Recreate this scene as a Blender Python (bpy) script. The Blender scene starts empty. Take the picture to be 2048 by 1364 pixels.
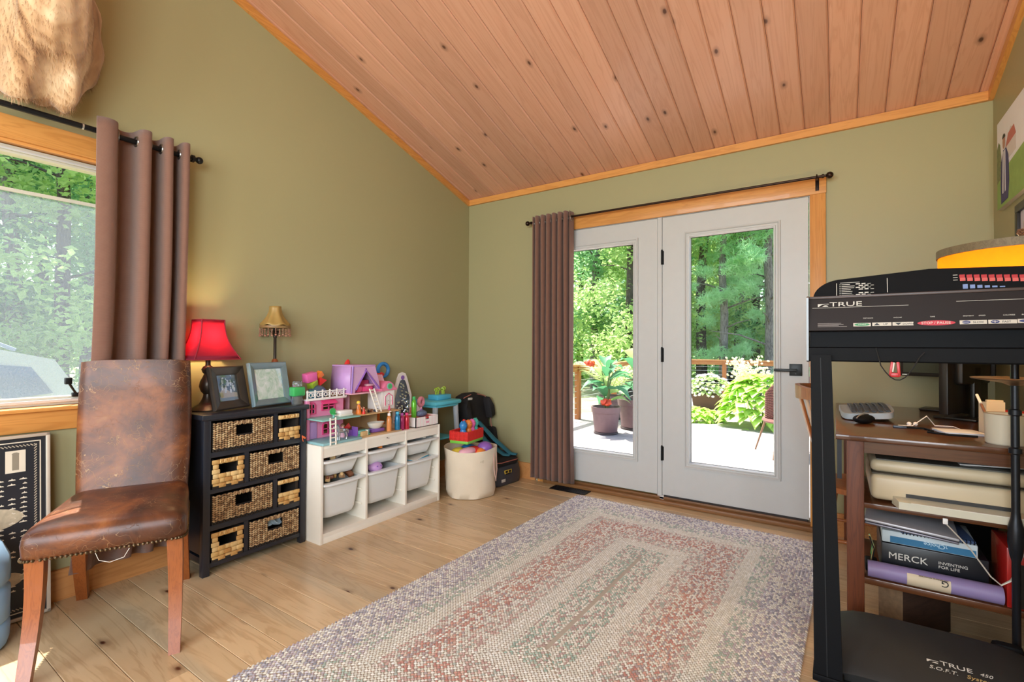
import bpy, bmesh, math, random
from mathutils import Matrix, Vector, Euler
random.seed(7)
scn = bpy.context.scene
col = scn.collection
PI = math.pi
# ---------------------------------------------------------------- camera
YAW, PITCH, ROLL, FPX = -0.5929, 0.0112, 0.0041, 967.7
CAM = Vector((2.8785, -3.5408, 1.1332))
fw = Vector((math.sin(YAW)*math.cos(PITCH), math.cos(YAW)*math.cos(PITCH), math.sin(PITCH)))
rt = Vector((math.cos(YAW), -math.sin(YAW), 0)); up = rt.cross(fw)
r2 = rt*math.cos(ROLL)+up*math.sin(ROLL); u2 = -rt*math.sin(ROLL)+up*math.cos(ROLL)
cd = bpy.data.cameras.new('camera'); cd.sensor_width = 36; cd.lens = FPX/2048*36; cd.clip_start = .02; cd.clip_end = 300
cam = bpy.data.objects.new('camera', cd); col.objects.link(cam)
m3 = Matrix((r2, u2, -fw)).transposed()
cam.matrix_world = Matrix.Translation(CAM) @ m3.to_4x4()
scn.camera = cam
# ---------------------------------------------------------------- world, sun, fill lights
SUN_DIR = Vector((.385, -.138, -.86)).normalized()
W = bpy.data.worlds.new('sky'); scn.world = W; W.use_nodes = True
nt = W.node_tree; bg = nt.nodes['Background']
sky = nt.nodes.new('ShaderNodeTexSky'); sky.sky_type = 'NISHITA'; sky.sun_disc = False
sky.sun_elevation = math.radians(62); sky.sun_rotation = math.radians(-63); sky.dust_density = 2.5; sky.air_density = 1.0
nt.links.new(sky.outputs[0], bg.inputs[0]); bg.inputs[1].default_value = .3
sl = bpy.data.lights.new('sun', 'SUN'); sl.energy = 8.5; sl.angle = math.radians(.6); sl.color = (1, .95, .86)
so = bpy.data.objects.new('sun', sl); col.objects.link(so); so.location = (-6, 4, 12)
so.rotation_euler = SUN_DIR.to_track_quat('-Z', 'Y').to_euler()
def area(name, loc, target, sx, sy, e, c):
    l = bpy.data.lights.new(name, 'AREA'); l.shape = 'RECTANGLE'; l.size = sx; l.size_y = sy; l.energy = e; l.color = c
    o = bpy.data.objects.new(name, l); col.objects.link(o); o.location = loc
    o.rotation_euler = (Vector(target)-Vector(loc)).to_track_quat('-Z', 'Z').to_euler(); return o
# added fill lights at the invented rear and side windows, to brighten the room
area('rear_fill_light', (1.15, -6.38, 1.75), (1.15, 0, 1.6), 1.3, 1.9, 40, (.88, .95, 1))
area('rear_fill_light', (2.75, -6.38, 1.75), (2.75, 0, 1.6), 1.3, 1.9, 40, (.88, .95, 1))
area('side_fill_light', (3.52, -4.95, 1.75), (0, -4.0, 1.6), 1.5, 1.7, 56, (.88, .95, 1))
cy = scn.cycles; cy.max_bounces = 8; cy.transparent_max_bounces = 32; cy.caustics_reflective = False; cy.caustics_refractive = False; cy.sample_clamp_indirect = 6
vs = scn.view_settings
vs.view_transform = 'Standard'; vs.look = 'None'; vs.gamma = 1; vs.use_curve_mapping = False; vs.exposure = 1.0
# ---------------------------------------------------------------- helpers
def C(h, a=1.0):
    if not isinstance(h, str): return (h[0], h[1], h[2], a)
    h = h.lstrip('#'); v = [int(h[i:i+2], 16)/255 for i in (0, 2, 4)]
    return tuple((x/12.92 if x <= .04045 else ((x+.055)/1.055)**2.4) for x in v)+(a,)
MATS = {}
def newmat(name):
    m = bpy.data.materials.new(name); m.use_nodes = True; MATS[name] = m
    return m, m.node_tree.nodes, m.node_tree.links, m.node_tree.nodes['Principled BSDF']
def mixc(n, l, fac, a, b, blend='MIX'):
    x = n.new('ShaderNodeMix'); x.data_type = 'RGBA'; x.blend_type = blend
    for i, v in ((0, fac), (6, a), (7, b)):
        if hasattr(v, 'is_output') : l.new(v, x.inputs[i])
        else: x.inputs[i].default_value = v
    return x.outputs[2]
def math_(n, l, op, a, b=None):
    x = n.new('ShaderNodeMath'); x.operation = op
    for i, v in ((0, a), (1, b)):
        if v is None: continue
        if hasattr(v, 'is_output'): l.new(v, x.inputs[i])
        else: x.inputs[i].default_value = v
    return x.outputs[0]
def ramp(n, l, src, stops):
    r = n.new('ShaderNodeValToRGB'); l.new(src, r.inputs[0]); e = r.color_ramp.elements
    while len(e) < len(stops): e.new(.5)
    for k, (p, c) in enumerate(stops): e[k].position = p; e[k].color = C(c) if isinstance(c, str) else c
    return r.outputs[0]
def noise(n, l, vec, scale, detail=3, rough=.5, dist=0):
    x = n.new('ShaderNodeTexNoise'); x.inputs['Scale'].default_value = scale; x.inputs['Detail'].default_value = detail
    x.inputs['Roughness'].default_value = rough; x.inputs['Distortion'].default_value = dist
    if vec is not None: l.new(vec, x.inputs['Vector'])
    return x
def bump(n, l, h, strength, dist, b):
    x = n.new('ShaderNodeBump'); x.inputs['Strength'].default_value = strength; x.inputs['Distance'].default_value = dist
    l.new(h, x.inputs['Height']); l.new(x.outputs[0], b.inputs['Normal']); return x
def plain(name, c, rough=.5, metal=0, var=.06, scale=18, coat=0, bmp=0, bscale=120, trans=0, alpha=1, sheen=0, spec=None, sub=0):
    if name in MATS: return MATS[name]
    m, n, l, b = newmat(name); tc = n.new('ShaderNodeTexCoord')
    c = C(c); nz = noise(n, l, tc.outputs['Object'], scale)
    d = tuple(max(0, x*(1-var*2)) for x in c[:3])+(1,); e = tuple(min(1, x*(1+var)) for x in c[:3])+(1,)
    l.new(mixc(n, l, nz.outputs[0], d, e), b.inputs['Base Color'])
    b.inputs['Roughness'].default_value = rough; b.inputs['Metallic'].default_value = metal
    b.inputs['Coat Weight'].default_value = coat; b.inputs['Transmission Weight'].default_value = trans
    b.inputs['Alpha'].default_value = alpha; b.inputs['Sheen Weight'].default_value = sheen
    if spec is not None: b.inputs['Specular IOR Level'].default_value = spec
    if bmp: bump(n, l, noise(n, l, tc.outputs['Object'], bscale, 2).outputs[0], bmp, .002, b)
    return m
def wood(name, c1, c2, dark, axis='x', grain=9, stretch=14, rough=.45, knots=.0, coat=0, perobj=True, tint=.25, knotc='#4a2a18', bstr=.08, flat2d=False, ring=.38, stain=None):
    if name in MATS: return MATS[name]
    m, n, l, b = newmat(name); tc = n.new('ShaderNodeTexCoord'); oi = n.new('ShaderNodeObjectInfo')
    mp = n.new('ShaderNodeMapping'); l.new(tc.outputs['Object'], mp.inputs[0])
    if perobj:
        cx = n.new('ShaderNodeCombineXYZ'); k = math_(n, l, 'MULTIPLY', oi.outputs['Random'], 37.0)
        for i in range(3): l.new(k, cx.inputs[i])
        l.new(cx.outputs[0], mp.inputs['Location'])
    sc = [grain]*3; sc['xyz'.index(axis)] = grain/stretch
    mp2 = n.new('ShaderNodeMapping'); l.new(mp.outputs[0], mp2.inputs[0]); mp2.inputs['Scale'].default_value = sc
    nz = noise(n, l, mp2.outputs[0], 1.6, 4, .55, 1.2)
    wv = n.new('ShaderNodeTexNoise'); wv.inputs['Scale'].default_value = 6; wv.inputs['Detail'].default_value = 5; wv.inputs['Roughness'].default_value = .7
    l.new(mp2.outputs[0], wv.inputs['Vector'])
    rings = math_(n, l, 'SINE', math_(n, l, 'MULTIPLY', nz.outputs[0], 42.0))
    r01 = math_(n, l, 'ADD', math_(n, l, 'MULTIPLY', rings, .5), .5)
    base = mixc(n, l, nz.outputs[0], C(c1), C(c2))
    base = mixc(n, l, math_(n, l, 'MULTIPLY', math_(n, l, 'POWER', r01, 3.0), ring), base, C(dark))
    base = mixc(n, l, math_(n, l, 'MULTIPLY', wv.outputs[0], .35), base, C(c2))
    if stain:
        sn = noise(n, l, mp2.outputs[0], .55, 2, .5, .4); base = mixc(n, l, ramp(n, l, sn.outputs[0], [(.56, (0, 0, 0, 1)), (.72, (.5, .5, .5, 1))]), base, C(stain))
    if knots:
        mk = n.new('ShaderNodeMapping'); l.new(mp.outputs[0], mk.inputs[0])
        s = [knots]*3; s['xyz'.index(axis)] = knots*.55; mk.inputs['Scale'].default_value = s
        vo = n.new('ShaderNodeTexVoronoi'); vo.voronoi_dimensions = '2D' if flat2d else '3D'; vo.inputs['Scale'].default_value = 1.0; l.new(mk.outputs[0], vo.inputs['Vector'])
        kd = noise(n, l, mk.outputs[0], 9, 2)
        dd = math_(n, l, 'ADD', vo.outputs['Distance'], math_(n, l, 'MULTIPLY', kd.outputs[0], .05))
        f1 = ramp(n, l, dd, [(.042, (1, 1, 1, 1)), (.06, (.4, .4, .4, 1)), (.11, (0, 0, 0, 1))]); sv = n.new('ShaderNodeSeparateColor'); l.new(vo.outputs['Color'], sv.inputs[0])
        f1 = math_(n, l, 'MULTIPLY', f1, math_(n, l, 'GREATER_THAN', sv.outputs[0], .45))
        base = mixc(n, l, f1, base, C(knotc))
    hs = n.new('ShaderNodeHueSaturation'); l.new(base, hs.inputs['Color'])
    l.new(math_(n, l, 'ADD', math_(n, l, 'MULTIPLY', oi.outputs['Random'], tint), 1-tint*.5), hs.inputs['Value'])
    l.new(hs.outputs[0], b.inputs['Base Color']); b.inputs['Roughness'].default_value = rough; b.inputs['Coat Weight'].default_value = coat
    bump(n, l, wv.outputs[0], bstr, .002, b)
    return m
def glassmat(name, tint=(1, 1, 1), refl=.05):
    if name in MATS: return MATS[name]
    m, n, l, b = newmat(name); out = n['Material Output']
    t = n.new('ShaderNodeBsdfTransparent'); t.inputs[0].default_value = C(tint); g = n.new('ShaderNodeBsdfGlossy'); g.inputs['Roughness'].default_value = .02
    f = n.new('ShaderNodeLayerWeight'); x = n.new('ShaderNodeMixShader')
    fr = math_(n, l, 'ADD', math_(n, l, 'MULTIPLY', math_(n, l, 'POWER', f.outputs['Facing'], 5.0), .7), .035)
    l.new(math_(n, l, 'MULTIPLY', fr, refl), x.inputs[0]); l.new(t.outputs[0], x.inputs[1]); l.new(g.outputs[0], x.inputs[2]); l.new(x.outputs[0], out.inputs[0])
    return m
def cloth(name, c1, c2, scale=260, rough=.9, transl=0.0, tcol=None, stripe=None):
    if name in MATS: return MATS[name]
    m, n, l, b = newmat(name); tc = n.new('ShaderNodeTexCoord')
    mp = n.new('ShaderNodeMapping'); l.new(tc.outputs['UV'], mp.inputs[0])
    ck = n.new('ShaderNodeTexWave'); ck.wave_type = 'BANDS'; ck.bands_direction = 'X'; ck.inputs['Scale'].default_value = scale; l.new(mp.outputs[0], ck.inputs[0])
    ck2 = n.new('ShaderNodeTexWave'); ck2.wave_type = 'BANDS'; ck2.bands_direction = 'Y'; ck2.inputs['Scale'].default_value = scale; l.new(mp.outputs[0], ck2.inputs[0])
    h = math_(n, l, 'MULTIPLY', ck.outputs['Fac'], ck2.outputs['Fac']); nz = noise(n, l, tc.outputs['Object'], 25, 4, .7)
    f = math_(n, l, 'MULTIPLY', math_(n, l, 'ADD', h, nz.outputs[0]), .6)
    cc = mixc(n, l, f, C(c1), C(c2)); l.new(cc, b.inputs['Base Color']); b.inputs['Roughness'].default_value = rough; b.inputs['Sheen Weight'].default_value = .3
    bump(n, l, h, .5, .002, b)
    if transl:
        tr = n.new('ShaderNodeBsdfTranslucent'); l.new(cc, tr.inputs[0])
        if tcol: tr.inputs[0].default_value = C(tcol); [l.remove(k) for k in list(tr.inputs[0].links)]
        x = n.new('ShaderNodeMixShader'); x.inputs[0].default_value = transl
        l.new(b.outputs[0], x.inputs[1]); l.new(tr.outputs[0], x.inputs[2]); l.new(x.outputs[0], n['Material Output'].inputs[0])
    return m
def emitmat(name, c, s):
    if name in MATS: return MATS[name]
    m, n, l, b = newmat(name); b.inputs['Base Color'].default_value = C(c); b.inputs['Emission Color'].default_value = C(c); b.inputs['Emission Strength'].default_value = s
    return m
ROOT = {}
def thing(name, label, cat, loc=(0, 0, 0), rz=0, group=None, kind=None):
    o = bpy.data.objects.new(name, None); col.objects.link(o); o.location = loc; o.rotation_euler = (0, 0, rz)
    o.empty_display_size = .05
    if kind: o['kind'] = kind
    tag(o, label, cat, group)
    ROOT[o.name] = Matrix.Translation(loc) @ Matrix.Rotation(rz, 4, 'Z'); return o
def tag(o, label=None, cat=None, group=None, kind=None):
    if label: o['label'] = label
    if cat: o['category'] = cat
    if group: o['group'] = group
    if kind: o['kind'] = kind
    return o
def dup(root, loc, rz=None, label=None, group=None):
    r = root.copy(); col.objects.link(r); r.location = loc
    if rz is not None: r.rotation_euler = (0, 0, rz)
    if label: r['label'] = label
    if group: r['group'] = group
    for ch in list(root.children):
        c = ch.copy(); col.objects.link(c); c.parent = r
        for g in list(ch.children):
            d = g.copy(); col.objects.link(d); d.parent = c
    return r
def rotm(r):
    if r is None: return Matrix.Identity(4)
    if isinstance(r, Matrix): return r.to_4x4()
    return Euler(r).to_matrix().to_4x4()
class MB:
    def __init__(s): s.bm = bmesh.new(); s.mi = 0; s.uvl = None
    def _f(s, fs):
        for f in fs: f.material_index = s.mi
    def box(s, c, d, b=0, rot=None, seg=2):
        r = bmesh.ops.create_cube(s.bm, size=1); vs_ = r['verts']
        for v in vs_: v.co = Vector((v.co.x*d[0], v.co.y*d[1], v.co.z*d[2]))
        fs = set(f for v in vs_ for f in v.link_faces); s._f(fs)
        if b:
            es = set(e for v in vs_ for e in v.link_edges)
            g = bmesh.ops.bevel(s.bm, geom=list(es), offset=min(b, min(d)*.49), segments=seg, affect='EDGES', profile=.5)
            s._f(g['faces']); vs_ = list(set(v for f in g['faces'] for v in f.verts) | set(v for v in vs_ if v.is_valid))
        M = Matrix.Translation(c) @ rotm(rot)
        for v in vs_: v.co = M @ v.co
        return s
    def bb(s, a, b_, bev=0, seg=2):
        return s.box([(a[i]+b_[i])/2 for i in range(3)], [abs(b_[i]-a[i]) for i in range(3)], bev, None, seg)
    def loft(s, rings, cap=True, closed=True, endclosed=False):
        R = [[s.bm.verts.new(p) for p in r] for r in rings]; fs = []
        n = len(R[0])
        for i in range(len(R)-1 + (1 if endclosed else 0)):
            A, B = R[i], R[(i+1) % len(R)]
            for j in range(n if closed else n-1):
                k = (j+1) % n
                try: fs.append(s.bm.faces.new((A[j], A[k], B[k], B[j])))
                except ValueError: pass
        if cap and closed and not endclosed:
            for r in (list(reversed(R[0])), R[-1]):
                try: fs.append(s.bm.faces.new(r))
                except ValueError: pass
        s._f(fs); return R
    def lathe(s, prof, c=(0, 0, 0), n=24, rot=None, sx=1, sy=1, cap=True):
        M = Matrix.Translation(c) @ rotm(rot)
        s.loft([[M @ Vector((r*sx*math.cos(2*PI*k/n), r*sy*math.sin(2*PI*k/n), z)) for k in range(n)] for r, z in prof], cap); return s
    def cyl(s, p0, p1, r0, r1=None, n=14, cap=True):
        p0, p1 = Vector(p0), Vector(p1); r1 = r0 if r1 is None else r1
        q = (p1-p0).to_track_quat('Z', 'Y').to_matrix().to_4x4()
        return s.lathe([(r0, 0), (r1, (p1-p0).length)], p0, n, q, cap=cap)
    def tube(s, pts, r, n=8, closed=False, flat=1.0):
        pts = [Vector(p) for p in pts]; N = len(pts); rings = []; pu = None
        for i, p in enumerate(pts):
            a = pts[(i-1) % N] if (closed or i) else pts[0]; b = pts[(i+1) % N] if (closed or i < N-1) else pts[-1]
            t = (b-a).normalized()
            if pu is None: pu = Vector((0, 0, 1)) if abs(t.z) < .95 else Vector((1, 0, 0))
            x = pu.cross(t)
            if x.length < 1e-6: x = Vector((1, 0, 0)).cross(t)
            x.normalize(); y = t.cross(x).normalized(); pu = y
            rr = r[i] if isinstance(r, (list, tuple)) else r
            rings.append([p+x*rr*math.cos(2*PI*k/n)+y*rr*flat*math.sin(2*PI*k/n) for k in range(n)])
        s.loft(rings, not closed, True, closed); return s
    def prism(s, poly, d0, d1, plane='xy', bev=0):
        def P(a, b, d): return {'xy': (a, b, d), 'xz': (a, d, b), 'yz': (d, a, b)}[plane]
        s.loft([[P(a, b, d0) for a, b in poly], [P(a, b, d1) for a, b in poly]]); return s
    def sph(s, c, r, u=14, v=9, rot=None):
        r = (r, r, r) if not hasattr(r, '__len__') else r; M = Matrix.Translation(c) @ rotm(rot)
        rings = []
        for i in range(v+1):
            t = PI*i/v; rr = max(math.sin(t), 1e-3)
            rings.append([M @ Vector((r[0]*rr*math.cos(2*PI*k/u), r[1]*rr*math.sin(2*PI*k/u), -r[2]*math.cos(t))) for k in range(u)])
        s.loft(rings); return s
    def torus(s, c, R, r, n=20, m=8, rot=None):
        M = Matrix.Translation(c) @ rotm(rot)
        s.loft([[M @ Vector(((R+r*math.cos(2*PI*j/m))*math.cos(2*PI*i/n), (R+r*math.cos(2*PI*j/m))*math.sin(2*PI*i/n), r*math.sin(2*PI*j/m))) for j in range(m)] for i in range(n)], False, True, True); return s
    def quad(s, *p):
        s._f([s.bm.faces.new([s.bm.verts.new(q) for q in p])]); return s
    def grid(s, fn, nu, nv, uv=True):
        V = [[s.bm.verts.new(fn(i/nu, j/nv)) for j in range(nv+1)] for i in range(nu+1)]
        if uv and s.uvl is None: s.uvl = s.bm.loops.layers.uv.new('UVMap')
        fs = []
        for i in range(nu):
            for j in range(nv):
                f = s.bm.faces.new((V[i][j], V[i+1][j], V[i+1][j+1], V[i][j+1])); fs.append(f)
                if uv:
                    for lp, (a, b) in zip(f.loops, ((i, j), (i+1, j), (i+1, j+1), (i, j+1))): lp[s.uvl].uv = (a/nu, b/nv)
        s._f(fs); return s
    def xf(s, M):
        bmesh.ops.transform(s.bm, matrix=M, verts=s.bm.verts); return s
    def mesh(s, name, mats, smooth=35):
        me = bpy.data.meshes.new(name); bmesh.ops.recalc_face_normals(s.bm, faces=s.bm.faces); s.bm.to_mesh(me); s.bm.free()
        for m in (mats if isinstance(mats, (list, tuple)) else [mats]): me.materials.append(m)
        if smooth:
            me.shade_smooth(); me.set_sharp_from_angle(angle=math.radians(smooth))
        return me
    def ob(s, name, mats, parent=None, world=False, smooth=35, **kw):
        if world and parent is not None:
            s.xf(ROOT[parent.name].inverted())
        o = bpy.data.objects.new(name, s.mesh(name, mats, smooth)); col.objects.link(o)
        if parent is not None: o.parent = parent
        if parent is not None and parent.name in ROOT: ROOT[o.name] = ROOT[parent.name]
        tag(o, **kw); return o
def B(a, b, mat, name, parent=None, bev=0, world=True, **kw):
    return MB().bb(a, b, bev).ob(name, mat, parent, world, **kw)
def solid(o, t=.003):
    m = o.modifiers.new('thick', 'SOLIDIFY'); m.thickness = t; return o
def text(s, size, M, mat, parent, name='lettering', depth=.0006, align='LEFT', sx=1.0, world=True, shear=0, sub=None):
    cu = bpy.data.curves.new('t', 'FONT'); cu.body = s; cu.size = size; cu.extrude = depth; cu.align_x = align; cu.shear = shear; cu.resolution_u = 3
    t = bpy.data.objects.new('t', cu); col.objects.link(t)
    me = bpy.data.meshes.new_from_object(t); bpy.data.objects.remove(t); bpy.data.curves.remove(cu)
    M = M @ Matrix.Diagonal((sx, 1, 1, 1))
    if world and parent is not None: M = ROOT[parent.name].inverted() @ M
    me.transform(M); me.materials.clear(); me.materials.append(mat)
    o = bpy.data.objects.new(name, me); col.objects.link(o); o.parent = parent
    if parent is not None: ROOT[o.name] = ROOT[parent.name]
    return o
def frameM(o, x, y):
    # matrix with origin o, local x axis, local y axis
    x = Vector(x).normalized(); y = Vector(y); z = x.cross(y).normalized(); y = z.cross(x)
    M = Matrix((x, y, z)).transposed().to_4x4(); M.translation = Vector(o); return M
# ================================================================ the room
HC, RW, SL = 2.449, 3.5644, .3116          # trim height at back wall, room width, ceiling rise per metre
REAR = -6.45
CZ = lambda y: 2.492 - SL*y                 # underside of the ceiling
def wallpaint(name, c):
    m, n, l, b = newmat(name); tc = n.new('ShaderNodeTexCoord')
    nz = noise(n, l, tc.outputs['Object'], 1.3, 2); l.new(mixc(n, l, nz.outputs[0], C(c), tuple(x*1.05 for x in C(c)[:3])+(1,)), b.inputs['Base Color'])
    b.inputs['Roughness'].default_value = .42; b.inputs['Specular IOR Level'].default_value = .35
    bump(n, l, noise(n, l, tc.outputs['Object'], 320, 2).outputs[0], .06, .001, b); return m
GREEN = wallpaint('olive_paint', '#a39d76')
PINE = wood('pine_trim', '#e0a35c', '#d38f46', '#b06a2c', 'y', 10, 16, .4, knots=3.2, tint=.12, knotc='#8a4a1e', coat=.15)
PINEX = wood('pine_trim_x', '#e0a35c', '#d38f46', '#b06a2c', 'x', 10, 16, .4, knots=3.2, tint=.12, knotc='#8a4a1e', coat=.15)
PINEZ = wood('pine_trim_z', '#e0a35c', '#d38f46', '#b06a2c', 'z', 10, 16, .4, knots=3.2, tint=.12, knotc='#8a4a1e', coat=.15)
BASEW = wood('pine_baseboard', '#dba066', '#cf8d50', '#a86630', 'y', 9, 16, .45, knots=3, tint=.1, knotc='#8a4a1e')
FLOORW = wood('pine_floor', '#d6bd97', '#c8a67c', '#b08f68', 'x', 7, 11, .34, knots=3.0, tint=.26, knotc='#4a2416', coat=.2, bstr=.05, flat2d=True, ring=.6, stain='#a3a08c')
CEILW = wood('cedar_ceiling', '#d8a78d', '#ce977a', '#b27a5c', 'y', 8, 18, .42, knots=3.6, tint=.2, knotc='#5f3c2c', coat=.12, flat2d=True, ring=.3)
GAP = plain('shadow_gap_wood', '#4a2c17', .8)
WHITE = plain('door_paint', '#c4c4c2', .38, var=.02, bmp=.04, bscale=90)
VINYL = plain('window_vinyl', '#c9c4b4', .4, var=.03)
BLACKM = plain('black_metal', '#17181a', .42, .5, var=.1)
BRONZE = plain('dark_bronze', '#3a2a22', .35, .8, var=.15)
GLASS = glassmat('clear_glass')
# ---- floor: planks as parts
floor = B((-.0, REAR, -.12), (RW, .0, -.024), GAP, 'floor', kind='structure'); ROOT[floor.name] = Matrix.Identity(4)
def plank_mesh(L, w, t, name, mat, c=.0016):
    a = w/2-.0008
    sec = [(-a, -t), (a, -t), (a, -c), (a-c, 0), (-a+c, 0), (-a, -c)]
    mb = MB(); mb.loft([[(0, y, z) for y, z in sec], [(L, y, z) for y, z in sec]]); return mb.mesh(name, mat, 20)
PWID = .1313
rnd = random.Random(3); pm = {}
y = -PWID/2; row = 0
while y-PWID/2 > REAR:
    cuts = [0]; 
    x = rnd.uniform(.9, 2.9)
    if y > -4 or rnd.random() < .5: cuts.append(round(x, 1))
    cuts.append(RW)
    for k in range(len(cuts)-1):
        L = cuts[k+1]-cuts[k]-.001; key = round(L, 2)
        if key not in pm: pm[key] = plank_mesh(L, PWID, .022, 'plank', FLOORW)
        o = bpy.data.objects.new('plank', pm[key]); col.objects.link(o); o.parent = floor; o.location = (cuts[k], y, 0)
    y -= PWID; row += 1
# ---- ceiling: sloped boards as parts
ang = math.atan(SL); LB = (-REAR+.0)/math.cos(ang)
cb = MB(); cb.prism([(0, CZ(0)+.03), (REAR, CZ(REAR)+.03), (REAR, CZ(REAR)+.14), (0, CZ(0)+.14)], 0, RW, 'yz')
ceiling = cb.ob('ceiling', GAP, kind='structure'); ROOT[ceiling.name] = Matrix.Identity(4)
def board_mesh(w, L, mat):
    a = w/2-.0008; c = .007; t = .02
    sec = [(-a, t), (-a, c), (-a+c, 0), (a-c, 0), (a, c), (a, t)]
    mb = MB(); mb.loft([[(x, 0, z) for x, z in sec], [(x, -L, z) for x, z in sec]]); return mb.mesh('ceiling_board', mat, 20)
bx = [0]+[.0397+.1335*k for k in range(27) if .0397+.1335*k < RW-.01]+[RW]
bmm = {}
for k in range(len(bx)-1):
    w = bx[k+1]-bx[k]; key = round(w, 3)
    if key not in bmm: bmm[key] = board_mesh(w, LB-.01, CEILW)
    o = bpy.data.objects.new('ceiling_board', bmm[key]); col.objects.link(o); o.parent = ceiling
    o.location = ((bx[k]+bx[k+1])/2, -.002, CZ(0)+.004); o.rotation_euler = (-ang, 0, 0)
# ---- walls
def wall(name, segs, mat=GREEN):
    mb = MB()
    for s_ in segs:
        if len(s_) == 2: mb.bb(*s_)
        else: mb.prism(s_[0], s_[1], s_[2], s_[3])
    o = mb.ob(name, mat, kind='structure'); ROOT[o.name] = Matrix.Identity(4); return o
WY0, WY1, WZ0, WZ1 = -4.35, -2.60, .845, 2.0      # left window opening
T = .16
top = lambda y: CZ(y)+.1
wall_left = wall('wall_left', [([(0+T, 0), (0+T, top(T)), (WY1, top(WY1)), (WY1, 0)], -.095, 0, 'yz'),
    ([(WY1, 0), (WY1, WZ0), (WY0, WZ0), (WY0, 0)], -.095, 0, 'yz'), ([(WY1, WZ1), (WY1, top(WY1)), (WY0, top(WY0)), (WY0, WZ1)], -.095, 0, 'yz'),
    ([(WY0, 0), (WY0, top(WY0)), (REAR, top(REAR)), (REAR, 0)], -.095, 0, 'yz')])
DX0, DX1, DZ1 = .835, 2.757, 2.095                 # door opening
wall_back = wall('wall_back', [((0, 0, 0), (DX0, T, 2.6)), ((DX1, 0, 0), (RW, T, 2.6)), ((DX0, 0, DZ1), (DX1, T, 2.6))])
SY0, SY1 = -5.75, -4.15
wall_right = wall('wall_right', [([(T, 0), (T, top(T)), (SY1, top(SY1)), (SY1, 0)], RW, RW+T, 'yz'), ([(SY1, 0), (SY1, .85), (SY0, .85), (SY0, 0)], RW, RW+T, 'yz'), ([(SY1, 2.65), (SY1, top(SY1)), (SY0, top(SY0)), (SY0, 2.65)], RW, RW+T, 'yz'), ([(SY0, 0), (SY0, top(SY0)), (REAR, top(REAR)), (REAR, 0)], RW, RW+T, 'yz')])
w4 = thing('window_4', None, None, (RW, -4.95, .85), kind='structure')  # unseen side window, added as an opening for the fill light
mb = MB()
for (p, q) in (((SY0, .85), (SY0+.05, 2.65)), ((SY1-.05, .85), (SY1, 2.65)), ((SY0, .85), (SY1, .9)), ((SY0, 2.6), (SY1, 2.65))): mb.bb((RW+.01, p[0], p[1]), (RW+.05, q[0], q[1]))
mb.ob('sash_frame', WHITE, w4, True); B((RW+.03, SY0+.05, .9), (RW+.036, SY1-.05, 2.6), GLASS, 'pane', w4)
rz = [(.45, 1.85), (2.05, 3.45)]
wall_rear = wall('wall_rear', [((0, REAR-T, 0), (RW, REAR, .75)), ((0, REAR-T, 2.75), (RW, REAR, 4.6)), ((0, REAR-T, .75), (.45, REAR, 2.75)), ((1.85, REAR-T, .75), (2.05, REAR, 2.75)), ((3.45, REAR-T, .75), (RW, REAR, 2.75))])
for i, (a, b) in enumerate(rz):
    w = thing('window_%d' % (i+2), None, None, ((a+b)/2, REAR, .75), kind='structure')  # unseen rear windows, added to brighten the room
    mb = MB()
    for (p, q) in (((a, REAR-.05, .75), (a+.05, REAR-.01, 2.75)), ((b-.05, REAR-.05, .75), (b, REAR-.01, 2.75)), ((a, REAR-.05, .75), (b, REAR-.01, .8)), ((a, REAR-.05, 2.7), (b, REAR-.01, 2.75))): mb.bb(p, q)
    mb.ob('sash_frame', WHITE, w, True); B((a+.05, REAR-.04, .8), (b-.05, REAR-.034, 2.7), GLASS, 'pane', w)
# ---- trims at the ceiling
B((0, -.022, HC), (RW-.0, 0, HC+.05), PINEX, 'trim_1', kind='structure')
def slopetrim(name, x0, x1):
    mb = MB(); e = .002
    mb.prism([(-.022, HC+.0), (-.022, HC+.05), (REAR, HC-SL*REAR+.05), (REAR, HC-SL*REAR)], x0, x1, 'yz'); return mb.ob(name, PINE, kind='structure')
slopetrim('trim_2', 0, .02); slopetrim('trim_3', RW-.022, RW)
# ---- baseboards
B((0, REAR, 0), (.018, -.02, .135), BASEW, 'baseboard_left', kind='structure')
B((.02, -.018, 0), (.745, 0, .135), BASEW, 'baseboard_back', kind='structure')
B((DX1+.07, -.018, 0), (RW-.02, 0, .135), BASEW, 'baseboard_back', kind='structure')
B((RW-.018, REAR, 0), (RW, -.02, .135), BASEW, 'baseboard_right', kind='structure')
# ---- left window
win = thing('window_1', None, None, (0, -3.4, WZ0), kind='structure')
B((0, WY0-.1, 1.995), (.022, WY1+.09, 2.09), PINE, 'head_casing', win, .003)
B((0, WY0-.1, .757), (.022, WY1+.09, .85), PINE, 'apron', win, .003)
B((0, WY1, .85), (.022, WY1+.09, 1.995), PINEZ, 'side_casing', win, .003)
B((0, WY0-.1, .85), (.022, WY0, 1.995), PINEZ, 'side_casing', win, .003)
B((-.095, WY0, .845), (.05, WY1, .862), PINE, 'sill', win, .004)
B((-.095, WY0, 1.982), (.0, WY1, 2.0), PINE, 'head_jamb', win)
B((-.095, WY1-.018, .862), (0, WY1, 1.982), PINEZ, 'side_jamb', win); B((-.095, WY0, .862), (0, WY0+.018, 1.982), PINEZ, 'side_jamb', win)
mb = MB(); yA, yB = WY0+.02, WY1-.02
for (z0, z1, x0, x1) in ((.862, .90, -.085, -.03), (1.945, 1.98, -.085, -.03)): mb.bb((x0, yA, z0), (x1, yB, z1), .004)
for yy in (yA, yB-.04): mb.bb((-.085, yy, .9), (-.03, yy+.04, 1.945), .004)
mb.ob('sash_frame', VINYL, win, True)
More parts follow.
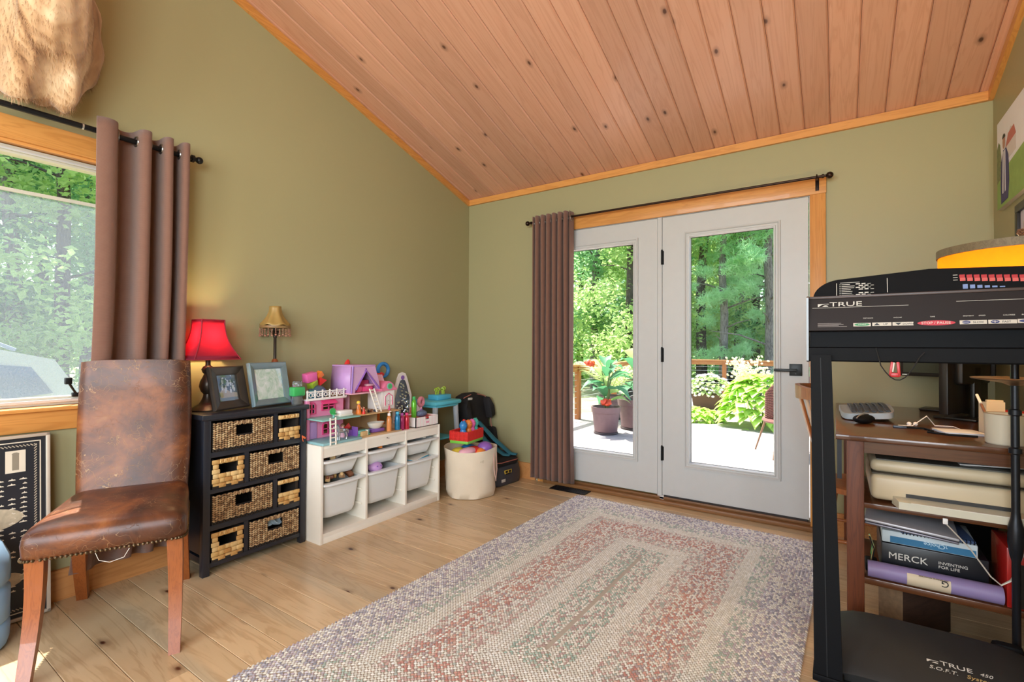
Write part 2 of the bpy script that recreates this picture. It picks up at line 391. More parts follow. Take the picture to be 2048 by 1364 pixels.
mb = MB(); mb.bb((-.03, yA, 1.955), (-.018, yB, 1.965), .002); mb.bb((-.03, yA, .875), (-.018, yB, .888), .002); mb.ob('glazing_stop', WHITE, win, True)
B((-.062, yA+.03, .89), (-.056, yB-.03, 1.955), GLASS, 'pane', win)
ms, n, l, b = newmat('insect_screen'); tc = n.new('ShaderNodeTexCoord'); nz = noise(n, l, tc.outputs['Object'], 260, 3, .7)
tr = n.new('ShaderNodeBsdfTransparent'); df = n.new('ShaderNodeBsdfDiffuse'); df.inputs[0].default_value = (.34, .37, .42, 1)
tl_ = n.new('ShaderNodeBsdfTranslucent'); tl_.inputs[0].default_value = (.36, .4, .46, 1); ad = n.new('ShaderNodeMixShader'); ad.inputs[0].default_value = .5
l.new(df.outputs[0], ad.inputs[1]); l.new(tl_.outputs[0], ad.inputs[2])
mx = n.new('ShaderNodeMixShader'); l.new(ramp(n, l, nz.outputs[0], [(.3, (.1, .1, .1, 1)), (.7, (.34, .34, .34, 1))]), mx.inputs[0])
l.new(tr.outputs[0], mx.inputs[1]); l.new(ad.outputs[0], mx.inputs[2]); l.new(mx.outputs[0], n['Material Output'].inputs[0])
B((-.0905, yA+.02, .89), (-.089, yB-.02, 1.80), ms, 'insect_screen', win)
B((-.0945, yA+.02, 1.795), (-.0855, yB-.02, 1.81), VINYL, 'screen_rail', win)
mb = MB(); mb.bb((-.03, -2.83, .895), (-.012, -2.80, .915), .003); mb.tube([(-.02, -2.815, .91), (.0, -2.83, .93), (.012, -2.85, .965)], .005); mb.bb((.0, -2.862, .955), (.022, -2.838, .985), .003)
mb.ob('sash_latch', BLACKM, win, True)
B((-.0305, -3.03, .872), (-.0295, -2.9, .886), plain('sticker_white', '#e9e6de', .5), 'sticker', win)
B((-.0297, -3.0, .876), (-.0292, -2.93, .882), plain('sticker_ink', '#3a3a38', .5), 'sticker_print', win)
# ---- door unit
thr = B((DX0, -.045, .0), (DX1, T, .03), wood('oak_threshold', '#8d6238', '#79502b', '#5c3a1e', 'x', 12, 14, .5), 'trim_4', bev=.006, kind='structure')
B((DX0, -.012, .03), (DX1, .09, .05), thr.data.materials[0], 'trim_5', bev=.004, kind='structure')
B((DX0-.0, -.02, DZ1-.012), (DX1+.065, 0.0, DZ1+.088), PINEX, 'trim_6', bev=.003, kind='structure')
B((DX1-.022, -.02, .0), (DX1+.062, 0, DZ1-.012), PINEZ, 'trim_7', bev=.003, kind='structure')
B((DX0-.065, -.02, .0), (DX0+.02, 0, DZ1-.012), PINEZ, 'trim_8', bev=.003, kind='structure')
mb = MB(); mb.bb((DX0, .0, .05), (DX0+.022, T, DZ1)); mb.bb((DX1-.026, .0, .05), (DX1, T, DZ1)); mb.bb((DX0+.022, 0, DZ1-.014), (DX1-.026, T, DZ1)); mb.bb((1.782, -.004, .045), (1.813, .1, DZ1-.014))
mb.ob('trim_9', WHITE, kind='structure')
def leaf(name, x0, x1, gx0, gx1, gz0, gz1, z0=.06, z1=2.078):
    d = thing(name, None, None, ((x0+x1)/2, .02, z0), kind='structure')
    mb = MB(); y0, y1 = 0, .045
    mb.bb((x0, y0, z0), (gx0+.012, y1, z1)); mb.bb((gx1-.012, y0, z0), (x1, y1, z1)); mb.bb((gx0+.012, y0, z0), (gx1-.012, y1, gz0+.012)); mb.bb((gx0+.012, y0, gz1-.012), (gx1-.012, y1, z1))
    mb.ob('door_slab', WHITE, d, True)
    # moulded frame round the glass, mitred, two steps
    for side in (-1, 1):
        mb = MB(); ring = []
        for (ins, h) in ((0, 0), (.002, .011), (.012, .013), (.018, .006), (.028, .006), (.032, .011), (.038, .010), (.044, -.012)):
            yy = -h if side < 0 else .045+h
            ring.append([(gx0+ins, yy, gz0+ins), (gx1-ins, yy, gz0+ins), (gx1-ins, yy, gz1-ins), (gx0+ins, yy, gz1-ins)])
        mb.loft(ring, False); mb.ob('glazing_moulding', WHITE, d, True, smooth=25)
    B((gx0+.04, .018, gz0+.04), (gx1-.04, .024, gz1-.04), GLASS, 'pane', d)
    return d
dl = leaf('door_1', .862, 1.779, 1.02, 1.636, .275, 1.955)
dr = leaf('door_2', 1.816, 2.7265, 1.969, 2.575, .2755, 1.955)
for z in (.36, 1.075, 1.785):
    mb = MB(); mb.cyl((1.8145, -.008, z-.05), (1.8145, -.008, z+.05), .0075, n=10); mb.sph((1.8145, -.008, z+.053), .007, 8, 5); mb.bb((1.802, -.0015, z-.05), (1.827, .001, z+.05)); mb.ob('hinge', BLACKM, dr, True)
mb = MB(); mb.bb((1.80, -.012, .03), (1.83, .0, .058), .002); mb.ob('door_foot_block', WHITE, dr, True)
B((1.83, -.006, .046), (2.72, .03, .062), plain('door_sweep', '#2a2220', .7), 'door_sweep', dr)
mb = MB(); mb.bb((2.622, -.012, .955), (2.692, 0, 1.03), .002); mb.cyl((2.657, -.012, .99), (2.657, -.05, .99), .011); mb.box((2.602, -.05, .99), (.125, .012, .018), .003); mb.cyl((2.657, -.0135, .968), (2.657, -.0125, .968), .004)
mb.ob('lever_handle', plain('handle_black', '#23282a', .4, .3), dr, True)
# ================================================================ outside
import numpy as np
GZ, DKZ = -.62, -.15
def leafmat(name, c1, c2, transl=.45, scale=3.0):
    if name in MATS: return MATS[name]
    m, n, l, b = newmat(name); tc = n.new('ShaderNodeTexCoord'); oi = n.new('ShaderNodeObjectInfo')
    nz = noise(n, l, tc.outputs['Object'], scale, 3, .7); g = n.new('ShaderNodeNewGeometry')
    f = math_(n, l, 'ADD', math_(n, l, 'MULTIPLY', nz.outputs[0], .6), math_(n, l, 'MULTIPLY', g.outputs['Random Per Island'], .5))
    cc = mixc(n, l, f, C(c1), C(c2)); l.new(cc, b.inputs['Base Color']); b.inputs['Roughness'].default_value = .5
    t = n.new('ShaderNodeBsdfTranslucent'); l.new(cc, t.inputs[0]); x = n.new('ShaderNodeMixShader'); x.inputs[0].default_value = transl
    l.new(b.outputs[0], x.inputs[1]); l.new(t.outputs[0], x.inputs[2]); l.new(x.outputs[0], n['Material Output'].inputs[0]); return m
def barkmat(name, c1, c2):
    m, n, l, b = newmat(name); tc = n.new('ShaderNodeTexCoord'); mp = n.new('ShaderNodeMapping'); mp.inputs['Scale'].default_value = (9, 9, 2.2); l.new(tc.outputs['Object'], mp.inputs[0])
    nz = noise(n, l, mp.outputs[0], 2.2, 5, .7, .6); l.new(ramp(n, l, nz.outputs[0], [(.3, c1), (.62, c2)]), b.inputs['Base Color']); b.inputs['Roughness'].default_value = .9
    bump(n, l, nz.outputs[0], .8, .03, b); return m
LEAF_A = leafmat('leaf_bright', '#86b25c', '#d2e6a0', .7); LEAF_B = leafmat('leaf_deep', '#6b9e68', '#aad29a', .7); LEAF_C = leafmat('pine_needles', '#9fd494', '#d4f2c4', .7)
LEAF_D = leafmat('leaf_lime', '#8cc83c', '#d4ec7c'); LEAF_E = leafmat('canna_leaf', '#3f7a58', '#5f9a66', .4, 1.5); LEAF_F = leafmat('palm_leaf', '#a8c474', '#e2eeb4', .4)
BARK = barkmat('bark_grey', '#3d3833', '#8d867c'); BARK2 = barkmat('bark_dark', '#2c2622', '#5e544a')
def leafmesh(name, pts, size, mat, rng, upb=.5, aspect=.55, fold=.12):
    n = len(pts); pts = np.asarray(pts)
    d = rng.normal(size=(n, 3)); d[:, 2] *= .6; d /= np.linalg.norm(d, axis=1)[:, None]
    nn = rng.normal(size=(n, 3)); nn[:, 2] += upb*2; s = np.cross(nn, d); s /= np.linalg.norm(s, axis=1)[:, None]+1e-9; k = np.cross(d, s)
    L = size*(.6+.8*rng.random((n, 1))); w = L*aspect
    v = np.stack([pts, pts+d*L*.5+s*w*.5+k*L*fold, pts+d*L, pts+d*L*.5-s*w*.5+k*L*fold], 1).reshape(-1, 3)
    f = np.arange(n*4).reshape(-1, 4)
    me = bpy.data.meshes.new(name); me.from_pydata(v.tolist(), [], f.tolist()); me.materials.append(mat); return me
def needlemesh(name, pts, size, mat, rng, per=9):
    n = len(pts); pts = np.repeat(np.asarray(pts), per, 0); m = len(pts)
    d = rng.normal(size=(m, 3)); d[:, 2] += .35; d /= np.linalg.norm(d, axis=1)[:, None]
    s = np.cross(d, rng.normal(size=(m, 3))); s /= np.linalg.norm(s, axis=1)[:, None]; L = size*(.7+.6*rng.random((m, 1)))
    v = np.stack([pts-s*L*.07, pts+s*L*.07, pts+d*L], 1).reshape(-1, 3); f = np.arange(m*3).reshape(-1, 3)
    me = bpy.data.meshes.new(name); me.from_pydata(v.tolist(), [], f.tolist()); me.materials.append(mat); return me
def crown(rng, n, blobs):
    out = []
    tot = sum(b[3] for b in blobs)
    for (x, y, z, r) in blobs:
        k = int(n*r/tot); p = rng.normal(size=(k, 3)); p /= np.linalg.norm(p, axis=1)[:, None]; p *= r*(rng.random((k, 1))**.45); p[:, 2] *= .7
        out.append(p+np.array([x, y, z]))
    return np.concatenate(out)
def trunkmesh(mb, h, r, rng, lean=.3, nb=7, b0=.35, bl=1.6):
    pts = [(rng.uniform(-.04, .04)*i*lean, rng.uniform(-.04, .04)*i*lean, h*i/8) for i in range(9)]
    mb.tube(pts, [r*(1.15 if i == 0 else 1-.085*i) for i in range(9)], 10)
    for k in range(nb):
        z = h*(b0+(.95-b0)*k/nb); a = rng.uniform(0, 2*PI); L = bl*rng.uniform(.6, 1.2)
        mb.tube([(0, 0, z), (math.cos(a)*L*.5, math.sin(a)*L*.5, z+L*.18), (math.cos(a)*L, math.sin(a)*L, z+L*.25)], [r*.22, r*.15, r*.06], 6)
def make_tree(kind, seed):
    rng = np.random.default_rng(seed); rr = random.Random(seed); mb = MB()
    if kind == 'pine':
        trunkmesh(mb, 15, .2, rr, .5, 14, .15, 2.2); bl = []
        for k in range(64):
            z = rr.uniform(1.0, 14); a = rr.uniform(0, 6.28); R = rr.uniform(.5, 2.4)*(1-z/19); bl.append((math.cos(a)*R, math.sin(a)*R, z, rr.uniform(.28, .55)))
        fm = needlemesh('foliage', crown(rng, 2600, bl), .22, LEAF_C, rng, 9); bark = BARK
    else:
        h = 14; trunkmesh(mb, h, .17, rr, .8, 8, .25, 2.0); bl = []
        for k in range(30):
            z = rr.uniform(1.6, 13.5); a = rr.uniform(0, 6.28); R = rr.uniform(.3, 2.6); bl.append((math.cos(a)*R, math.sin(a)*R, z, rr.uniform(.6, 1.25)))
        fm = leafmesh('foliage', crown(rng, 9500, bl), .18, LEAF_A if kind == 'bright' else LEAF_B, rng); bark = BARK2 if kind == 'bright' else BARK
    return mb.mesh('trunk', bark, 60), fm
TREES = {k: make_tree(k, s_) for k, s_ in (('pine', 3), ('bright', 5), ('deep', 9))}
TLAB = {'pine': ('pine_tree', 'soft-needled pine tree in the woods beyond the deck railing', 'pines in the woods'), 'bright': ('leafy_tree', 'bright yellow-green leafy tree in the woods around the house', 'bright leafy trees in the woods'),
        'deep': ('leafy_tree', 'deep green leafy tree in the woods around the house', 'deep green leafy trees in the woods')}
def tree(kind, x, y, s=1, rz=0, label=None):
    nm, lb, gr = TLAB[kind]; t = thing(nm, label or lb, 'tree', (x, y, GZ), rz, None if label else gr); t.scale = (s, s, s)
    for nme, me in zip(('trunk', 'foliage'), TREES[kind]):
        o = bpy.data.objects.new(nme, me); col.objects.link(o); o.parent = t
    return t
def px_dir(px, py): return fw + r2*((px-1024)/FPX) - u2*((py-682)/FPX)
def on_x(px, X): d = px_dir(px, 690); t = (X-CAM.x)/d.x; return CAM.x+d.x*t, CAM.y+d.y*t
def on_y(px, Y): d = px_dir(px, 690); t = (Y-CAM.y)/d.y; return CAM.x+d.x*t, CAM.y+d.y*t
rr = random.Random(21)
for px, Y, kind, s_ in ((1190, 15, 'deep', 1.15), (1258, 13, 'bright', .95), (1160, 21, 'bright', 1.1), (1225, 24, 'pine', 1.0), (1285, 19, 'bright', 1.0), (1125, 17, 'deep', 1.0), (1330, 22, 'deep', 1.1),
        (1404, 14.5, 'bright', 1.1), (1438, 19, 'bright', 1.0), (1447, 13.2, 'pine', .75), (1464, 20, 'bright', .9), (1478, 15.5, 'pine', .95), (1512, 17, 'bright', 1.0), (1540, 13, 'pine', .8), (1565, 20, 'bright', 1.1), (1372, 25, 'pine', 1.2), (1500, 27, 'bright', 1.2), (1600, 16, 'deep', 1.0), (1650, 22, 'bright', 1.1)):
    x, y = on_y(px, Y); tree(kind, x, y, s_, rr.uniform(0, 6.28))
for px, X, kind, s_ in ((20, -13, 'deep', 1.0), (120, -11, 'bright', .9), (175, -15, 'deep', 1.1), (75, -18, 'bright', 1.2), (-60, -14, 'deep', 1.0), (240, -17, 'bright', 1.1), (-20, -21, 'deep', 1.2)):
    x, y = on_x(px, X); tree(kind, x, y, s_, rr.uniform(0, 6.28))
# far wood: a belt of foliage and brush nobody could count
rng = np.random.default_rng(77)
def belt(n, poly, z0, z1, size, mat, name, label):
    k = rng.integers(0, len(poly)-1, n); t = rng.random(n); P = np.array(poly, float)
    p = P[k]*(1-t)[:, None]+P[k+1]*t[:, None]; p += rng.normal(size=p.shape)*1.6; z = z0+(z1-z0)*rng.random(n)**1.3
    pts = np.concatenate([p, z[:, None]], 1)
    cl = (np.sin(pts[:, 0]*1.1)+np.sin(pts[:, 1]*.9+2)+np.sin(pts[:, 2]*1.3)) > -.55
    me = leafmesh(name, pts[cl], size, mat, rng); o = bpy.data.objects.new(name, me); col.objects.link(o); tag(o, label, 'foliage', kind='stuff')
arc = [(-26, -8), (-25, 2), (-22, 14), (-14, 25), (-4, 31), (8, 32), (18, 28)]
belt(15000, arc, GZ, 13, .62, LEAF_B, 'far_foliage', 'dark green foliage of the distant wood behind the trees')
arc2 = [(-20, -8), (-19, 2), (-16, 11), (-9, 19), (0, 23), (10, 23)]
belt(12000, arc2, GZ, 3.2, .4, LEAF_A, 'undergrowth', 'low bright undergrowth at the foot of the trees')
def groundmat(name, a, b_, s):
    m, n, l, b = newmat(name); tc = n.new('ShaderNodeTexCoord'); nz = noise(n, l, tc.outputs['Object'], s, 6, .7); l.new(ramp(n, l, nz.outputs[0], [(.35, a), (.65, b_)]), b.inputs['Base Color']); b.inputs['Roughness'].default_value = .95; return m
mb = MB(); mb.quad((-60, -50, GZ), (60, -50, GZ), (60, 60, GZ), (-60, 60, GZ)); mb.ob('ground', groundmat('woodland_floor', '#6f6a52', '#9aa27c', 1.5), kind='structure')
# ---- deck
DECKM = wood('deck_board_paint', '#a39b98', '#938a88', '#7c7371', 'x', 5, 14, .6, tint=.12, bstr=.1)
RAILW = wood('cedar_rail', '#c08a4e', '#a86f38', '#7d4d24', 'y', 8, 14, .6, tint=.1); RAILWX = wood('cedar_rail_x', '#c08a4e', '#a86f38', '#7d4d24', 'x', 8, 14, .6, tint=.1); RAILWZ = wood('cedar_post', '#b5753c', '#a0622e', '#7d4d24', 'z', 8, 14, .6, tint=.1)
dk = B((-1.15, .18, GZ), (5.6, 9.95, DKZ-.03), plain('deck_frame', '#6b5848', .8), 'deck', kind='structure'); ROOT[dk.name] = Matrix.Identity(4)
dm = plank_mesh(6.75, .142, .028, 'deck_board', DECKM, .004); y = .25; 
while y < 9.9:
    o = bpy.data.objects.new('deck_board', dm); col.objects.link(o); o.parent = dk; o.location = (-1.15, y, DKZ); y += .146
CABLE = plain('steel_cable', '#cfd0cc', .4, .4)
def railing(name, label, p0, p1, n, mat, post_off=0):
    t = thing(name, label, 'railing', ((p0[0]+p1[0])/2, (p0[1]+p1[1])/2, DKZ), group=None); p0, p1 = Vector(p0+(DKZ,)), Vector(p1+(DKZ,)); d = (p1-p0); u = d.normalized(); s = Vector((-u.y, u.x, 0)); L = d.length; ax = abs(u.x) > .5
    a = p0; mb = MB(); mb.box((p0+p1)/2+Vector((0, 0, .95)), (L, .14, .036) if ax else (.14, L, .036), .004); mb.ob('cap_rail', RAILWX if ax else RAILW, t, True)
    mb = MB(); mb.box((p0+p1)/2+Vector((0, 0, .885)), (L, .04, .09) if ax else (.04, L, .09), .004); mb.ob('sub_rail', RAILWX if ax else RAILW, t, True)
    for k in range(n+1):
        c = p0+d*(k/n); mb = MB(); mb.bb((c.x-.045, c.y-.045, DKZ), (c.x+.045, c.y+.045, DKZ+.93), .004); mb.ob('post', RAILWZ, t, True)
    for k in range(8):
        z = DKZ+.09+.1*k; mb = MB(); mb.cyl(p0+Vector((0, 0, .09+.1*k)), p1+Vector((0, 0, .09+.1*k)), .004, n=6); mb.ob('cable', CABLE, t, True)
    return t
railing('deck_railing', 'wooden deck railing with cables running beside the potted cannas', (-.95, .9), (-.95, 9.25), 5, RAILW)
railing('deck_railing', 'wooden deck railing with cables across the far end before the trees', (-.72, 9.45), (5.5, 9.45), 5, RAILWX)
# roof eave over the door
B((-.4, T, 2.62), (RW+.4, .75, 2.78), plain('eave_board', '#8a6a4a', .7), 'roof_eave', kind='structure')
# ---- pots and plants
def leaf_blade(mb, base, tip, w, sag=.1, n=7, fold=.25):
    base, tip = Vector(base), Vector(tip); d = tip-base; s = d.cross(Vector((0, 0, 1)))
    if s.length < 1e-3: s = Vector((1, 0, 0))
    s.normalize(); nrm = s.cross(d).normalized(); R = []
    for i in range(n+1):
        t = i/n; ww = w*math.sin(PI*min(1, .06+t*.94))**.8*(1 if t < .6 else (1-t)/.4*.75+.25); c = base+d*t+Vector((0, 0, -sag*4*(t-.35)**2*d.length if t > .35 else 0))
        if i == n: ww = .001
        R.append([c+s*ww*.5+nrm*ww*fold, c, c-s*ww*.5+nrm*ww*fold])
    mb.loft(R, False, False)
POTM = plain('pot_plum', '#7c6163', .55, var=.08); SOIL = plain('potting_soil', '#3d3028', .95, var=.2)
def pot(name, label, x, y, r, h, mat=POTM):
    t = thing(name, label, 'plant pot', (x, y, DKZ)); mb = MB()
    mb.lathe([(r*.76, .03), (r*.8, .04), (r*.94, h*.78), (r*1.0, h*.79), (r*1.04, h), (r*.97, h), (r*.93, h*.86), (.002, h*.86)], n=28); mb.ob('pot', mat, t)
    MB().lathe([(r*.8, 0), (r*.85, .012), (r*.85, .03), (r*.6, .03)], n=24).ob('saucer', plain('saucer_dark', '#4a3f40', .6), t)
    MB().lathe([(.001, h*.86), (r*.93, h*.87), (.002, h*.9)], n=20).ob('soil', SOIL, t); return t
def canna(name, label, x, y, z, seed, n, R, h, flower=True):
    r_ = random.Random(seed); t = thing(name, label, 'plant', (x, y, z)); st = MB(); 
    for k in range(4):
        a = r_.uniform(0, 6.28); st.tube([(0.03*math.cos(a), .03*math.sin(a), -.03), (.06*math.cos(a), .06*math.sin(a), h*.5), (.12*math.cos(a), .12*math.sin(a), h*r_.uniform(.7, 1))], [.014, .011, .006], 7)
    st.ob('stem', plain('canna_stem', '#6f7d4a', .6), t)
    for k in range(n):
        a = 2.4*k+r_.uniform(-.3, .3); z0 = h*(.15+.75*k/n); L = R*r_.uniform(.75, 1.1); el = r_.uniform(-.15, .75)+.4*k/n
        mb = MB(); b0 = Vector((.04*math.cos(a), .04*math.sin(a), z0)); leaf_blade(mb, b0, b0+Vector((math.cos(a)*L*math.cos(el), math.sin(a)*L*math.cos(el), L*math.sin(el))), L*.48, .22)
        mb.ob('leaf', LEAF_E if k % 3 else LEAF_A, t, smooth=60)
    if flower:
        for (fx, fy, fz) in ((-.24, -.05, h*.88), (.05, -.12, h*.12)):
            mb = MB()
            for k in range(9):
                a = k*.9; mb.sph((fx+.045*math.cos(a), fy+.045*math.sin(a), fz+.02*(k % 3)), (.05, .03, .022), 8, 5, (r_.uniform(-1, 1), r_.uniform(-1, 1), a))
            mb.ob('flower', plain('canna_flower', '#e8573a', .5, var=.2, scale=40), t)
    return t
pot('plant_pot', 'plum plastic pot on saucer nearest the house, beside the railing', .02, 3.2, .21, .40)
canna('canna_plant', 'red-flowered canna with broad drooping leaves in the nearer plum pot', .02, 3.2, DKZ+.36, 4, 15, .42, .75)
pot('plant_pot', 'plum plastic pot standing behind the canna pot', .22, 3.85, .25, .47)
canna('canna_plant', 'tall broad-leaved canna without flowers in the rear plum pot', .22, 3.85, DKZ+.42, 8, 10, .42, .8, False)
pot('plant_pot', 'plum pot of a palm at the deck railing', -.48, 4.6, .22, .42)
pl = thing('potted_palm', 'pale green potted palm with arching feather fronds behind the cannas', 'plant', (-.48, 4.6, DKZ+.36)); r_ = random.Random(6)
for k in range(11):
    a = 2*PI*k/11+.3; mb = MB(); L = r_.uniform(.9, 1.25); el = r_.uniform(.75, 1.25); pts = []
    for i in range(9):
        t = i/8; pts.append(Vector((math.cos(a)*L*t*math.cos(el)*(1+.5*t), math.sin(a)*L*t*math.cos(el)*(1+.5*t), .1+L*1.05*(math.sin(el)*t-.38*t*t))))
    mb.tube(pts, [.012*(1-i/10) for i in range(9)], 6)
    for i in range(2, 9):
        for sgn in (-1, 1):
            for q in (0, .5):
                p = pts[i-1].lerp(pts[i], q); d = (pts[i]-pts[i-1]).normalized(); sd = d.cross(Vector((0, 0, 1))).normalized()*sgn; leaf_blade(mb, p, p+(sd*.75+d*.6).normalized()*.34*math.sin(PI*(.15+.8*i/9))-Vector((0, 0, .04)), .035, .05, 3)
    mb.ob('frond', LEAF_F, pl, smooth=60)
def mound(name, label, x, y, z, rx, ry, h, n, size, mat, seed, cat='plant'):
    rg = np.random.default_rng(seed); r_ = random.Random(seed); t = thing(name, label, cat, (x, y, z))
    st = MB()
    for k in range(8):
        a = k*.8; st.tube([(.02*math.cos(a), .02*math.sin(a), 0), (rx*.45*math.cos(a), ry*.45*math.sin(a), h*.6)], [.012, .005], 5)
    st.ob('stem', plain('green_stem', '#7a8a48', .7), t)
    groups = [MB() for _ in range(3)]
    for k in range(n):
        a = r_.uniform(0, 2*PI); v = r_.random()**.6; ph = math.asin(v); q = Vector((rx*math.cos(a)*math.cos(ph), ry*math.sin(a)*math.cos(ph), h*math.sin(ph)))
        o_ = Vector((math.cos(a), math.sin(a), .15-.5*(1-v))).normalized(); L = size*r_.uniform(.7, 1.3); leaf_blade(groups[k % 3], q*.93, q*.93+o_*L+Vector((0, 0, r_.uniform(-.3, .15)*L)), L*.85, .15, 4, .12)
    for g in groups: g.ob('leaves', mat, t, smooth=60, kind='stuff')
    return t
mound('lime_leaf_shrub', 'big mound of lime green heart-shaped leaves on the deck', 1.86, 5.25, DKZ, .6, .5, .88, 420, .2, LEAF_D, 31)
mound('trailing_lime_plant', 'low mat of pale lime trailing leaves along the deck edge', .75, 5.35, DKZ, .5, .35, .22, 260, .13, LEAF_D, 32)
pl = thing('plume_shrub', 'airy cream flower plumes rising behind the lime leaves', 'plant', (1.5, 6.5, DKZ)); r_ = random.Random(44)
for k in range(16):
    a = r_.uniform(0, 6.28); R = r_.uniform(.05, .5); mb = MB(); top_ = Vector((R*1.3*math.cos(a), R*math.sin(a), r_.uniform(.8, 1.12))); mb.tube([(0.2*R*math.cos(a), .2*R*math.sin(a), 0), top_*.6, top_], [.01, .007, .003], 5)
    for q in range(26):
        p = top_*(.55+.45*q/26)+Vector((r_.gauss(0, .07), r_.gauss(0, .07), r_.gauss(0, .03))); mb.sph(p, (.03, .02, .02), 5, 3, (r_.random(), r_.random(), r_.random()))
    mb.ob('plume', plain('cream_plume', '#f2eec2', .8, var=.12, scale=30), pl)
fb = thing('flower_box', 'brown planter box at the far deck railing', 'planter', (.62, 7.2, DKZ)); mb = MB()
mb.loft([[(-.26, -.16, 0), (.26, -.16, 0), (.26, .16, 0), (-.26, .16, 0)], [(-.3, -.19, .3), (.3, -.19, .3), (.3, .19, .3), (-.3, .19, .3)], [(-.27, -.16, .3), (.27, -.16, .3), (.27, .16, .3), (-.27, .16, .3)], [(-.26, -.15, .24), (.26, -.15, .24), (.26, .15, .24), (-.26, .15, .24)]]); mb.ob('box', plain('planter_brown', '#6a503c', .7), fb)
MB().bb((-.26, -.15, .22), (.26, .15, .25)).ob('soil', SOIL, fb)
wf = mound('white_flower_plant', 'white flowering plant spilling from the brown planter box', .62, 7.2, DKZ+.26, .5, .36, .42, 150, .12, LEAF_A, 35); mb = MB(); r_ = random.Random(9)
for k in range(130):
    a = r_.uniform(0, 6.28); v = r_.random(); ph = math.asin(v); mb.sph((.53*math.cos(a)*math.cos(ph), .39*math.sin(a)*math.cos(ph), .45*v), (.035, .035, .022), 6, 4)
mb.ob('blossoms', plain('white_blossom', '#f4f1ea', .7, var=.03), wf, kind='stuff')
# ---- wicker patio chair
WICK = wood('wicker_weave', '#8d5f55', '#7a4f48', '#4f302c', 'x', 60, 3, .6, perobj=False)
wc = thing('wicker_chair', 'reddish brown wicker patio chair with thin metal legs on the deck', 'chair', (2.40, 3.1, DKZ), math.radians(205)); mb = MB()
def wsurf(u, v):  # back shell wraps round
    a = (u-.5)*2.3; z = .42+.55*v; R = .3+.03*v; return Vector((R*math.sin(a), -.05+.34*math.cos(a)+.1*v-.1, z-.22*abs(u-.5)**2*4*v))
mb.grid(wsurf, 44, 26); o = mb.ob('backrest', WICK, wc); solid(o, .018)
mb = MB()
for i in range(27):
    v = i/27.0; mb.tube([wsurf(j/30, v)+Vector((0, -.012 if (j+i) % 2 else .012, 0)) for j in range(31)], .0075, 5)
mb.ob('weave', WICK, wc, kind='stuff')
mb = MB(); mb.lathe([(.001, .39), (.28, .39), (.3, .41), (.29, .435), (.001, .44)], n=24); mb.ob('seat', WICK, wc)
for sx in (-1, 1):
    for sy in (-1, 1):
        MB().cyl((.2*sx, .2*sy, .4), (.29*sx, .3*sy, 0), .014, .009).ob('leg', plain('patio_leg', '#8a6a50', .5), wc)
# ---- car parked by the house
CARP = plain('car_paint', '#a9b8be', .25, .2, var=.03, coat=.6); CARG = plain('car_glass', '#5d6f82', .08, 0, var=.05); RUB = plain('tyre_rubber', '#1b1b1c', .8)
car = thing('parked_car', 'pale silver sport utility car parked outside the window', 'car', (-5.45, -3.9, GZ), 0)
prof = [(-2.25, .35), (-2.3, .75), (-2.15, .95), (-1.25, 1.08), (-.55, 1.62), (.2, 1.72), (1.6, 1.70), (2.05, 1.58), (2.32, 1.08), (2.38, .6), (2.3, .35)]
mb = MB(); W2 = .93
def ins(p): return W2-.17*max(0, (p[1]-1.05)/.67)
mb.loft([[(s*ins(p), p[0], p[1]) for p in prof] for s in (-1, -.55, .55, 1)]); mb.ob('body', CARP, car, smooth=50)
def sidewin(poly, name='side_window'):
    mb = MB(); mb.loft([[((ins(p)+.004), p[0], p[1]) for p in poly], [((ins(p)-.02), p[0], p[1]) for p in poly]]); mb.ob(name, CARG, car)
sidewin([(-.95, 1.1), (-.42, 1.58), (.18, 1.62), (.18, 1.12)]); sidewin([(.24, 1.12), (.24, 1.62), (1.05, 1.6), (1.3, 1.14)]); sidewin([(1.62, 1.16), (1.45, 1.55), (1.85, 1.5), (2.02, 1.2)], 'quarter_window')
for s in (-1, 1): MB().tube([(s*.66, -.35, 1.70), (s*.66, -.25, 1.77), (s*.66, 1.6, 1.77), (s*.66, 1.75, 1.69)], .022, 8).ob('roof_rail', plain('rack_grey', '#9aa4a8', .4, .4), car)

for sy in (-1.45, 1.45):
    for s in (-1, 1):
        mb = MB(); mb.cyl((s*.95, sy, .36), (s*.72, sy, .36), .36, n=28); w_ = mb.ob('wheel', RUB, car); MB().cyl((s*.96, sy, .36), (s*.94, sy, .36), .22, n=20).ob('hub_cap', plain('alloy', '#c4c8ca', .3, .8), w_)
mb = MB(); mb.box((.9, -.55, 1.12), (.16, .1, .12), .03); mb.ob('side_mirror', CARP, car)
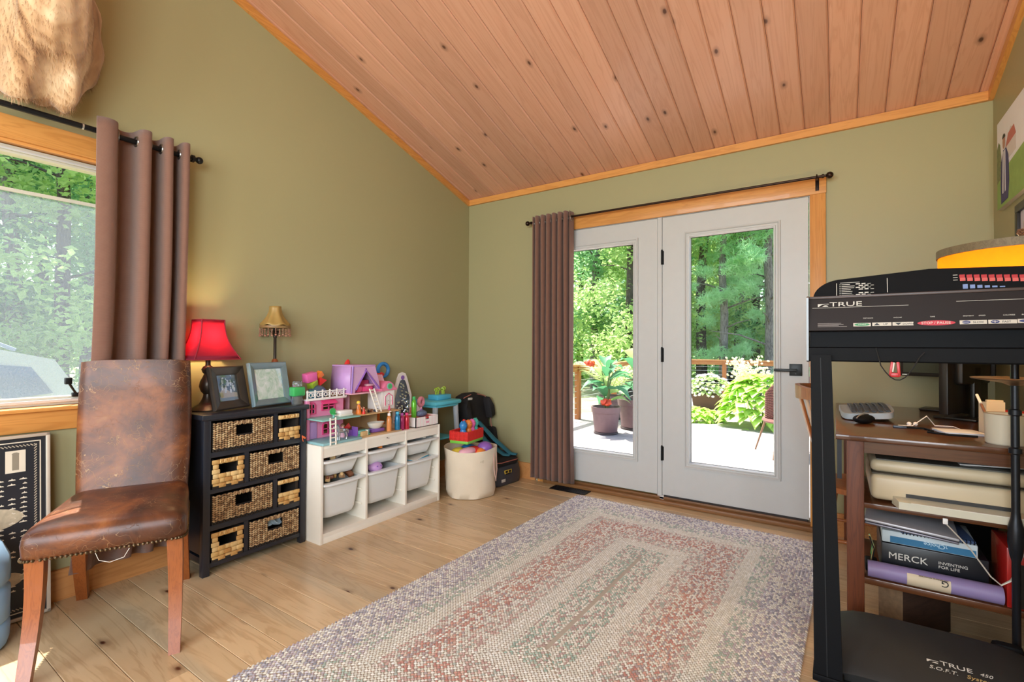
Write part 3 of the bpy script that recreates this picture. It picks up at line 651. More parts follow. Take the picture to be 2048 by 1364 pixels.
# ================================================================ rug
rug = thing('braided_rug', 'rectangular braided rug of red, green, grey and cream bands on the plank floor', 'rug', (1.985, -1.475, 0), math.radians(-1.6))
RWD, RLN = .785, 1.26
B((-RWD+.01, -RLN+.01, 0), (RWD-.01, RLN-.01, .006), plain('rug_backing', '#b7ab9c', .95), 'backing', rug, world=False)
rg = np.random.default_rng(5); rv, rf, rc = [], [], []
BW = .0158; nl = int(RWD/BW)
def pal(ins):
    cr = ('#e2ddd0', '#d9d3c4', '#e6e2d8')
    if ins < .19: return cr+('#aaa5ad', '#918e98', '#b5a6ac', '#c8c4c8')
    if ins < .27: return cr+('#a0b0a0', '#adb8aa', '#b6a8ab', '#cbc7bc')
    if ins < .335: return ('#dcd7c9', '#d6d0c0', '#e4e0d5')
    if ins < .38 or ins > .5 and ins < .58: return cr+('#c8a69c', '#bb978e', '#adb2a8', '#d2c3b7')
    if ins < .58: return cr+('#c79280', '#bb7f72', '#d2b09f', '#ab9896')
    if ins < .665: return ('#e0dbce', '#d8d2c4', '#e6e3da')
    return cr+('#9bb0a2', '#aebdae', '#b89c95')
for k in range(nl):
    ins = (k+.5)*BW; hx, hy = RWD-ins, RLN-ins; P = [C(c)[:3] for c in pal(ins)]
    segs = [((-hx, -hy), (hx, -hy)), ((hx, -hy), (hx, hy)), ((hx, hy), (-hx, hy)), ((-hx, hy), (-hx, -hy))]
    for (a, b) in segs:
        a, b = np.array(a), np.array(b); L = np.linalg.norm(b-a)
        if L < .02: continue
        u = (b-a)/L; s = np.array([-u[1], u[0]]); step = .0165; m = max(1, int(L/step))
        for i in range(m):
            for sg in (-1, 1):
                c = a+u*(i+.5+(.25 if sg > 0 else -.25))*L/m+s*sg*BW*.25; hl, hw = step*.62, BW*.30
                d = (u*1+s*sg*-.75); d /= np.linalg.norm(d); e = np.array([-d[1], d[0]])
                z = .0075+rg.random()*.0012; base = len(rv)
                for q, zz in ((d*hl, .006), (e*hw, .007), (-d*hl, .006), (-e*hw, .007), (d*0, z+.0042)): rv.append((c[0]+q[0], c[1]+q[1], zz))
                rf += [(base, base+1, base+4), (base+1, base+2, base+4), (base+2, base+3, base+4), (base+3, base, base+4)]
                cc = P[rg.integers(len(P))]; w = .86+.2*rg.random(); rc.append((cc[0]*w, cc[1]*w, cc[2]*w, 1))
me = bpy.data.meshes.new('braids'); me.from_pydata(rv, [], rf); at_ = me.color_attributes.new('yarn', 'FLOAT_COLOR', 'POINT'); arr = np.repeat(np.array(rc, dtype=np.float32), 5, 0).ravel(); at_.data.foreach_set('color', arr); me.shade_smooth()
mr, n, l, b = newmat('braided_wool'); va = n.new('ShaderNodeVertexColor'); va.layer_name = 'yarn'; l.new(va.outputs[0], b.inputs['Base Color']); b.inputs['Roughness'].default_value = .9; b.inputs['Sheen Weight'].default_value = .4
me.materials.append(mr); o = bpy.data.objects.new('braids', me); col.objects.link(o); o.parent = rug; o['kind'] = 'stuff'
# ================================================================ curtains
CURT = cloth('curtain_weave', '#7a5546', '#966d5a', 190, transl=.12, tcol='#a0604e')
def rod(name, label, p0, p1, r, mat, fin, axis):
    t = thing(name, label, 'curtain rod', p0); p0, p1 = Vector(p0), Vector(p1); mb = MB(); mb.cyl(p0, p1, r, n=14); mb.ob('rod', mat, t, True); u = (p1-p0).normalized()
    for p, s in ((p0, -1), (p1, 1)):
        mb = MB(); mb.cyl(p, p+u*s*.012, r*1.5, n=12); mb.cyl(p+u*s*.012, p+u*s*.022, r*.9, n=12); mb.sph(p+u*s*(.022+fin*.9), fin, 14, 9); mb.ob('finial', mat, t, True)
    return t
rl = rod('curtain_rod', 'black metal curtain rod above the left window', (.1, -4.5, 2.102), (.1, -2.40, 2.102), .0125, BLACKM, .018, 'y')
MB().cyl((.1, -2.838, 2.102), (.1, -2.832, 2.102), .0135, n=14).ob('rod_joint', plain('bright_steel', '#d8d8d6', .3, .9), rl, True)
mb = MB(); mb.cyl((0, -2.425, 2.09), (.1, -2.425, 2.09), .006); mb.box((.004, -2.425, 2.085), (.008, .022, .06), .002); mb.ob('bracket', BLACKM, rl, True)
def curtain(name, label, axis, t0, t1, b0, b1, off, ztop, zbot, cyc, amp, bulb, gm, nu, amp2=1.0):
    t = thing(name, label, 'curtain', (off, t0, zbot) if axis == 'y' else (t0, off, zbot))
    def P(u, v, zz=None):
        z = ztop+(zbot-ztop)*v; a = t0+(t1-t0)*u; b = b0+(b1-b0)*u; s = a+(b-a)*v**3
        ph = 2*PI*cyc(u); A = amp*(1+(amp2-1)*v); w = A*math.cos(ph)+.004*math.sin(7*v+u*9)*v; s += bulb*math.sin(2*ph)*(1-.3*v)+.006*math.sin(5*v+ph*.5)*v
        z += .01*math.cos(ph)*(v > .99)
        return Vector((off+w, s, z)) if axis == 'y' else Vector((s, off-w, z))
    mb = MB(); mb.grid(P, nu, 46); o = mb.ob('cloth_panel', CURT, t, True, smooth=80); solid(o, .0025)
    prev = None; zc = ztop-.052; v_ = .052/(ztop-zbot)
    for i in range(801):
        u = i/800; q = math.floor(2*cyc(u)+.5)
        if prev is not None and q != prev and 0 < u < 1:
            p = P(u, v_); d = P(u+.002, v_)-p; d.z = 0; nn = Vector((-d.y, d.x, 0)).normalized()
            mb = MB(); mb.torus(p, .021, .005, 18, 7, nn.to_track_quat('Z', 'Y').to_matrix()); mb.ob('grommet', gm, t, True)
        prev = q
    return t
curtain('curtain', 'brown woven grommet curtain gathered at the left window', 'y', -2.79, -2.42, -2.86, -2.475, .1, 2.155, .135, lambda u: -.13+1.254*u+2.149*u*u, .058, .008, plain('grommet_steel', '#8c8884', .3, .9), 110, .85)
rb = rod('curtain_rod', 'thin dark bronze curtain rod over the french door', (.745, -.085, 2.172), (2.80, -.085, 2.168), .008, BRONZE, .02, 'x')
for bx_ in (.80, 2.775):
    mb = MB(); mb.bb((bx_-.012, -.02, 2.10), (bx_+.012, -.016 if False else -.001, 2.19), .002); mb.cyl((bx_, -.01, 2.165), (bx_, -.085, 2.165), .006); mb.torus((bx_, -.085, 2.17), .012, .004, 14, 6, (0, PI/2, 0)); mb.ob('bracket', BRONZE, rb, True)
mb = MB(); mb.cyl((1.93, -.085, 2.1695), (1.936, -.085, 2.1695), .01, n=10); mb.ob('rod_joint', BRONZE, rb, True)
curtain('curtain', 'brown woven grommet curtain bunched at the french door', 'x', .77, 1.128, .765, 1.14, -.085, 2.212, .045, lambda u: .1+6.8*u, .05, .0075, plain('grommet_steel', '#8c8884', .3, .9), 150, .95)
# ================================================================ floor vent
vt = thing('floor_vent', 'black metal floor register grille by the french door', 'vent', (1.12, -.105, 0)); mb = MB()
for p, q in (((-.155, -.055, 0), (.155, -.042, .006)), ((-.155, .042, 0), (.155, .055, .006)), ((-.155, -.042, 0), (-.14, .042, .006)), ((.14, -.042, 0), (.155, .042, .006))): mb.bb(p, q)
mb.ob('frame', BLACKM, vt); B((-.14, -.042, 0), (.14, .042, .0012), plain('vent_dark', '#0b0b0c', .8), 'duct', vt, world=False)
sm = MB().box((0, 0, 0), (.006, .084, .003)).mesh('louvre', plain('vent_slat', '#3b3d44', .4, .6))
for k in range(18):
    o = bpy.data.objects.new('louvre', sm); col.objects.link(o); o.parent = vt; o.location = (-.13+.0153*k, 0, .004); o.rotation_euler = (0, .5, 0)
# ================================================================ mounted trophy
mt, n, l, b = newmat('tan_fur'); tc = n.new('ShaderNodeTexCoord'); mp = n.new('ShaderNodeMapping'); mp.inputs['Scale'].default_value = (6, 6, 2.4); l.new(tc.outputs['Object'], mp.inputs[0])
nz = noise(n, l, mp.outputs[0], 1.3, 3, .5, .8); l.new(ramp(n, l, nz.outputs[0], [(.30, '#7d5230'), (.42, '#b48a60'), (.58, '#d0ab84'), (.75, '#e6cfae')]), b.inputs['Base Color']); b.inputs['Roughness'].default_value = .85; b.inputs['Sheen Weight'].default_value = .5
tro = thing('animal_shoulder_mount', 'tan furred animal shoulder mount hanging on the wall above the window', 'mounted animal', (.0, -2.985, 2.515))
def smooth01(a, b, x): t = max(0, min(1, (x-a)/(b-a))); return t*t*(3-2*t)
rings = []; NA = 72
for i in range(31):
    t = i/30; ring = []
    # axis leaves the wall, then turns up into the neck
    if t < .45:
        q = t/.45; cx = .004+.34*q; cz = 0.0-.03*q; tilt = 0.0
    else:
        q = (t-.45)/.55; cx = .344+.10*math.sin(q*PI/2); cz = -.03+.78*q**1.25; tilt = 1.25*smooth01(0, .55, q)
    ry = .235-.085*smooth01(.05, .27, t)-.035*smooth01(.25, .45, t)-.012*smooth01(.5, .9, t)
    rz_ = .335+.03*math.sin(PI*min(1, t/.45))-.1*smooth01(.2, .45, t) if t < .45 else .235-.105*smooth01(0, .55, (t-.45)/.55)
    cy_ = -.07*smooth01(.4, 1, t)
    for k in range(NA):
        a = 2*PI*k/NA; yy = ry*math.sin(a); zz = rz_*math.cos(a); xx = 0
        low = max(0, -math.cos(a))
        # two leg stubs hanging down and a fold between them
        for c0, amp, w in ((-.09, .07, .05), (.11, .09, .045)):
            zz -= amp*math.exp(-((yy-c0)/w)**2)*low**.5*math.exp(-((t-.27)/.17)**2)
        zz += .05*math.exp(-((yy-.0)/.05)**2)*low*math.exp(-((t-.36)/.14)**2)
        dn = 1+.025*math.sin(7*a+9*t)+.02*math.sin(13*a-17*t)
        p = Vector((xx, yy*dn, zz*dn)); p = Matrix.Rotation(tilt, 3, 'Y') @ p if False else Vector((p.x-p.z*math.sin(tilt), p.y, p.z*math.cos(tilt)))
        ring.append(Vector((max(.004, cx+p.x), cy_+p.y, cz+p.z)))
    rings.append(ring)
mb = MB(); mb.loft(rings); body = mb.ob('hide', mt, tro, smooth=80)
fv, ff = [], []; rg = random.Random(12)
for f in range(15000):
    i = rg.randrange(1, 30); k = rg.randrange(NA); p = rings[i][k].lerp(rings[i-1][k], rg.random()).lerp(rings[i][(k+1) % NA], rg.random()*.9)
    du = (rings[i][k]-rings[i-1][k]); dv = (rings[i][(k+1) % NA]-rings[i][k]); nn = du.cross(dv)
    if nn.length < 1e-9: continue
    nn.normalize(); c = sum(rings[i], Vector())/NA
    if nn.dot(p-c) < 0: nn = -nn
    d = (Vector((-.15, 0, -1))+nn*.35+Vector((rg.gauss(0, .2), rg.gauss(0, .25), rg.gauss(0, .15)))).normalized(); s = d.cross(nn)
    if s.length < 1e-6: continue
    s.normalize(); L = rg.uniform(.012, .03); b0 = len(fv); fv += [p-s*.0009, p+s*.0009, p+d*L+nn*.003]; ff.append((b0, b0+1, b0+2))
me = bpy.data.meshes.new('fur'); me.from_pydata(fv, [], ff); me.materials.append(mt); o = bpy.data.objects.new('fur', me); col.objects.link(o); o.parent = tro; o['kind'] = 'stuff'
# ================================================================ leather chair
ml, n, l, b = newmat('cracked_leather'); tc = n.new('ShaderNodeTexCoord'); a1 = noise(n, l, tc.outputs['Object'], 5, 5, .65, .5)
base = ramp(n, l, a1.outputs[0], [(.3, '#33190d'), (.48, '#5c3119'), (.62, '#854c24'), (.78, '#a06a38')])
vo = n.new('ShaderNodeTexVoronoi'); vo.feature = 'DISTANCE_TO_EDGE'; vo.inputs['Scale'].default_value = 22; wn = noise(n, l, tc.outputs['Object'], 7, 3, .6)
vm = n.new('ShaderNodeMix'); vm.data_type = 'VECTOR'; vm.inputs[0].default_value = .22; l.new(tc.outputs['Object'], vm.inputs[4]); l.new(wn.outputs['Color'], vm.inputs[5]); l.new(vm.outputs[1], vo.inputs['Vector'])
cr = ramp(n, l, vo.outputs['Distance'], [(.0, (1, 1, 1, 1)), (.013, (0, 0, 0, 1))]); cm = ramp(n, l, noise(n, l, tc.outputs['Object'], 6, 2).outputs[0], [(.42, (0, 0, 0, 1)), (.62, (.75, .75, .75, 1))])
l.new(mixc(n, l, math_(n, l, 'MULTIPLY', cr, cm), base, C('#cfa878')), b.inputs['Base Color']); b.inputs['Roughness'].default_value = .4; b.inputs['Coat Weight'].default_value = .1; b.inputs['Coat Roughness'].default_value = .4; bump(n, l, cr, .25, .002, b)
OAK = wood('oak_leg', '#a9602c', '#8f4a1e', '#66300f', 'z', 22, 12, .38, tint=.08, coat=.3)
ch = thing('leather_dining_chair', 'cracked brown leather side chair with tall back, nailhead edging and wooden legs', 'chair', (.449, -2.777, 0), math.radians(-26.2))
def leg(top_, foot, w0, w1, bow, name='leg'):
    mb = MB(); R = []
    for i in range(11):
        t = i/10; c = Vector(top_).lerp(Vector(foot), t); c.x += bow*math.sin(PI*t)*(1-.2*t); w = w0+(w1-w0)*t
        R.append([(c.x-w, c.y-w*.95, c.z), (c.x+w, c.y-w*.95, c.z), (c.x+w, c.y+w*.95, c.z), (c.x-w, c.y+w*.95, c.z)])
    mb.loft(R); mb.ob(name, OAK, ch, smooth=30)
for s in (-1, 1):
    leg((.262, .196*s, .435), (.335, .205*s, 0), .027, .019, -.045); leg((-.2, .178*s, .43), (-.325, .19*s, 0), .027, .02, .03)
# seat cushion: domed, wider at the front
mb = MB(); R = []
def seatring(z, e, dome=0):
    out = []
    for k in range(48):
        a = 2*PI*k/48; ca, sa = math.cos(a), math.sin(a); q = .16; x = abs(ca)**q*(1 if ca > 0 else -1); y = abs(sa)**q*(1 if sa > 0 else -1)
        fx = .035+.275*x*e; hw = (.205+.032*(fx+.24)/.55); out.append(Vector((fx, hw*y*e, z)))
    return out
for z, e in ((.405, .985), (.41, 1.0), (.455, 1.012), (.482, .995), (.497, .95), (.508, .85), (.516, .6), (.519, .3), (.52, .02)): R.append(seatring(z, e))
mb.loft(R); mb.ob('seat', ml, ch, smooth=60)
mb = MB(); mb.box((.03, 0, .425), (.5, .38, .04)); mb.ob('seat_rail', OAK, ch)
# back: tall padded panel
mb = MB(); R = []
for i in range(17):
    t = i/16; z = .40+.655*t; x0 = -.215-.07*t-.02*math.sin(PI*t); hw = .198+.012*math.sin(PI*t*.9)-.0*t; th = .036*(1 if t < .93 else .8); ring = []
    for k in range(28):
        a = 2*PI*k/28; ca, sa = math.cos(a), math.sin(a); q = .3; ring.append((x0+th*abs(ca)**q*(1 if ca > 0 else -1)-.02*(abs(sa)**2), hw*abs(sa)**q*(1 if sa > 0 else -1), z+(.012*(1-abs(sa)) if t > .97 else 0)))
    R.append(ring)
mb.loft(R); mb.ob('backrest', ml, ch, smooth=60)
mb = MB(); r0 = seatring(.408, 1.006)
for k in range(48):
    p, q = r0[k], r0[(k+1) % 48]
    if p.x < -.2: continue
    m = max(1, int((q-p).length/.0125))
    for j in range(m):
        c = p.lerp(q, j/m); mb.sph(c, .0058, 6, 4)
mb.ob('nailhead_trim', plain('antique_brass', '#5c4a34', .35, .8), ch, kind='stuff')
mb = MB(); mb.tube([(.31, -.03, .402), (.312, -.02, .375), (.312, .01, .362), (.312, .05, .372), (.31, .065, .4)], .001, 5); mb.ob('loose_thread', plain('thread', '#e8e0d2', .8), ch)
# ================================================================ chart print leaning under the window
po = thing('chart_print', 'black framed chart print with rope border and rows of white pictures leaning under the window', 'picture', (.05, -3.3, 0)); INK = plain('chart_black', '#1d1f26', .45, var=.1); CRM = plain('chart_cream', '#ded2bd', .6, var=.04)
PM = Matrix.Translation((.085, -2.918, .004)) @ Matrix.Rotation(math.radians(-3.6), 4, 'Y') @ frameM((0, 0, 0), (0, -1, 0), (0, 0, 1))   # local x runs along -y (into the frame left), y up, z to the room
def pmb(): return MB()
PWd, PHt = .62, .752
def pput(mb, name, mat, z=0, **kw): mb.xf(Matrix.Scale(-1, 4, (0, 0, 1)) if False else Matrix.Identity(4)); mb.xf(PM); return mb.ob(name, mat, po, True, **kw)
ZS = -1
mb = MB(); mb.bb((0, 0, 0), (PWd, PHt, ZS*.012)); pput(mb, 'panel', INK)
mb = MB()
for a, b_ in (((0, 0), (PWd, .013)), ((0, PHt-.013), (PWd, PHt)), ((0, 0), (.013, PHt)), ((PWd-.013, 0), (PWd, PHt))): mb.bb((a[0], a[1], 0), (b_[0], b_[1], ZS*.022), .002)
pput(mb, 'frame', plain('frame_champagne', '#cdbfae', .4, .2))
mb = MB(); e = .028
for a, b_ in (((e, e), (PWd-e, e+.004)), ((e, PHt-e-.004), (PWd-e, PHt-e)), ((e, e), (e+.004, PHt-e)), ((PWd-e-.004, e), (PWd-e, PHt-e))): mb.bb((a[0], a[1], ZS*.0122), (b_[0], b_[1], ZS*.0128))
pput(mb, 'border_line', CRM)
mb = MB(); s_ = .045; pts = []
def ropeseg(x, y, ang):
    c, s = math.cos(ang), math.sin(ang)
    for q in (-1, 1): mb.box((x, y, ZS*.0125), (.012, .0035, .0008), 0, (0, 0, ang+.7))
k = 0
while s_+k*.011 < PHt-s_: ropeseg(s_, s_+k*.011, PI/2); ropeseg(PWd-s_, s_+k*.011, PI/2); k += 1
k = 0
while s_+k*.011 < PWd-s_: ropeseg(s_+k*.011, s_, 0); ropeseg(s_+k*.011, PHt-s_, 0); k += 1
pput(mb, 'rope_border', CRM, kind='stuff')
mb = MB(); rg = random.Random(4)
for r in range(30):
    y0 = .12+r*.0195; x0 = .07
    while x0 < PWd-.08:
        if not (y0 > .58 and x0 < .17) and not (.3 < y0 < .42 and .15 < x0 < .4) and rg.random() < .82:
            w = rg.uniform(.014, .026); mb.prism([(x0, y0), (x0+w, y0), (x0+w*.85, y0+.004), (x0+w*.6, y0+.0045), (x0+w*.5, y0+.009), (x0+w*.35, y0+.0045), (x0+w*.12, y0+.004)], ZS*.0122, ZS*.0126)
        x0 += .034
pput(mb, 'printed_ships', CRM, kind='stuff')
mb = MB(); mb.bb((.075, .60, ZS*.0122), (.135, .69, ZS*.0127)); pput(mb, 'printed_photo', CRM)
mb = MB(); mb.bb((.095, .61, ZS*.0127), (.115, .67, ZS*.0131)); mb.sph((.105, .675, ZS*.0129), (.012, .008, .0003), 10, 5); pput(mb, 'printed_lighthouse', plain('print_grey', '#8d8270', .6))
mb = MB(); mb.sph((.27, .42, ZS*.0123), (.19, .055, .0006), 28, 6); mb.sph((.17, .17, ZS*.0123), (.09, .035, .0006), 24, 6); pput(mb, 'printed_island', plain('print_sand', '#c9b99c', .6, var=.2, scale=60))
mb = MB(); mb.tube([(.16, .1, ZS*.0124), (.15, .2, ZS*.0124), (.17, .3, ZS*.0124), (.24, .36, ZS*.0124), (.36, .33, ZS*.0124)], .004, 4, flat=.1); pput(mb, 'printed_coast', CRM)
# ================================================================ water jug
jm, n, l, b = newmat('blue_polycarbonate'); b.inputs['Base Color'].default_value = C('#a6cdf2'); b.inputs['Roughness'].default_value = .15; b.inputs['Transmission Weight'].default_value = .3; b.inputs['IOR'].default_value = 1.25
jg = thing('water_jug', 'translucent blue five gallon water jug beside the leather chair', 'bottle', (.235, -3.2, 0)); mb = MB()
pr_ = [(.001, .004), (.10, 0), (.128, .012), (.135, .04), (.135, .09), (.128, .1), (.135, .11), (.135, .22), (.127, .23), (.127, .24), (.135, .25), (.135, .31), (.132, .34), (.11, .39), (.07, .43), (.032, .45), (.028, .49), (.026, .49), (.03, .445), (.001, .43)]
mb.lathe(pr_, n=36); mb.ob('bottle', jm, jg, smooth=50); MB().lathe([(.001, .505), (.03, .505), (.031, .46), (.029, .46)], n=20).ob('cap', plain('cap_white', '#e4e8ec', .4), jg)
# ================================================================ black cabinet with basket drawers
CBK = plain('cabinet_black', '#23252d', .38, var=.08, coat=.15)
cab = thing('basket_cabinet', 'black wooden cabinet with eight basket bays beside the leather chair', 'cabinet', (.17, -2.145, 0))
X0, X1, Y0, Y1 = .035, .32, -2.422, -1.874
rows = [(.06, .216), (.243, .398), (.42, .576), (.602, .758)]
small_left = [True, False, True, False]      # from the bottom row up
mb = MB()
for yy in (Y0, Y1-.034):
    for xx in (X0, X1-.034): MB().bb((xx, yy, 0), (xx+.034, yy+.034, .765), .003).ob('leg_post', CBK, cab, True)
B((X0-.01, Y0-.012, .765), (X1+.012, Y1+.012, .792), CBK, 'top_panel', cab, .005)
for yy in (Y0+.008, Y1-.02):
    mb = MB(); mb.bb((X0+.03, yy, .1), (X1-.03, yy+.012, .765)); mb.ob('side_panel', CBK, cab, True)
mb = MB(); mb.bb((X0+.03, Y0+.004, .06), (X1-.03, Y0+.03, .09), .002); mb.ob('side_rail', CBK, cab, True)
B((X0, Y0+.03, .06), (X0+.008, Y1-.03, .765), CBK, 'back_panel', cab)
zr = [(.038, .06), (.216, .243), (.398, .42), (.576, .602), (.758, .766)]
for a, b_ in zr: B((X0+.01, Y0+.03, a), (X1-.004, Y1-.03, b_), CBK, 'shelf', cab, .001)
YS = {True: -2.212, False: -2.056}           # divider centre
for (z0, z1), sl_ in zip(rows, small_left): B((X0+.02, YS[sl_]-.011, z0), (X1-.004, YS[sl_]+.011, z1), CBK, 'divider', cab)
def weavemat(name, a, b_, c):
    m, n, l, b = newmat(name); tc = n.new('ShaderNodeTexCoord'); nz = noise(n, l, tc.outputs['Object'], 55, 4, .7); g = n.new('ShaderNodeNewGeometry')
    f = math_(n, l, 'ADD', math_(n, l, 'MULTIPLY', nz.outputs[0], .55), math_(n, l, 'MULTIPLY', g.outputs['Random Per Island'], .45))
    l.new(ramp(n, l, f, [(.25, a), (.5, b_), (.78, c)]), b.inputs['Base Color']); b.inputs['Roughness'].default_value = .75; return m
SEAG = weavemat('seagrass', '#6d4f33', '#a8855c', '#cdb287'); WOVEN = weavemat('water_hyacinth', '#b07d40', '#d3a865', '#e6c68c'); DARKIN = plain('basket_painted_shade', '#2a211a', .9)  # DARKIN paints the shade inside the baskets as a dark colour
def basket(name, label, ya, yb, z0, z1, kind, group=None):
    m = SEAG if kind == 'rope' else WOVEN; xf_, xb = X1+.002, X0+.03; yc = (ya+yb)/2; w = yb-ya; h = z1-z0; t = thing(name, label, 'basket', (xf_-.1, yc, z0)); rg = random.Random(hash(label) % 999)
    hw, hh = (.044, .026); hz = z0+h*.68; th = .012
    # walls with the hand hole cut through the front
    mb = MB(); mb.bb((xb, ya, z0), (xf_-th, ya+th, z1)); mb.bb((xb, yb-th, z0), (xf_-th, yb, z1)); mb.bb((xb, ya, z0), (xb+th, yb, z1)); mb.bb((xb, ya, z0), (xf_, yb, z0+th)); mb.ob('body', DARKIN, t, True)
    ym0, ym1 = yc-hw, yc+hw
    mb = MB()
    def tuft(y, z, dy, dz, r, rot=0, dx=.004): mb.box((xf_-.004, y, z), (dx*2, dy, dz), min(dy, dz)*.3, (rot, 0, 0), 1)
    if kind == 'rope':
        nz_ = int(h/.0105); ny = int(w/.0135)
        for i in range(nz_):
            for j in range(ny):
                y = ya+(j+.5)*w/ny; z = z0+(i+.5)*h/nz_
                if abs(y-yc) < hw+.004 and abs(z-hz) < hh+.003: continue
                tuft(y, z, .0155, .0085, 0, .62 if j % 2 else -.62)
    else:
        nz_ = int(h/.0205); ny = int(w/.03)
        for i in range(nz_):
            for j in range(ny):
                y = ya+(j+.5)*w/ny; z = z0+(i+.5)*h/nz_
                if abs(y-yc) < hw*.95+.008 and abs(z-hz) < hh+.006: continue
                d = .006 if (i+j) % 2 else .003; mb.box((xf_-.006+d*.5, y, z), (.008, w/ny*(1.25 if (i+j) % 2 else .9), h/nz_*.96), .003, None, 1)
    mb.ob('front_weave', m, t, True, smooth=60, kind='stuff')
    mb = MB(); mb.bb((xf_-th-.003, ya+.002, z0+.002), (xf_-th+.001, ym0, z1-.002)); mb.bb((xf_-th-.003, ym1, z0+.002), (xf_-th+.001, yb-.002, z1-.002)); mb.bb((xf_-th-.003, ym0, z0+.002), (xf_-th+.001, ym1, hz-hh)); mb.bb((xf_-th-.003, ym0, hz+hh), (xf_-th+.001, ym1, z1-.002)); mb.ob('front_shade_sheet', DARKIN, t, True)
    # wrapped hand grip over the hole and rim
    mb = MB(); n = 9
    for k in range(n): mb.box((xf_-.002, ym0+(k+.5)*2*hw/n, hz+hh+.009), (.014, 2*hw/n*.9, .02), .004, (.25 if k % 2 else -.25, 0, 0), 1)
    mb.ob('grip', m, t, True, kind='stuff')
    return t
G1 = 'basket drawers of the black cabinet'
ordn = ['bottom', 'third', 'second', 'top']
for (z0, z1), sl_, rn in zip(rows, small_left, ordn):
    a, d, b_ = Y0+.042, YS[sl_], Y1-.042; gap = .016
    s0, s1 = ((a, d-gap), (d+gap, b_))
    for (p, q), sm_ in ((s0, sl_), (s1, not sl_)):
        kd = 'flat' if sm_ else 'rope'
        lab = ('small square basket of flat golden weave, %s row of the black cabinet' if sm_ else 'wide seagrass rope basket, %s row of the black cabinet') % rn
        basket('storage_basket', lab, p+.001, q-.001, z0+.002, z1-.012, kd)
o = thing('plastic_bag', 'clear crumpled plastic bag showing in the bottom wide basket', 'bag', (.28, -2.04, .145)); mb = MB(); rg = random.Random(2)
mb.grid(lambda u, v: Vector((.0+.012*math.sin(9*u+5*v)+.004*rg.random(), (u-.5)*.08, (v-.5)*.034+.012+.006*math.sin(7*u))), 14, 8); mb.ob('bag_film', plain('bag_film', '#b9cbd6', .2, var=.2, scale=60), o)
mb = MB(); mb.tube([(0, 0, 0), (.004, .0, -.02), (.004, .004, -.035)], .0022, 6); tg = thing('orange_tag', 'small orange tag hanging at the top right small basket', 'tag', (.328, -1.905, .618)); mb.ob('cord', plain('orange_cord', '#e8703a', .6), tg); MB().box((.004, .008, -.012), (.004, .026, .011), .002, (-.6, 0, 0)).ob('tag', plain('orange_plastic', '#ef7440', .5), tg)
# ================================================================ red lamp
TOPZ = .792
rlp = thing('table_lamp', 'lit table lamp with square red fabric shade and bronze base', 'lamp', (.125, -2.32, TOPZ)); LB_ = plain('lamp_bronze', '#3e342b', .35, .5, var=.2)
MB().lathe([(.001, 0), (.078, 0), (.08, .006), (.07, .014), (.055, .025), (.04, .034), (.03, .05), (.022, .07), (.02, .085), (.032, .1), (.04, .125), (.036, .15), (.024, .175), (.018, .19), (.026, .2), (.03, .215), (.022, .228), (.012, .235), (.012, .262), (.001, .262)], n=28).ob('base', LB_, rlp)
msh, n, l, b = newmat('red_shade'); b.inputs['Base Color'].default_value = C('#a02c44'); b.inputs['Roughness'].default_value = .8; t_ = n.new('ShaderNodeBsdfTranslucent'); t_.inputs[0].default_value = C('#b6465c'); x_ = n.new('ShaderNodeMixShader'); x_.inputs[0].default_value = .6
l.new(b.outputs[0], x_.inputs[1]); l.new(t_.outputs[0], x_.inputs[2]); l.new(x_.outputs[0], n['Material Output'].inputs[0])
RIB = plain('red_piping', '#8e1c2c', .8)
def shade4(z0, z1, a0, a1, bell, nz_=9):
    R = []
    for i in range(nz_+1):
        t = i/nz_; z = z0+(z1-z0)*t; a = a0+(a1-a0)*t-bell*math.sin(PI*t); R.append([(-a, -a, z), (a, -a, z), (a, a, z), (-a, a, z)])
    return R
R = shade4(.268, .473, .112, .055, .016); mb = MB(); mb.loft(R, False); solid(mb.ob('lamp_shade', msh, rlp, smooth=20), .0015)
for c in range(4): MB().tube([r[c] for r in R], .0032, 6).ob('shade_rib', RIB, rlp)
for r in (R[0], R[-1]): MB().tube(r+[r[0]], .0035, 6).ob('shade_edge', RIB, rlp)
MB().sph((0, 0, .33), (.028, .028, .038), 14, 10).ob('bulb', emitmat('bulb_glow', '#ffd28a', 12), rlp)
pl_ = bpy.data.lights.new('lamp_light', 'POINT'); pl_.energy = 3.6; pl_.color = (1, .74, .38); pl_.shadow_soft_size = .03; lo = bpy.data.objects.new('lamp_light', pl_); col.objects.link(lo); lo.location = (.125, -2.32, TOPZ+.385)
# ================================================================ gold beaded lamp
gl = thing('accent_lamp', 'slim bronze lamp with gold bell shade and beaded fringe behind the picture frames', 'lamp', (.09, -1.935, TOPZ))
GOLD = plain('gold_silk', '#a98a4c', .45, .1, var=.12); 
MB().lathe([(.001, 0), (.055, 0), (.055, .01), (.035, .02), (.02, .04), (.014, .07), (.013, .2), (.02, .21), (.001, .21)], n=24).ob('base', LB_, gl)
MB().lathe([(.012, .205), (.019, .215), (.021, .235), (.016, .255), (.01, .262)], n=16).ob('collar', plain('amber_wood', '#8a4a26', .35), gl)
MB().lathe([(.0085, .26), (.0085, .385), (.011, .39), (.01, .4), (.024, .42), (.03, .425), (.012, .43), (.008, .45)], n=16).ob('column', LB_, gl)
mb = MB(); R = []
for i in range(10):
    t = i/9; z = .46+.115*t; r = .082+(.036-.082)*t-.016*math.sin(PI*t*.9); R.append([((r*(1+.04*math.cos(6*a)))*math.cos(a), (r*(1+.04*math.cos(6*a)))*math.sin(a), z+.006*math.cos(6*a)*(1-t)) for a in [2*PI*k/36 for k in range(36)]])
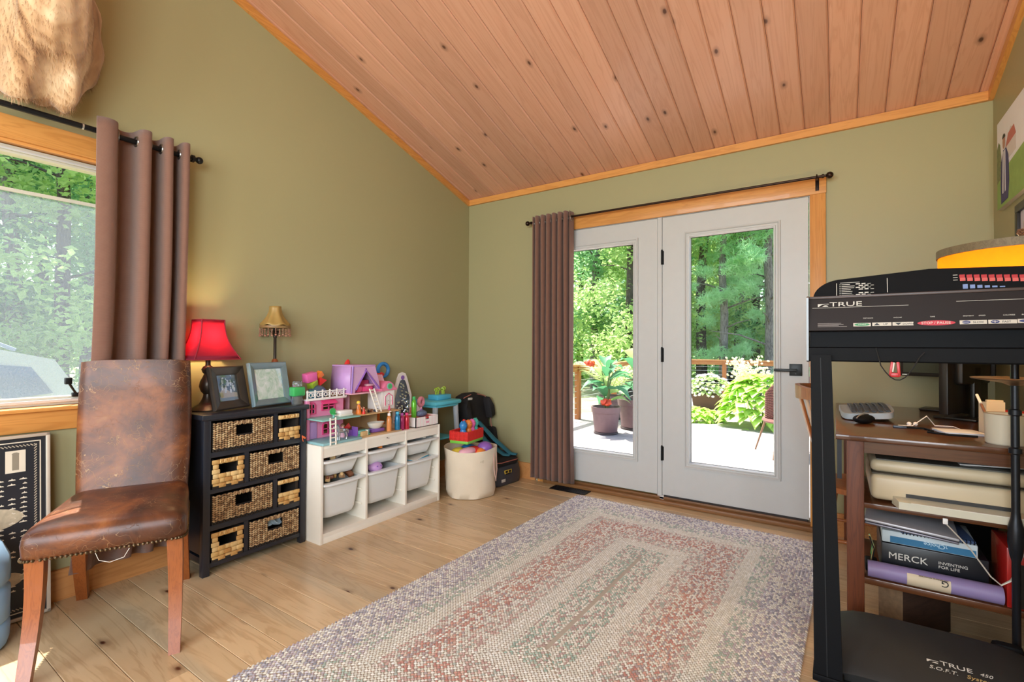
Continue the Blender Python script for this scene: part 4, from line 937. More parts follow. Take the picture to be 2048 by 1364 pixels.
mb.loft(R, False); solid(mb.ob('lamp_shade', GOLD, gl, smooth=60), .0015)
mb = MB(); mb.lathe([(.084, .458), (.085, .45), (.083, .444)], n=30, cap=False); mb.ob('shade_edge', plain('gold_braid', '#8c6f45', .5), gl)
mb = MB()
for k in range(26):
    a = 2*PI*k/26; c, s = .083*math.cos(a), .083*math.sin(a)
    for q in range(4): mb.sph((c, s, .44-.0075*q-.006*(k % 2)), .0036, 6, 4)
    mb.sph((c, s, .405-.006*(k % 2)), .0062, 7, 5)
mb.ob('bead_fringe', plain('bead_mix', '#b98a72', .25, var=.5, scale=120), gl, kind='stuff')
# ================================================================ picture frames on the cabinet
def photoframe(name, label, p, rz, w, h, bord, fm, draw, tilt=.2, matc=None):
    t = thing(name, label, 'picture frame', p, rz); M = Matrix.Rotation(-tilt, 4, 'Y')    # faces +x, leans back
    mb = MB(); ring = []
    for ins, d in ((0, 0), (0, .02), (bord*.15, .024), (bord*.85, .016), (bord, .012), (bord, .006)): ring.append([(d, -w/2+ins, ins), (d, w/2-ins, ins), (d, w/2-ins, h-ins), (d, -w/2+ins, h-ins)])
    mb.loft(ring, False); mb.bb((0, -w/2, 0), (.005, w/2, h)); mb.xf(M); mb.ob('frame', fm, t, smooth=20)
    draw(t, M, w, h, bord)
    mb = MB(); mb.bb((.0105, -w/2+bord, bord), (.0115, w/2-bord, h-bord)); mb.xf(M); mb.ob('glass', glassmat('photo_glass', (1, 1, 1), 1.0), t)
    mb = MB(); mb.box((-.04, 0, h*.42), (.004, .05, h*.6), 0, (0, .38, 0)); mb.xf(M); mb.ob('easel_back', CBK, t); return t
def panel(t, M, a, b_, name, mat, d0=.006, d1=.007):
    mb = MB(); mb.bb((d0, a[0], a[1]), (d1, b_[0], b_[1])); mb.xf(M); return mb.ob(name, mat, t)
def mix_photo(name, stops, sc, det=4):
    m, n, l, b = newmat(name); tc = n.new('ShaderNodeTexCoord'); nz = noise(n, l, tc.outputs['Object'], sc, det, .75, 1.5); l.new(ramp(n, l, nz.outputs[0], stops), b.inputs['Base Color']); b.inputs['Roughness'].default_value = .35; return m
PH1 = plain('photo_dark', '#1e1c22', .4, var=.2); PHF = plain('photo_floor', '#a08c74', .4, var=.15)
def draw1(t, M, w, h, bd):
    a, b_ = (-.052, .062), (.052, .165); panel(t, M, (-w/2+bd*.9, bd*.9), (w/2-bd*.9, h-bd*.9), 'mount', plain('frame_inner_grey', '#4a4540', .35), .004, .0055); panel(t, M, a, b_, 'photo', PH1)
    mb = MB(); mb.prism([(a[0], a[1]), (b_[0], a[1]), (b_[0], a[1]+.022), (.01, a[1]+.03), (a[0]+.02, a[1]+.055), (a[0], a[1]+.03)], .007, .0074, 'yz'); mb.xf(M); mb.ob('photo_floor', PHF, t)
    rg = random.Random(3); mw = MB(); mk = MB()
    for k in range(15):
        y = a[0]+.012+.0055*k; z = a[1]+.04+.022*math.sin(k*1.3)+.012*(k % 3); (mw if k % 3 != 2 else mk).prism([(y, z), (y+.009, z), (y+.012, z+.016), (y+.006, z+.024), (y, z+.018)], .0072, .0077, 'yz'); mw.sph((.0075, y+.006, z+.028), (.0004, .0035, .0042), 8, 5)
    mw.xf(M); mw.ob('photo_people_light', plain('photo_light', '#c4c8d2', .4, var=.25, scale=200), t, kind='stuff'); mk.xf(M); mk.ob('photo_people_dark', plain('photo_navy', '#2c2f42', .4), t, kind='stuff')
photoframe('picture_frame', 'dark brown picture frame holding a wedding party photo, beside the red lamp', (.245, -2.262, TOPZ+.007), math.radians(18), .215, .225, .045, plain('frame_gunmetal', '#4a423c', .28, .35, var=.15), draw1, .22)
def draw2(t, M, w, h, bd):
    panel(t, M, (-w/2+bd*.9, bd*.9), (w/2-bd*.9, h-bd*.9), 'photo', mix_photo('photo_reflection', [(.35, '#a9ccb4'), (.5, '#d6e6dc'), (.68, '#f4f8f8')], 14))  # pale picture and grey-blue frame colours stand in for reflected window light
photoframe('picture_frame', 'picture frame with blue-grey glare and a pale green reflection painted in', (.24, -2.04, TOPZ+.007), math.radians(12), .25, .24, .036, plain('frame_glare_bluegrey', '#7f949c', .22, .3, var=.1), draw2, .2)
# ================================================================ toys on the cabinet end
def T(name, label, cat, p, rz=0, group=None): return thing(name, label, cat, p, rz, group)
CLR = plain('clear_plastic', '#d8e2e4', .1, var=.02, trans=.85); GRN = plain('toy_green', '#3fae5c', .35); LIME = plain('toy_lime', '#a9c93a', .35); PNK = plain('toy_pink', '#ef6fb0', .35); HOT = plain('toy_hotpink', '#ea4a86', .35); ORG = plain('toy_orange', '#f08a3a', .35); RED = plain('toy_red', '#e2342f', .35); BLU = plain('toy_blue', '#2f7fc0', .35); SKY = plain('toy_skyblue', '#53b6d8', .35); YEL = plain('toy_yellow', '#f0cf4a', .35); LAV = plain('toy_lavender', '#c79ad2', .4); PUR = plain('toy_purple', '#8b5fb4', .35); TEAL = plain('toy_teal', '#7ec4b4', .4); CREAM = plain('toy_cream', '#ece4d6', .45); TAN = plain('toy_tan', '#cda873', .5); SILV = plain('toy_silver', '#c9ccd2', .2, .8); SKIN = plain('doll_skin', '#e2a888', .5); BRN = plain('toy_brown', '#7a4a30', .5); BLK = plain('toy_black', '#1d1d20', .4); PALEP = plain('toy_palepink', '#f0b6c6', .4)
o = T('toy_canister', 'green capped clear toy canister on the end of the black cabinet', 'toy', (.255, -1.893, TOPZ)); MB().lathe([(.001, 0), (.03, 0), (.031, .004), (.031, .045), (.034, .05)], n=20).ob('jar', CLR, o); MB().loft([[(-.028, -.036, .045), (.028, -.036, .045), (.028, .036, .045), (-.028, .036, .045)], [(-.031, -.041, .1), (.031, -.041, .1), (.031, .041, .1), (-.031, .041, .1)]]) ; 
mb = MB(); mb.box((0, 0, .073), (.058, .074, .056), .01); mb.ob('green_body', GRN, o); MB().lathe([(.024, .1), (.026, .104), (.026, .128), (.022, .134), (.001, .135)], n=18).ob('lid', CLR, o)
o = T('shape_sorter_ball', 'clear blue globe toy with coloured shape blocks piled on top', 'toy', (.16, -1.70, .562)); MB().sph((0, 0, .27), (.058, .062, .055), 20, 12).ob('globe', plain('blue_clear', '#7fa3c4', .1, trans=.6), o); MB().lathe([(.03, .22), (.035, .0), (.05, 0)], n=18).ob('stand', plain('blue_clear', '#7fa3c4', .1, trans=.6), o)
MB().box((.03, -.05, .27), (.045, .045, .045), .004, (.2, .1, .3)).ob('block', SKY, o); 
MB().box((.0, -.05, .375), (.05, .075, .055), .004, (.2, .1, .1)).ob('block', PNK, o); MB().box((.0, -.03, .33), (.045, .055, .045), .004, (.5, .2, .4)).ob('block', LIME, o); MB().box((-.01, .02, .385), (.04, .045, .035), .004, (.7, .1, .1)).ob('block', ORG, o); mb = MB(); mb.prism([(-.03, 0), (.03, 0), (0, .045)], -.018, .018, 'yz'); mb.xf(Matrix.Translation((0, .035, .335)) @ Matrix.Rotation(.6, 4, 'X')); mb.ob('block', RED, o)
# ================================================================ white storage unit and bins
UW = plain('unit_white', '#efe8da', .4, var=.02); UX, UYa, UYb, UH = .444, -1.863, -.873, .56
un = thing('storage_unit', 'low white storage unit with three columns of pull-out bins', 'storage unit', (.24, -1.368, 0)); th = .018
for yy in (UYa, -1.548, -1.217, UYb-th): MB().bb((.02, yy, 0 if yy in (UYa, UYb-th) else .055), (UX, yy+th, UH-.001), .0015).ob('upright', UW, un, True)
B((.02, UYa+th, UH-.02), (UX-.001, UYb-th, UH), UW, 'top_panel', un, .001); B((.02, UYa+th, .035), (UX-.002, UYb-th, .058), UW, 'bottom_shelf', un); B((.02, UYa+th, .058), (.026, UYb-th, UH-.02), UW, 'back_panel', un)
B((UX-.022, UYa+th, 0), (UX-.003, UYb-th, .056), UW, 'plinth', un, .001)
cols = [(UYa+th, -1.548), (-1.53, -1.217), (-1.199, UYb-th)]
for a, b_ in cols:
    B((UX-.02, a, .49), (UX-.002, b_, UH-.02), UW, 'front_rail', un)
    for z in (.145, .235, .325, .415, ):
        for yy, s in ((a, 1), (b_, -1)):
            if z in (.325, .415): continue
            mb = MB(); mb.bb((.05, yy, z), (UX-.03, yy+s*.01, z+.012), .003); mb.ob('bin_runner', UW, un, True)
mb = MB(); mb.cyl((UX-.002, -1.375, .535), (UX+.001, -1.375, .535), .004); mb.cyl((UX-.002, -1.362, .531), (UX+.001, -1.362, .531), .003); mb.ob('screw_hole', plain('hole_dark', '#5a3a2c', .7), un, True, kind='stuff')
BINM = plain('bin_frosted', '#e6e8e6', .35, var=.015, sub=.2)
def bin_(label, a, b_, ztop, depth):
    t = thing('storage_bin', label, 'bin', (.24, (a+b_)/2, ztop-depth)); ya, yb = a+.004, b_-.004; x0, x1 = .04, UX+.004
    def ringz(z, ins, r=.03, n=6):
        out = []
        for (cx, cy, a0) in ((x1-.02-ins-r, yb-.012-ins-r, 0), (x0+.02+ins+r, yb-.012-ins-r, PI/2), (x0+.02+ins+r, ya+.012+ins+r, PI), (x1-.02-ins-r, ya+.012+ins+r, 3*PI/2)):
            for k in range(n+1): an = a0+PI/2*k/n; out.append((cx+r*math.cos(an), cy+r*math.sin(an), z))
        return out
    zb = ztop-depth; mb = MB(); mb.loft([ringz(zb+.03, .045, .03), ringz(zb, .04, .03), ringz(zb+.006, .03, .035), ringz(zb+.03, .022, .035), ringz(ztop-.004, .004, .03), ringz(ztop-.004, .009, .028), ringz(zb+.03, .028, .033), ringz(zb+.012, .035, .033)], True); mb.ob('tub', BINM, t, True, smooth=50)
    mb = MB(); mb.loft([ringz(ztop-.012, -.004, .034), ringz(ztop-.001, -.008, .036), ringz(ztop-.001, .008, .03), ringz(ztop-.012, .006, .03)], False, True, True); mb.ob('rim', BINM, t, True, smooth=40)
    mb = MB(); R_ = []
    for k in range(13):
        u = k/12; y = ya+(yb-ya)*u; s = math.sin(PI*u)**.5 if 0 < u < 1 else 0; R_.append([(x1-.02, y, ztop-.012), (x1+.002+.012*s, y, ztop-.012), (x1+.002+.012*s, y, ztop+.0), (x1-.02, y, ztop+.0)])
    mb.loft(R_); mb.ob('handle_lip', BINM, t, True, smooth=40); return t
names = ['beside the black cabinet', 'in the middle column', 'nearest the canvas basket']
for (a, b_), nm in zip(cols, names):
    bin_('shallow white plastic bin, upper tray of the storage unit %s' % nm, a, b_, .468, .1); bin_('deep white plastic bin, lower bin of the storage unit %s' % nm, a, b_, .336, .215)
# contents that show over the bin rims
def scatter(label, name, cat, y0, y1, z, mats, n, seed, sz=.03, cn=()):
    rg = random.Random(seed)
    for k in range(n):
        t = thing(name, cn[k % len(cn)]+' '+label, cat, (rg.uniform(.28, .4), y0+(y1-y0)*(k+.5)/n, z), rg.uniform(0, 6), 'toys in the bins: '+label); mb = MB(); s = sz*rg.uniform(.8, 1.2); mb.box((0, 0, 0), (s*1.6, s, s*.7), s*.2, (rg.uniform(-.4, .4), rg.uniform(-.4, .4), 0)); mb.ob('body', mats[k % len(mats)], t); MB().sph((s*.5, 0, s*.4), s*.35, 10, 6).ob('knob', mats[(k+1) % len(mats)], t)
scatter('small toy part in the upper tray beside the black cabinet', 'toy_part', 'toy', -1.82, -1.6, .472, [HOT, BRN, TAN, CREAM], 7, 1, .03, ('hot pink', 'brown', 'tan', 'cream')); scatter('wooden toy piece in the deep bin beside the black cabinet', 'wooden_toy', 'toy', -1.80, -1.58, .352, [TAN, BRN, WOVEN, SEAG], 7, 2, .034, ('tan', 'brown', 'golden', 'straw-coloured')); scatter('toy vehicle part in the middle column upper tray', 'toy_part', 'toy', -1.5, -1.26, .476, [GRN, BRN, ORG, BLK], 6, 3, .022, ('green', 'brown', 'orange', 'black'))
o = T('toy_face_ball', 'lavender ball toy with a face in the middle deep bin', 'toy', (.39, -1.43, .35)); MB().sph((0, 0, 0), (.045, .05, .035), 18, 10).ob('ball', LAV, o); mb = MB(); [mb.sph((.042, y_, .012), .005, 8, 5) for y_ in (-.015, .015)]; mb.ob('eyes', PUR, o, kind='stuff')
o = T('paper_stack', 'stack of white and blue papers in the deep bin nearest the canvas basket', 'paper', (.33, -1.05, .322), .05); 
for k in range(4): MB().box((.0, 0, .004+.006*k), (.18, .17, .004), 0, (.02*k, .03, .05*k)).ob('sheet', SKY if k == 2 else CREAM, o)
o = T('white_toy', 'small white toy in the upper tray nearest the canvas basket', 'toy', (.4, -1.0, .475)); MB().lathe([(.02, 0), (.016, .02), (.006, .03), (.001, .031)], n=14).ob('body', CREAM, o); MB().sph((0, 0, .036), .009, 10, 6).ob('knob', CREAM, o)
# ================================================================ dollhouse
DZ = UH
dh = thing('dollhouse', 'large pink and cream castle dollhouse spread open on the white storage unit', 'dollhouse', (.25, -1.55, DZ))
def D(a, b_, m, name, bev=.001): return B(a, b_, m, name, dh, bev)
WP = plain('doll_pink_wall', '#ee8fb6', .45, var=.05); DP = plain('doll_deep_pink', '#e0507e', .45); BEI = plain('doll_beige', '#caa476', .5, var=.08); AQ = plain('doll_aqua_floor', '#8fc6bc', .45); AQ2 = plain('doll_aqua_base', '#8fbcc0', .45); WH = plain('doll_white', '#efe9e4', .4)
yl, ym, yr, yt = -1.853, -1.585, -1.345, -1.235
D((.255, yl, DZ), (.452, ym, DZ+.014), AQ2, 'base_floor'); D((.13, ym, DZ), (.43, yt, DZ+.01), BEI, 'base_floor')
def wallwin(x, ya, yb, z0, z1, m, wins, name, th=.008):
    # a panel facing +x with arched windows: outer frame, cross bars, opening
    mb = MB(); cuts = sorted(wins); y = ya
    for (wa, wb, za, zb) in cuts: mb.bb((x, y, z0), (x+th, wa, z1)); mb.bb((x, wa, z0), (x+th, wb, za)); mb.bb((x, wa, zb), (x+th, wb, z1)); y = wb
    mb.bb((x, y, z0), (x+th, yb, z1)); mb.ob(name, m, dh, True)
    for (wa, wb, za, zb) in cuts:
        mb = MB(); c = (wa+wb)/2; hw = (wb-wa)/2; arch = [(wa-.006, za-.006), (wb+.006, za-.006), (wb+.006, zb-.006)]+[(c+(hw+.006)*math.cos(t), zb-.006+(.022)*math.sin(t)) for t in [PI*k/8 for k in range(1, 8)]]+[(wa-.006, zb-.006)]
        inn = [(c+(p-c)*.84, (za+zb)/2+(q-(za+zb)/2)*.86) for p, q in arch]
        mb.loft([[(x+th+.005, p, q) for p, q in arch], [(x+th+.007, p, q) for p, q in inn], [(x+th-.002, p, q) for p, q in inn]], False); mb.loft([[(x+th-.001, p, q) for p, q in arch], [(x+th+.005, p, q) for p, q in arch]], False)
        mb.bb((x+th, c-.003, za), (x+th+.005, c+.003, zb+.01)); mb.bb((x+th, wa, (za+zb)/2-.003), (x+th+.005, wb, (za+zb)/2+.003)); mb.ob('window_frame', HOT if m is WP else WH, dh, True)
z1, z2 = DZ+.137, DZ+.245
wallwin(.26, yl+.02, ym, DZ+.014, z1, WP, [(-1.83, -1.79, DZ+.04, DZ+.095), (-1.73, -1.66, DZ+.035, DZ+.092)], 'lower_back_wall')
wallwin(.26, yl+.02, ym, z1+.008, z2, WP, [(-1.83, -1.785, z1+.03, z1+.082), (-1.735, -1.65, z1+.045, z1+.085)], 'upper_back_wall')
D((.26, yl, DZ+.014), (.29, yl+.02, z2), WP, 'corner_column'); D((.12, ym, DZ), (.262, ym+.008, z2), DP, 'side_wall')
D((.262, yl, z1), (.44, ym, z1+.008), AQ, 'upper_floor'); D((.235, yl+.0, z2), (.29, ym+.01, z2+.008), WH, 'roof_terrace')
mb = MB()
for k in range(6):
    y = yl+.006+k*(ym-yl)/5.3; mb.bb((.282, y-.004, z2+.008), (.29, y+.004, z2+.062), .001)
mb.bb((.283, yl, z2+.048), (.289, ym+.012, z2+.055)); mb.bb((.283, yl, z2+.008), (.289, ym+.012, z2+.014)); mb.ob('balustrade_rail', WH, dh, True)
for k in range(5):
    y = yl+.032+k*(ym-yl)/5.3; mb = MB(); mb.torus((.286, y-.004, z2+.033), .011, .003, 12, 6, (0, PI/2, 0)); mb.torus((.286, y+.012, z2+.033), .008, .003, 12, 6, (0, PI/2, 0)); mb.ob('balustrade_heart', WH, dh, True)
mb = MB(); mb.bb((.268, -1.745, z1+.088), (.274, -1.645, z1+.104), .003); mb.box((.285, -1.695, z1+.09), (.03, .1, .003), 0, (0, .6, 0)); mb.ob('awning', HOT, dh, True)
D((.269, -1.84, DZ+.016), (.275, -1.775, DZ+.115), LAV, 'door_panel'); 
# centre bay
zc1, zc2 = DZ+.137, DZ+.265
wallwin(.13, ym+.008, yr, DZ+.01, zc1, BEI, [(-1.555, -1.52, DZ+.045, DZ+.1)], 'centre_lower_wall'); wallwin(.13, ym+.008, yr, zc1+.006, zc2, BEI, [(-1.555, -1.52, zc1+.04, zc1+.085)], 'centre_upper_wall')
D((.13, ym+.008, zc1), (.42, yt-.0, zc1+.006), TAN, 'centre_floor'); D((.13, ym+.0, zc2), (.35, yr+.03, zc2+.006), PALEP, 'top_floor'); D((.138, yr, DZ+.01), (.30, yr+.008, zc1), BEI, 'centre_side_wall'); D((.12, -1.49, zc1+.006), (.2, -1.484, zc2), PALEP, 'room_divider')
# lavender gabled roof with open tent front
zr0, zr1 = zc2+.006, zc2+.178
mb = MB(); A = [(-1.575, zr0), (-1.57, zr0+.09), (-1.56, zr1), (-1.385, zr1), (-1.36, zr0+.08), (-1.335, zr0)]
mb.loft([[(.12, p, q) for p, q in A], [(.128, p, q) for p, q in A]]); mb.ob('roof_back', PALEP, dh, True)
mb = MB(); mb.loft([[(.12, p, q) for p, q in A[:3]], [(.32, p-.004*i, q) for i, (p, q) in enumerate(A[:3])]], False, False); solid(mb.ob('roof_left', LAV, dh, True), .006)
mb = MB(); mb.loft([[(.12, p, q) for p, q in A[3:]], [(.32, p, q) for p, q in A[3:]]], False, False); solid(mb.ob('roof_right', LAV, dh, True), .006)
D((.12, -1.563, zr1-.004), (.335, -1.382, zr1+.006), LAV, 'roof_ridge', .003)
mb = MB(); F_ = [(-1.562, zr1), (-1.384, zr1), (-1.348, zr0+.06), (-1.338, zr0), (-1.385, zr0+.045), (-1.45, zr1-.04), (-1.465, zr1-.04), (-1.535, zr0+.03), (-1.545, zr0), (-1.572, zr0)]
mb.loft([[(.322, p, q) for p, q in F_], [(.33, p, q) for p, q in F_]]); mb.ob('gable_front', plain('gable_lavender', '#d3a6cf', .45), dh, True, smooth=0)
mb = MB(); mb.tube([(.333, -1.538, zr0+.02), (.333, -1.458, zr1-.03), (.333, -1.348, zr0+.02)], .006, 6); mb.tube([(.333, -1.572, zr0), (.333, -1.56, zr1)], .005, 6); mb.ob('gable_trim', PUR, dh, True)
mb = MB(); mb.sph((.334, -1.46, zr1-.02), (.003, .006, .006), 10, 6); mb.sph((.334, -1.468, zr1-.032), (.002, .003, .003), 8, 5); mb.ob('gable_rosette', PUR, dh, True, kind='stuff')
# right tower
D((.2, -1.336, zc1+.006), (.34, -1.22, zc1+.14), WH, 'tower_body', .003)
wallwin(.336, -1.328, -1.228, zc1+.01, zc1+.135, WH, [(-1.308, -1.25, zc1+.035, zc1+.095)], 'tower_front', .006)
mb = MB(); mb.tube([(.348, -1.31, zc1+.035), (.348, -1.31, zc1+.095), (.348, -1.279, zc1+.115), (.348, -1.248, zc1+.095), (.348, -1.248, zc1+.035)], .003, 6); mb.ob('tower_window_trim', HOT, dh, True)
mb = MB(); g = [(-1.355, 0), (-1.222, 0), (-1.222, .012), (-1.24, .018), (-1.255, .045), (-1.288, .062), (-1.32, .045), (-1.337, .018), (-1.355, .012)]
mb.loft([[(.2, p+.01, zc1+.135+q) for p, q in g], [(.352, p+.01, zc1+.135+q) for p, q in g]]); mb.ob('tower_pediment', plain('pediment_pink', '#e87a9c', .45), dh, True)
mb = MB(); mb.cyl((.352, -1.278, zc1+.163), (.358, -1.278, zc1+.163), .022, n=20); mb.ob('tower_clock', TEAL, dh, True); MB().cyl((.357, -1.278, zc1+.163), (.3595, -1.278, zc1+.163), .016, n=18).ob('clock_face', GRN, dh, True)
mb = MB(); mb.loft([[(.14, -1.335, zc1+.15), (.14, -1.225, zc1+.15), (.26, -1.225, zc1+.15), (.26, -1.335, zc1+.15)], [(.17, -1.33, zc1+.235), (.17, -1.235, zc1+.235), (.23, -1.235, zc1+.235), (.23, -1.33, zc1+.235)]]); mb.ob('tower_roof', PALEP, dh, True)
def ladder(p0, p1, w, n):
    t = thing('toy_ladder', 'white toy ladder leaning against the dollhouse %s' % ('lower floor' if p0[2] < .6 else 'bedroom floor'), 'toy', p0); p0, p1 = Vector(p0), Vector(p1); s = Vector((0, w/2, 0))
    for sg in (-1, 1): MB().tube([p0+s*sg, p1+s*sg], .005, 6).ob('side_rail', CREAM, t, True)
    for k in range(n): c = p0.lerp(p1, (k+.6)/n); MB().cyl(c-s, c+s, .0042, n=6).ob('rung', CREAM, t, True)
ladder((.462, -1.795, DZ-.004+.004), (.443, -1.785, DZ+.155), .036, 6); ladder((.405, -1.41, zc1+.008), (.36, -1.435, zc2+.03), .036, 6)
# dolls furniture and figures
def item(name, label, cat, p, parts, rz=0, group=None):
    t = thing(name, label, cat, p, rz, group)
    for nm, mbf, m in parts: mbf.ob(nm, m, t)
    return t
item('toy_horse', 'silver white toy horse on the lower dollhouse floor', 'toy', (.42, -1.705, DZ+.0145), [('body', MB().sph((0, 0, .052), (.012, .03, .014), 12, 8).tube([(0, -.022, .055), (0, -.034, .075), (0, -.04, .085)], [.011, .009, .007], 8).sph((0, -.049, .083), (.0065, .014, .007), 10, 6, (.5, 0, 0)).tube([(0, .028, .058), (0, .042, .05), (0, .046, .03)], [.005, .006, .002], 6), SILV)]+[('leg', MB().tube([(x_*.007, y_*.022, .045), (x_*.008, y_*.026+.004, .022), (x_*.008, y_*.024, 0)], [.006, .0042, .0045], 6), SILV) for x_ in (-1, 1) for y_ in (-1, 1)]+[('mane', MB().tube([(0, -.02, .074), (0, -.032, .09), (0, -.044, .094)], [.004, .006, .003], 6), plain('horse_mane', '#8d9a9c', .5))])
def doll(label, p, rz, dress, hair, h=.075):
    t = thing('toy_doll', label, 'doll', p, rz); k = h/.075
    MB().lathe([(.016*k, 0), (.017*k, .006*k), (.009*k, .035*k), (.01*k, .045*k), (.004*k, .052*k)], n=14).ob('dress', dress, t); MB().sph((0, 0, .06*k), .0095*k, 12, 8).ob('head', SKIN, t); MB().sph((-.002, 0, .063*k), (.0108*k, .0112*k, .0105*k), 12, 8).ob('hair', hair, t)
    for s in (-1, 1): MB().tube([(0, .008*k*s, .047*k), (.004*k, .016*k*s, .034*k), (.01*k, .017*k*s, .026*k)], .0028*k, 6).ob('arm', SKIN, t)
doll('small doll in an orange dress on the upper dollhouse floor', (.37, -1.545, zc1+.0065), .3, ORG, YEL, .085); doll('small red dressed doll at the edge of the upper dollhouse floor', (.40, -1.53, zc1+.0065), .2, RED, BRN, .05); doll('small doll with brown hair beside the silver horse', (.36, -1.655, DZ+.0145), 0, PALEP, BRN, .085); doll('pink dressed doll in front of the tower', (.375, -1.30, zc1+.0065), 0, HOT, PUR, .04)
item('toy_bathtub', 'cream toy bathtub on a purple stand in the dollhouse', 'toy', (.36, -1.40, DZ+.0105), [('tub', MB().lathe([(.001, .028), (.03, .022), (.05, .035), (.062, .062), (.058, .06), (.044, .036), (.001, .03)], n=24, sx=.7), CREAM), ('stand', MB().box((0, 0, .012), (.06, .105, .022), .006), PUR)])
item('toy_bed', 'teal toy bed in the lower dollhouse room', 'toy', (.385, -1.535, DZ+.0105), [('mattress', MB().box((0, 0, .022), (.05, .09, .024), .005), TEAL), ('frame', MB().box((0, 0, .005), (.056, .098, .01), .002), plain('toy_green_frame', '#58b48c', .4)), ('headboard', MB().box((0, -.05, .03), (.056, .006, .06), .003), PUR)])
item('toy_chest', 'purple toy chest with red inside in the lower dollhouse room', 'toy', (.35, -1.60, DZ+.0105), [('box', MB().box((0, 0, .02), (.04, .055, .04), .003), PUR), ('lid', MB().box((-.012, -.012, .05), (.006, .06, .03), .002, (.6, 0, 0)), RED)])
item('toy_sofa', 'pink toy sofa in the tent bedroom of the dollhouse', 'toy', (.28, -1.42, zc2+.0065), [('seat', MB().box((0, 0, .018), (.05, .085, .034), .006), HOT), ('back', MB().box((-.022, 0, .045), (.012, .085, .06), .006), DP), ('cushion', MB().box((.012, .02, .042), (.03, .06, .016), .006), PALEP)])
item('toy_armchair', 'deep pink toy armchair in the tent bedroom of the dollhouse', 'toy', (.29, -1.49, zc2+.0065), [('seat', MB().box((0, 0, .02), (.04, .045, .04), .01), DP), ('back', MB().box((-.02, 0, .055), (.012, .045, .06), .01), DP)])
item('toy_chair', 'teal shell-backed toy chair on the upper dollhouse floor', 'toy', (.38, -1.735, z1+.0085), [('seat', MB().lathe([(.001, .018), (.017, .018), (.018, .024), (.001, .026)], n=16), GRN), ('back', MB().cyl((-.012, 0, .035), (-.007, 0, .035), .02, n=18), GRN), ('leg', MB().cyl((0, 0, 0), (0, 0, .02), .006, n=10), TEAL)])
item('toy_cot', 'white toy cot on the upper dollhouse floor', 'toy', (.37, -1.655, z1+.0085), [('mattress', MB().box((0, 0, .022), (.05, .09, .026), .005), WH), ('frame', MB().box((0, 0, .006), (.056, .096, .012), .003), CREAM)])
for k, (yy, xx, m1, lab) in enumerate(((-1.50, .36, BRN, 'brown'), (-1.475, .38, BLK, 'black'), (-1.45, .37, BRN, 'dark brown'), (-1.425, .385, plain('toy_slate', '#3d4654', .4), 'slate'))):
    item('toy_pony', 'tiny %s toy animal lying on the upper dollhouse floor' % lab, 'toy', (xx, yy, zc1+.0065), [('body', MB().sph((0, 0, .009), (.009, .014, .008), 10, 6), m1), ('head', MB().sph((0, -.015, .018), (.005, .007, .006), 8, 5), m1)], k*.7)
item('toy_block', 'small tan toy block on the front of the storage unit', 'toy', (.425, -1.545, DZ+.0105), [('block', MB().box((0, 0, .015), (.02, .05, .03), .004), TAN), ('cap', MB().box((0, .02, .02), (.021, .006, .034), .002), CREAM)])
# bottles in a row
def bottle(label, y, x, m, cap, h, r, pump=False, z=None):
    z = (DZ+.0105 if y < -1.235 else DZ) if z is None else z
    t = thing('glitter_bottle', label, 'bottle', (x, y, z)); MB().lathe([(.001, 0), (r*.95, 0), (r, .004), (r, h*.68), (r*.8, h*.78), (r*.55, h*.82), (r*.55, h*.86)], n=22).ob('body', m, t); MB().lathe([(r*.62, h*.86), (r*.66, h*.88), (r*.62, h), (.001, h)], n=18).ob('cap', cap, t)
    if pump: MB().tube([(0, 0, h), (0, 0, h+.012), (.018, 0, h+.012)], .004, 6).ob('pump', WH, t)
GL = lambda nm, c: plain(nm, c, .2, .2, var=.45, scale=260)
bottle('orange pump bottle beside the dollhouse', -1.335, .415, plain('orange_liquid', '#dd8f52', .2, var=.15), WH, .118, .0165, True); bottle('blue glitter bottle on the storage unit', -1.262, .415, GL('glitter_blue', '#2f86b4'), SKY, .12, .0185); bottle('purple pink glitter bottle on the storage unit', -1.212, .405, GL('glitter_magenta', '#c43a74'), plain('cap_orchid', '#b85aa8', .4), .115, .0165); bottle('red glitter bottle on the storage unit', -1.168, .405, GL('glitter_red', '#d8324a'), HOT, .112, .0175); bottle('orange capped glitter bottle behind the blue bottle', -1.285, .36, GL('glitter_gold', '#c98a3a'), ORG, .125, .016)
# white striped tray with green bottle and donut
bx = thing('striped_toy_box', 'white pink striped toy drawer box on the storage unit', 'box', (.34, -.995, DZ)); w2, d2, hb = .115, .095, .07
for (p, q) in (((-d2, -w2, 0), (d2, -w2+.006, hb)), ((-d2, w2-.006, 0), (d2, w2, hb)), ((-d2, -w2, 0), (-d2+.006, w2, hb)), ((-d2, -w2, 0), (d2, w2, .005))): MB().bb(p, q).ob('side', WH, bx)
mb = MB(); mb.bb((d2-.006, -w2, 0), (d2, -.02, hb)); mb.bb((d2-.006, .02, 0), (d2, w2, hb)); mb.bb((d2-.006, -.02, 0), (d2, .02, hb-.02)); mb.ob('front', WH, bx)
for k in range(7): MB().bb((d2, -w2+.012+k*.03, .002), (d2+.0006, -w2+.014+k*.03, hb-.002)).ob('stripe', PALEP, bx)
MB().box((d2+.0006, 0, .03), (.001, .03, .014), .0004).ob('emblem', plain('emblem_pink', '#e79ab0', .5), bx)
MB().bb((-d2+.006, -w2+.006, hb-.016), (d2-.012, w2-.006, hb-.008)).ob('red_tray', RED, bx)
bottle('green glitter bottle standing in the striped toy box', -1.055, .36, GL('glitter_green', '#6ec83c'), GRN, .15, .0185, z=DZ+.0625)
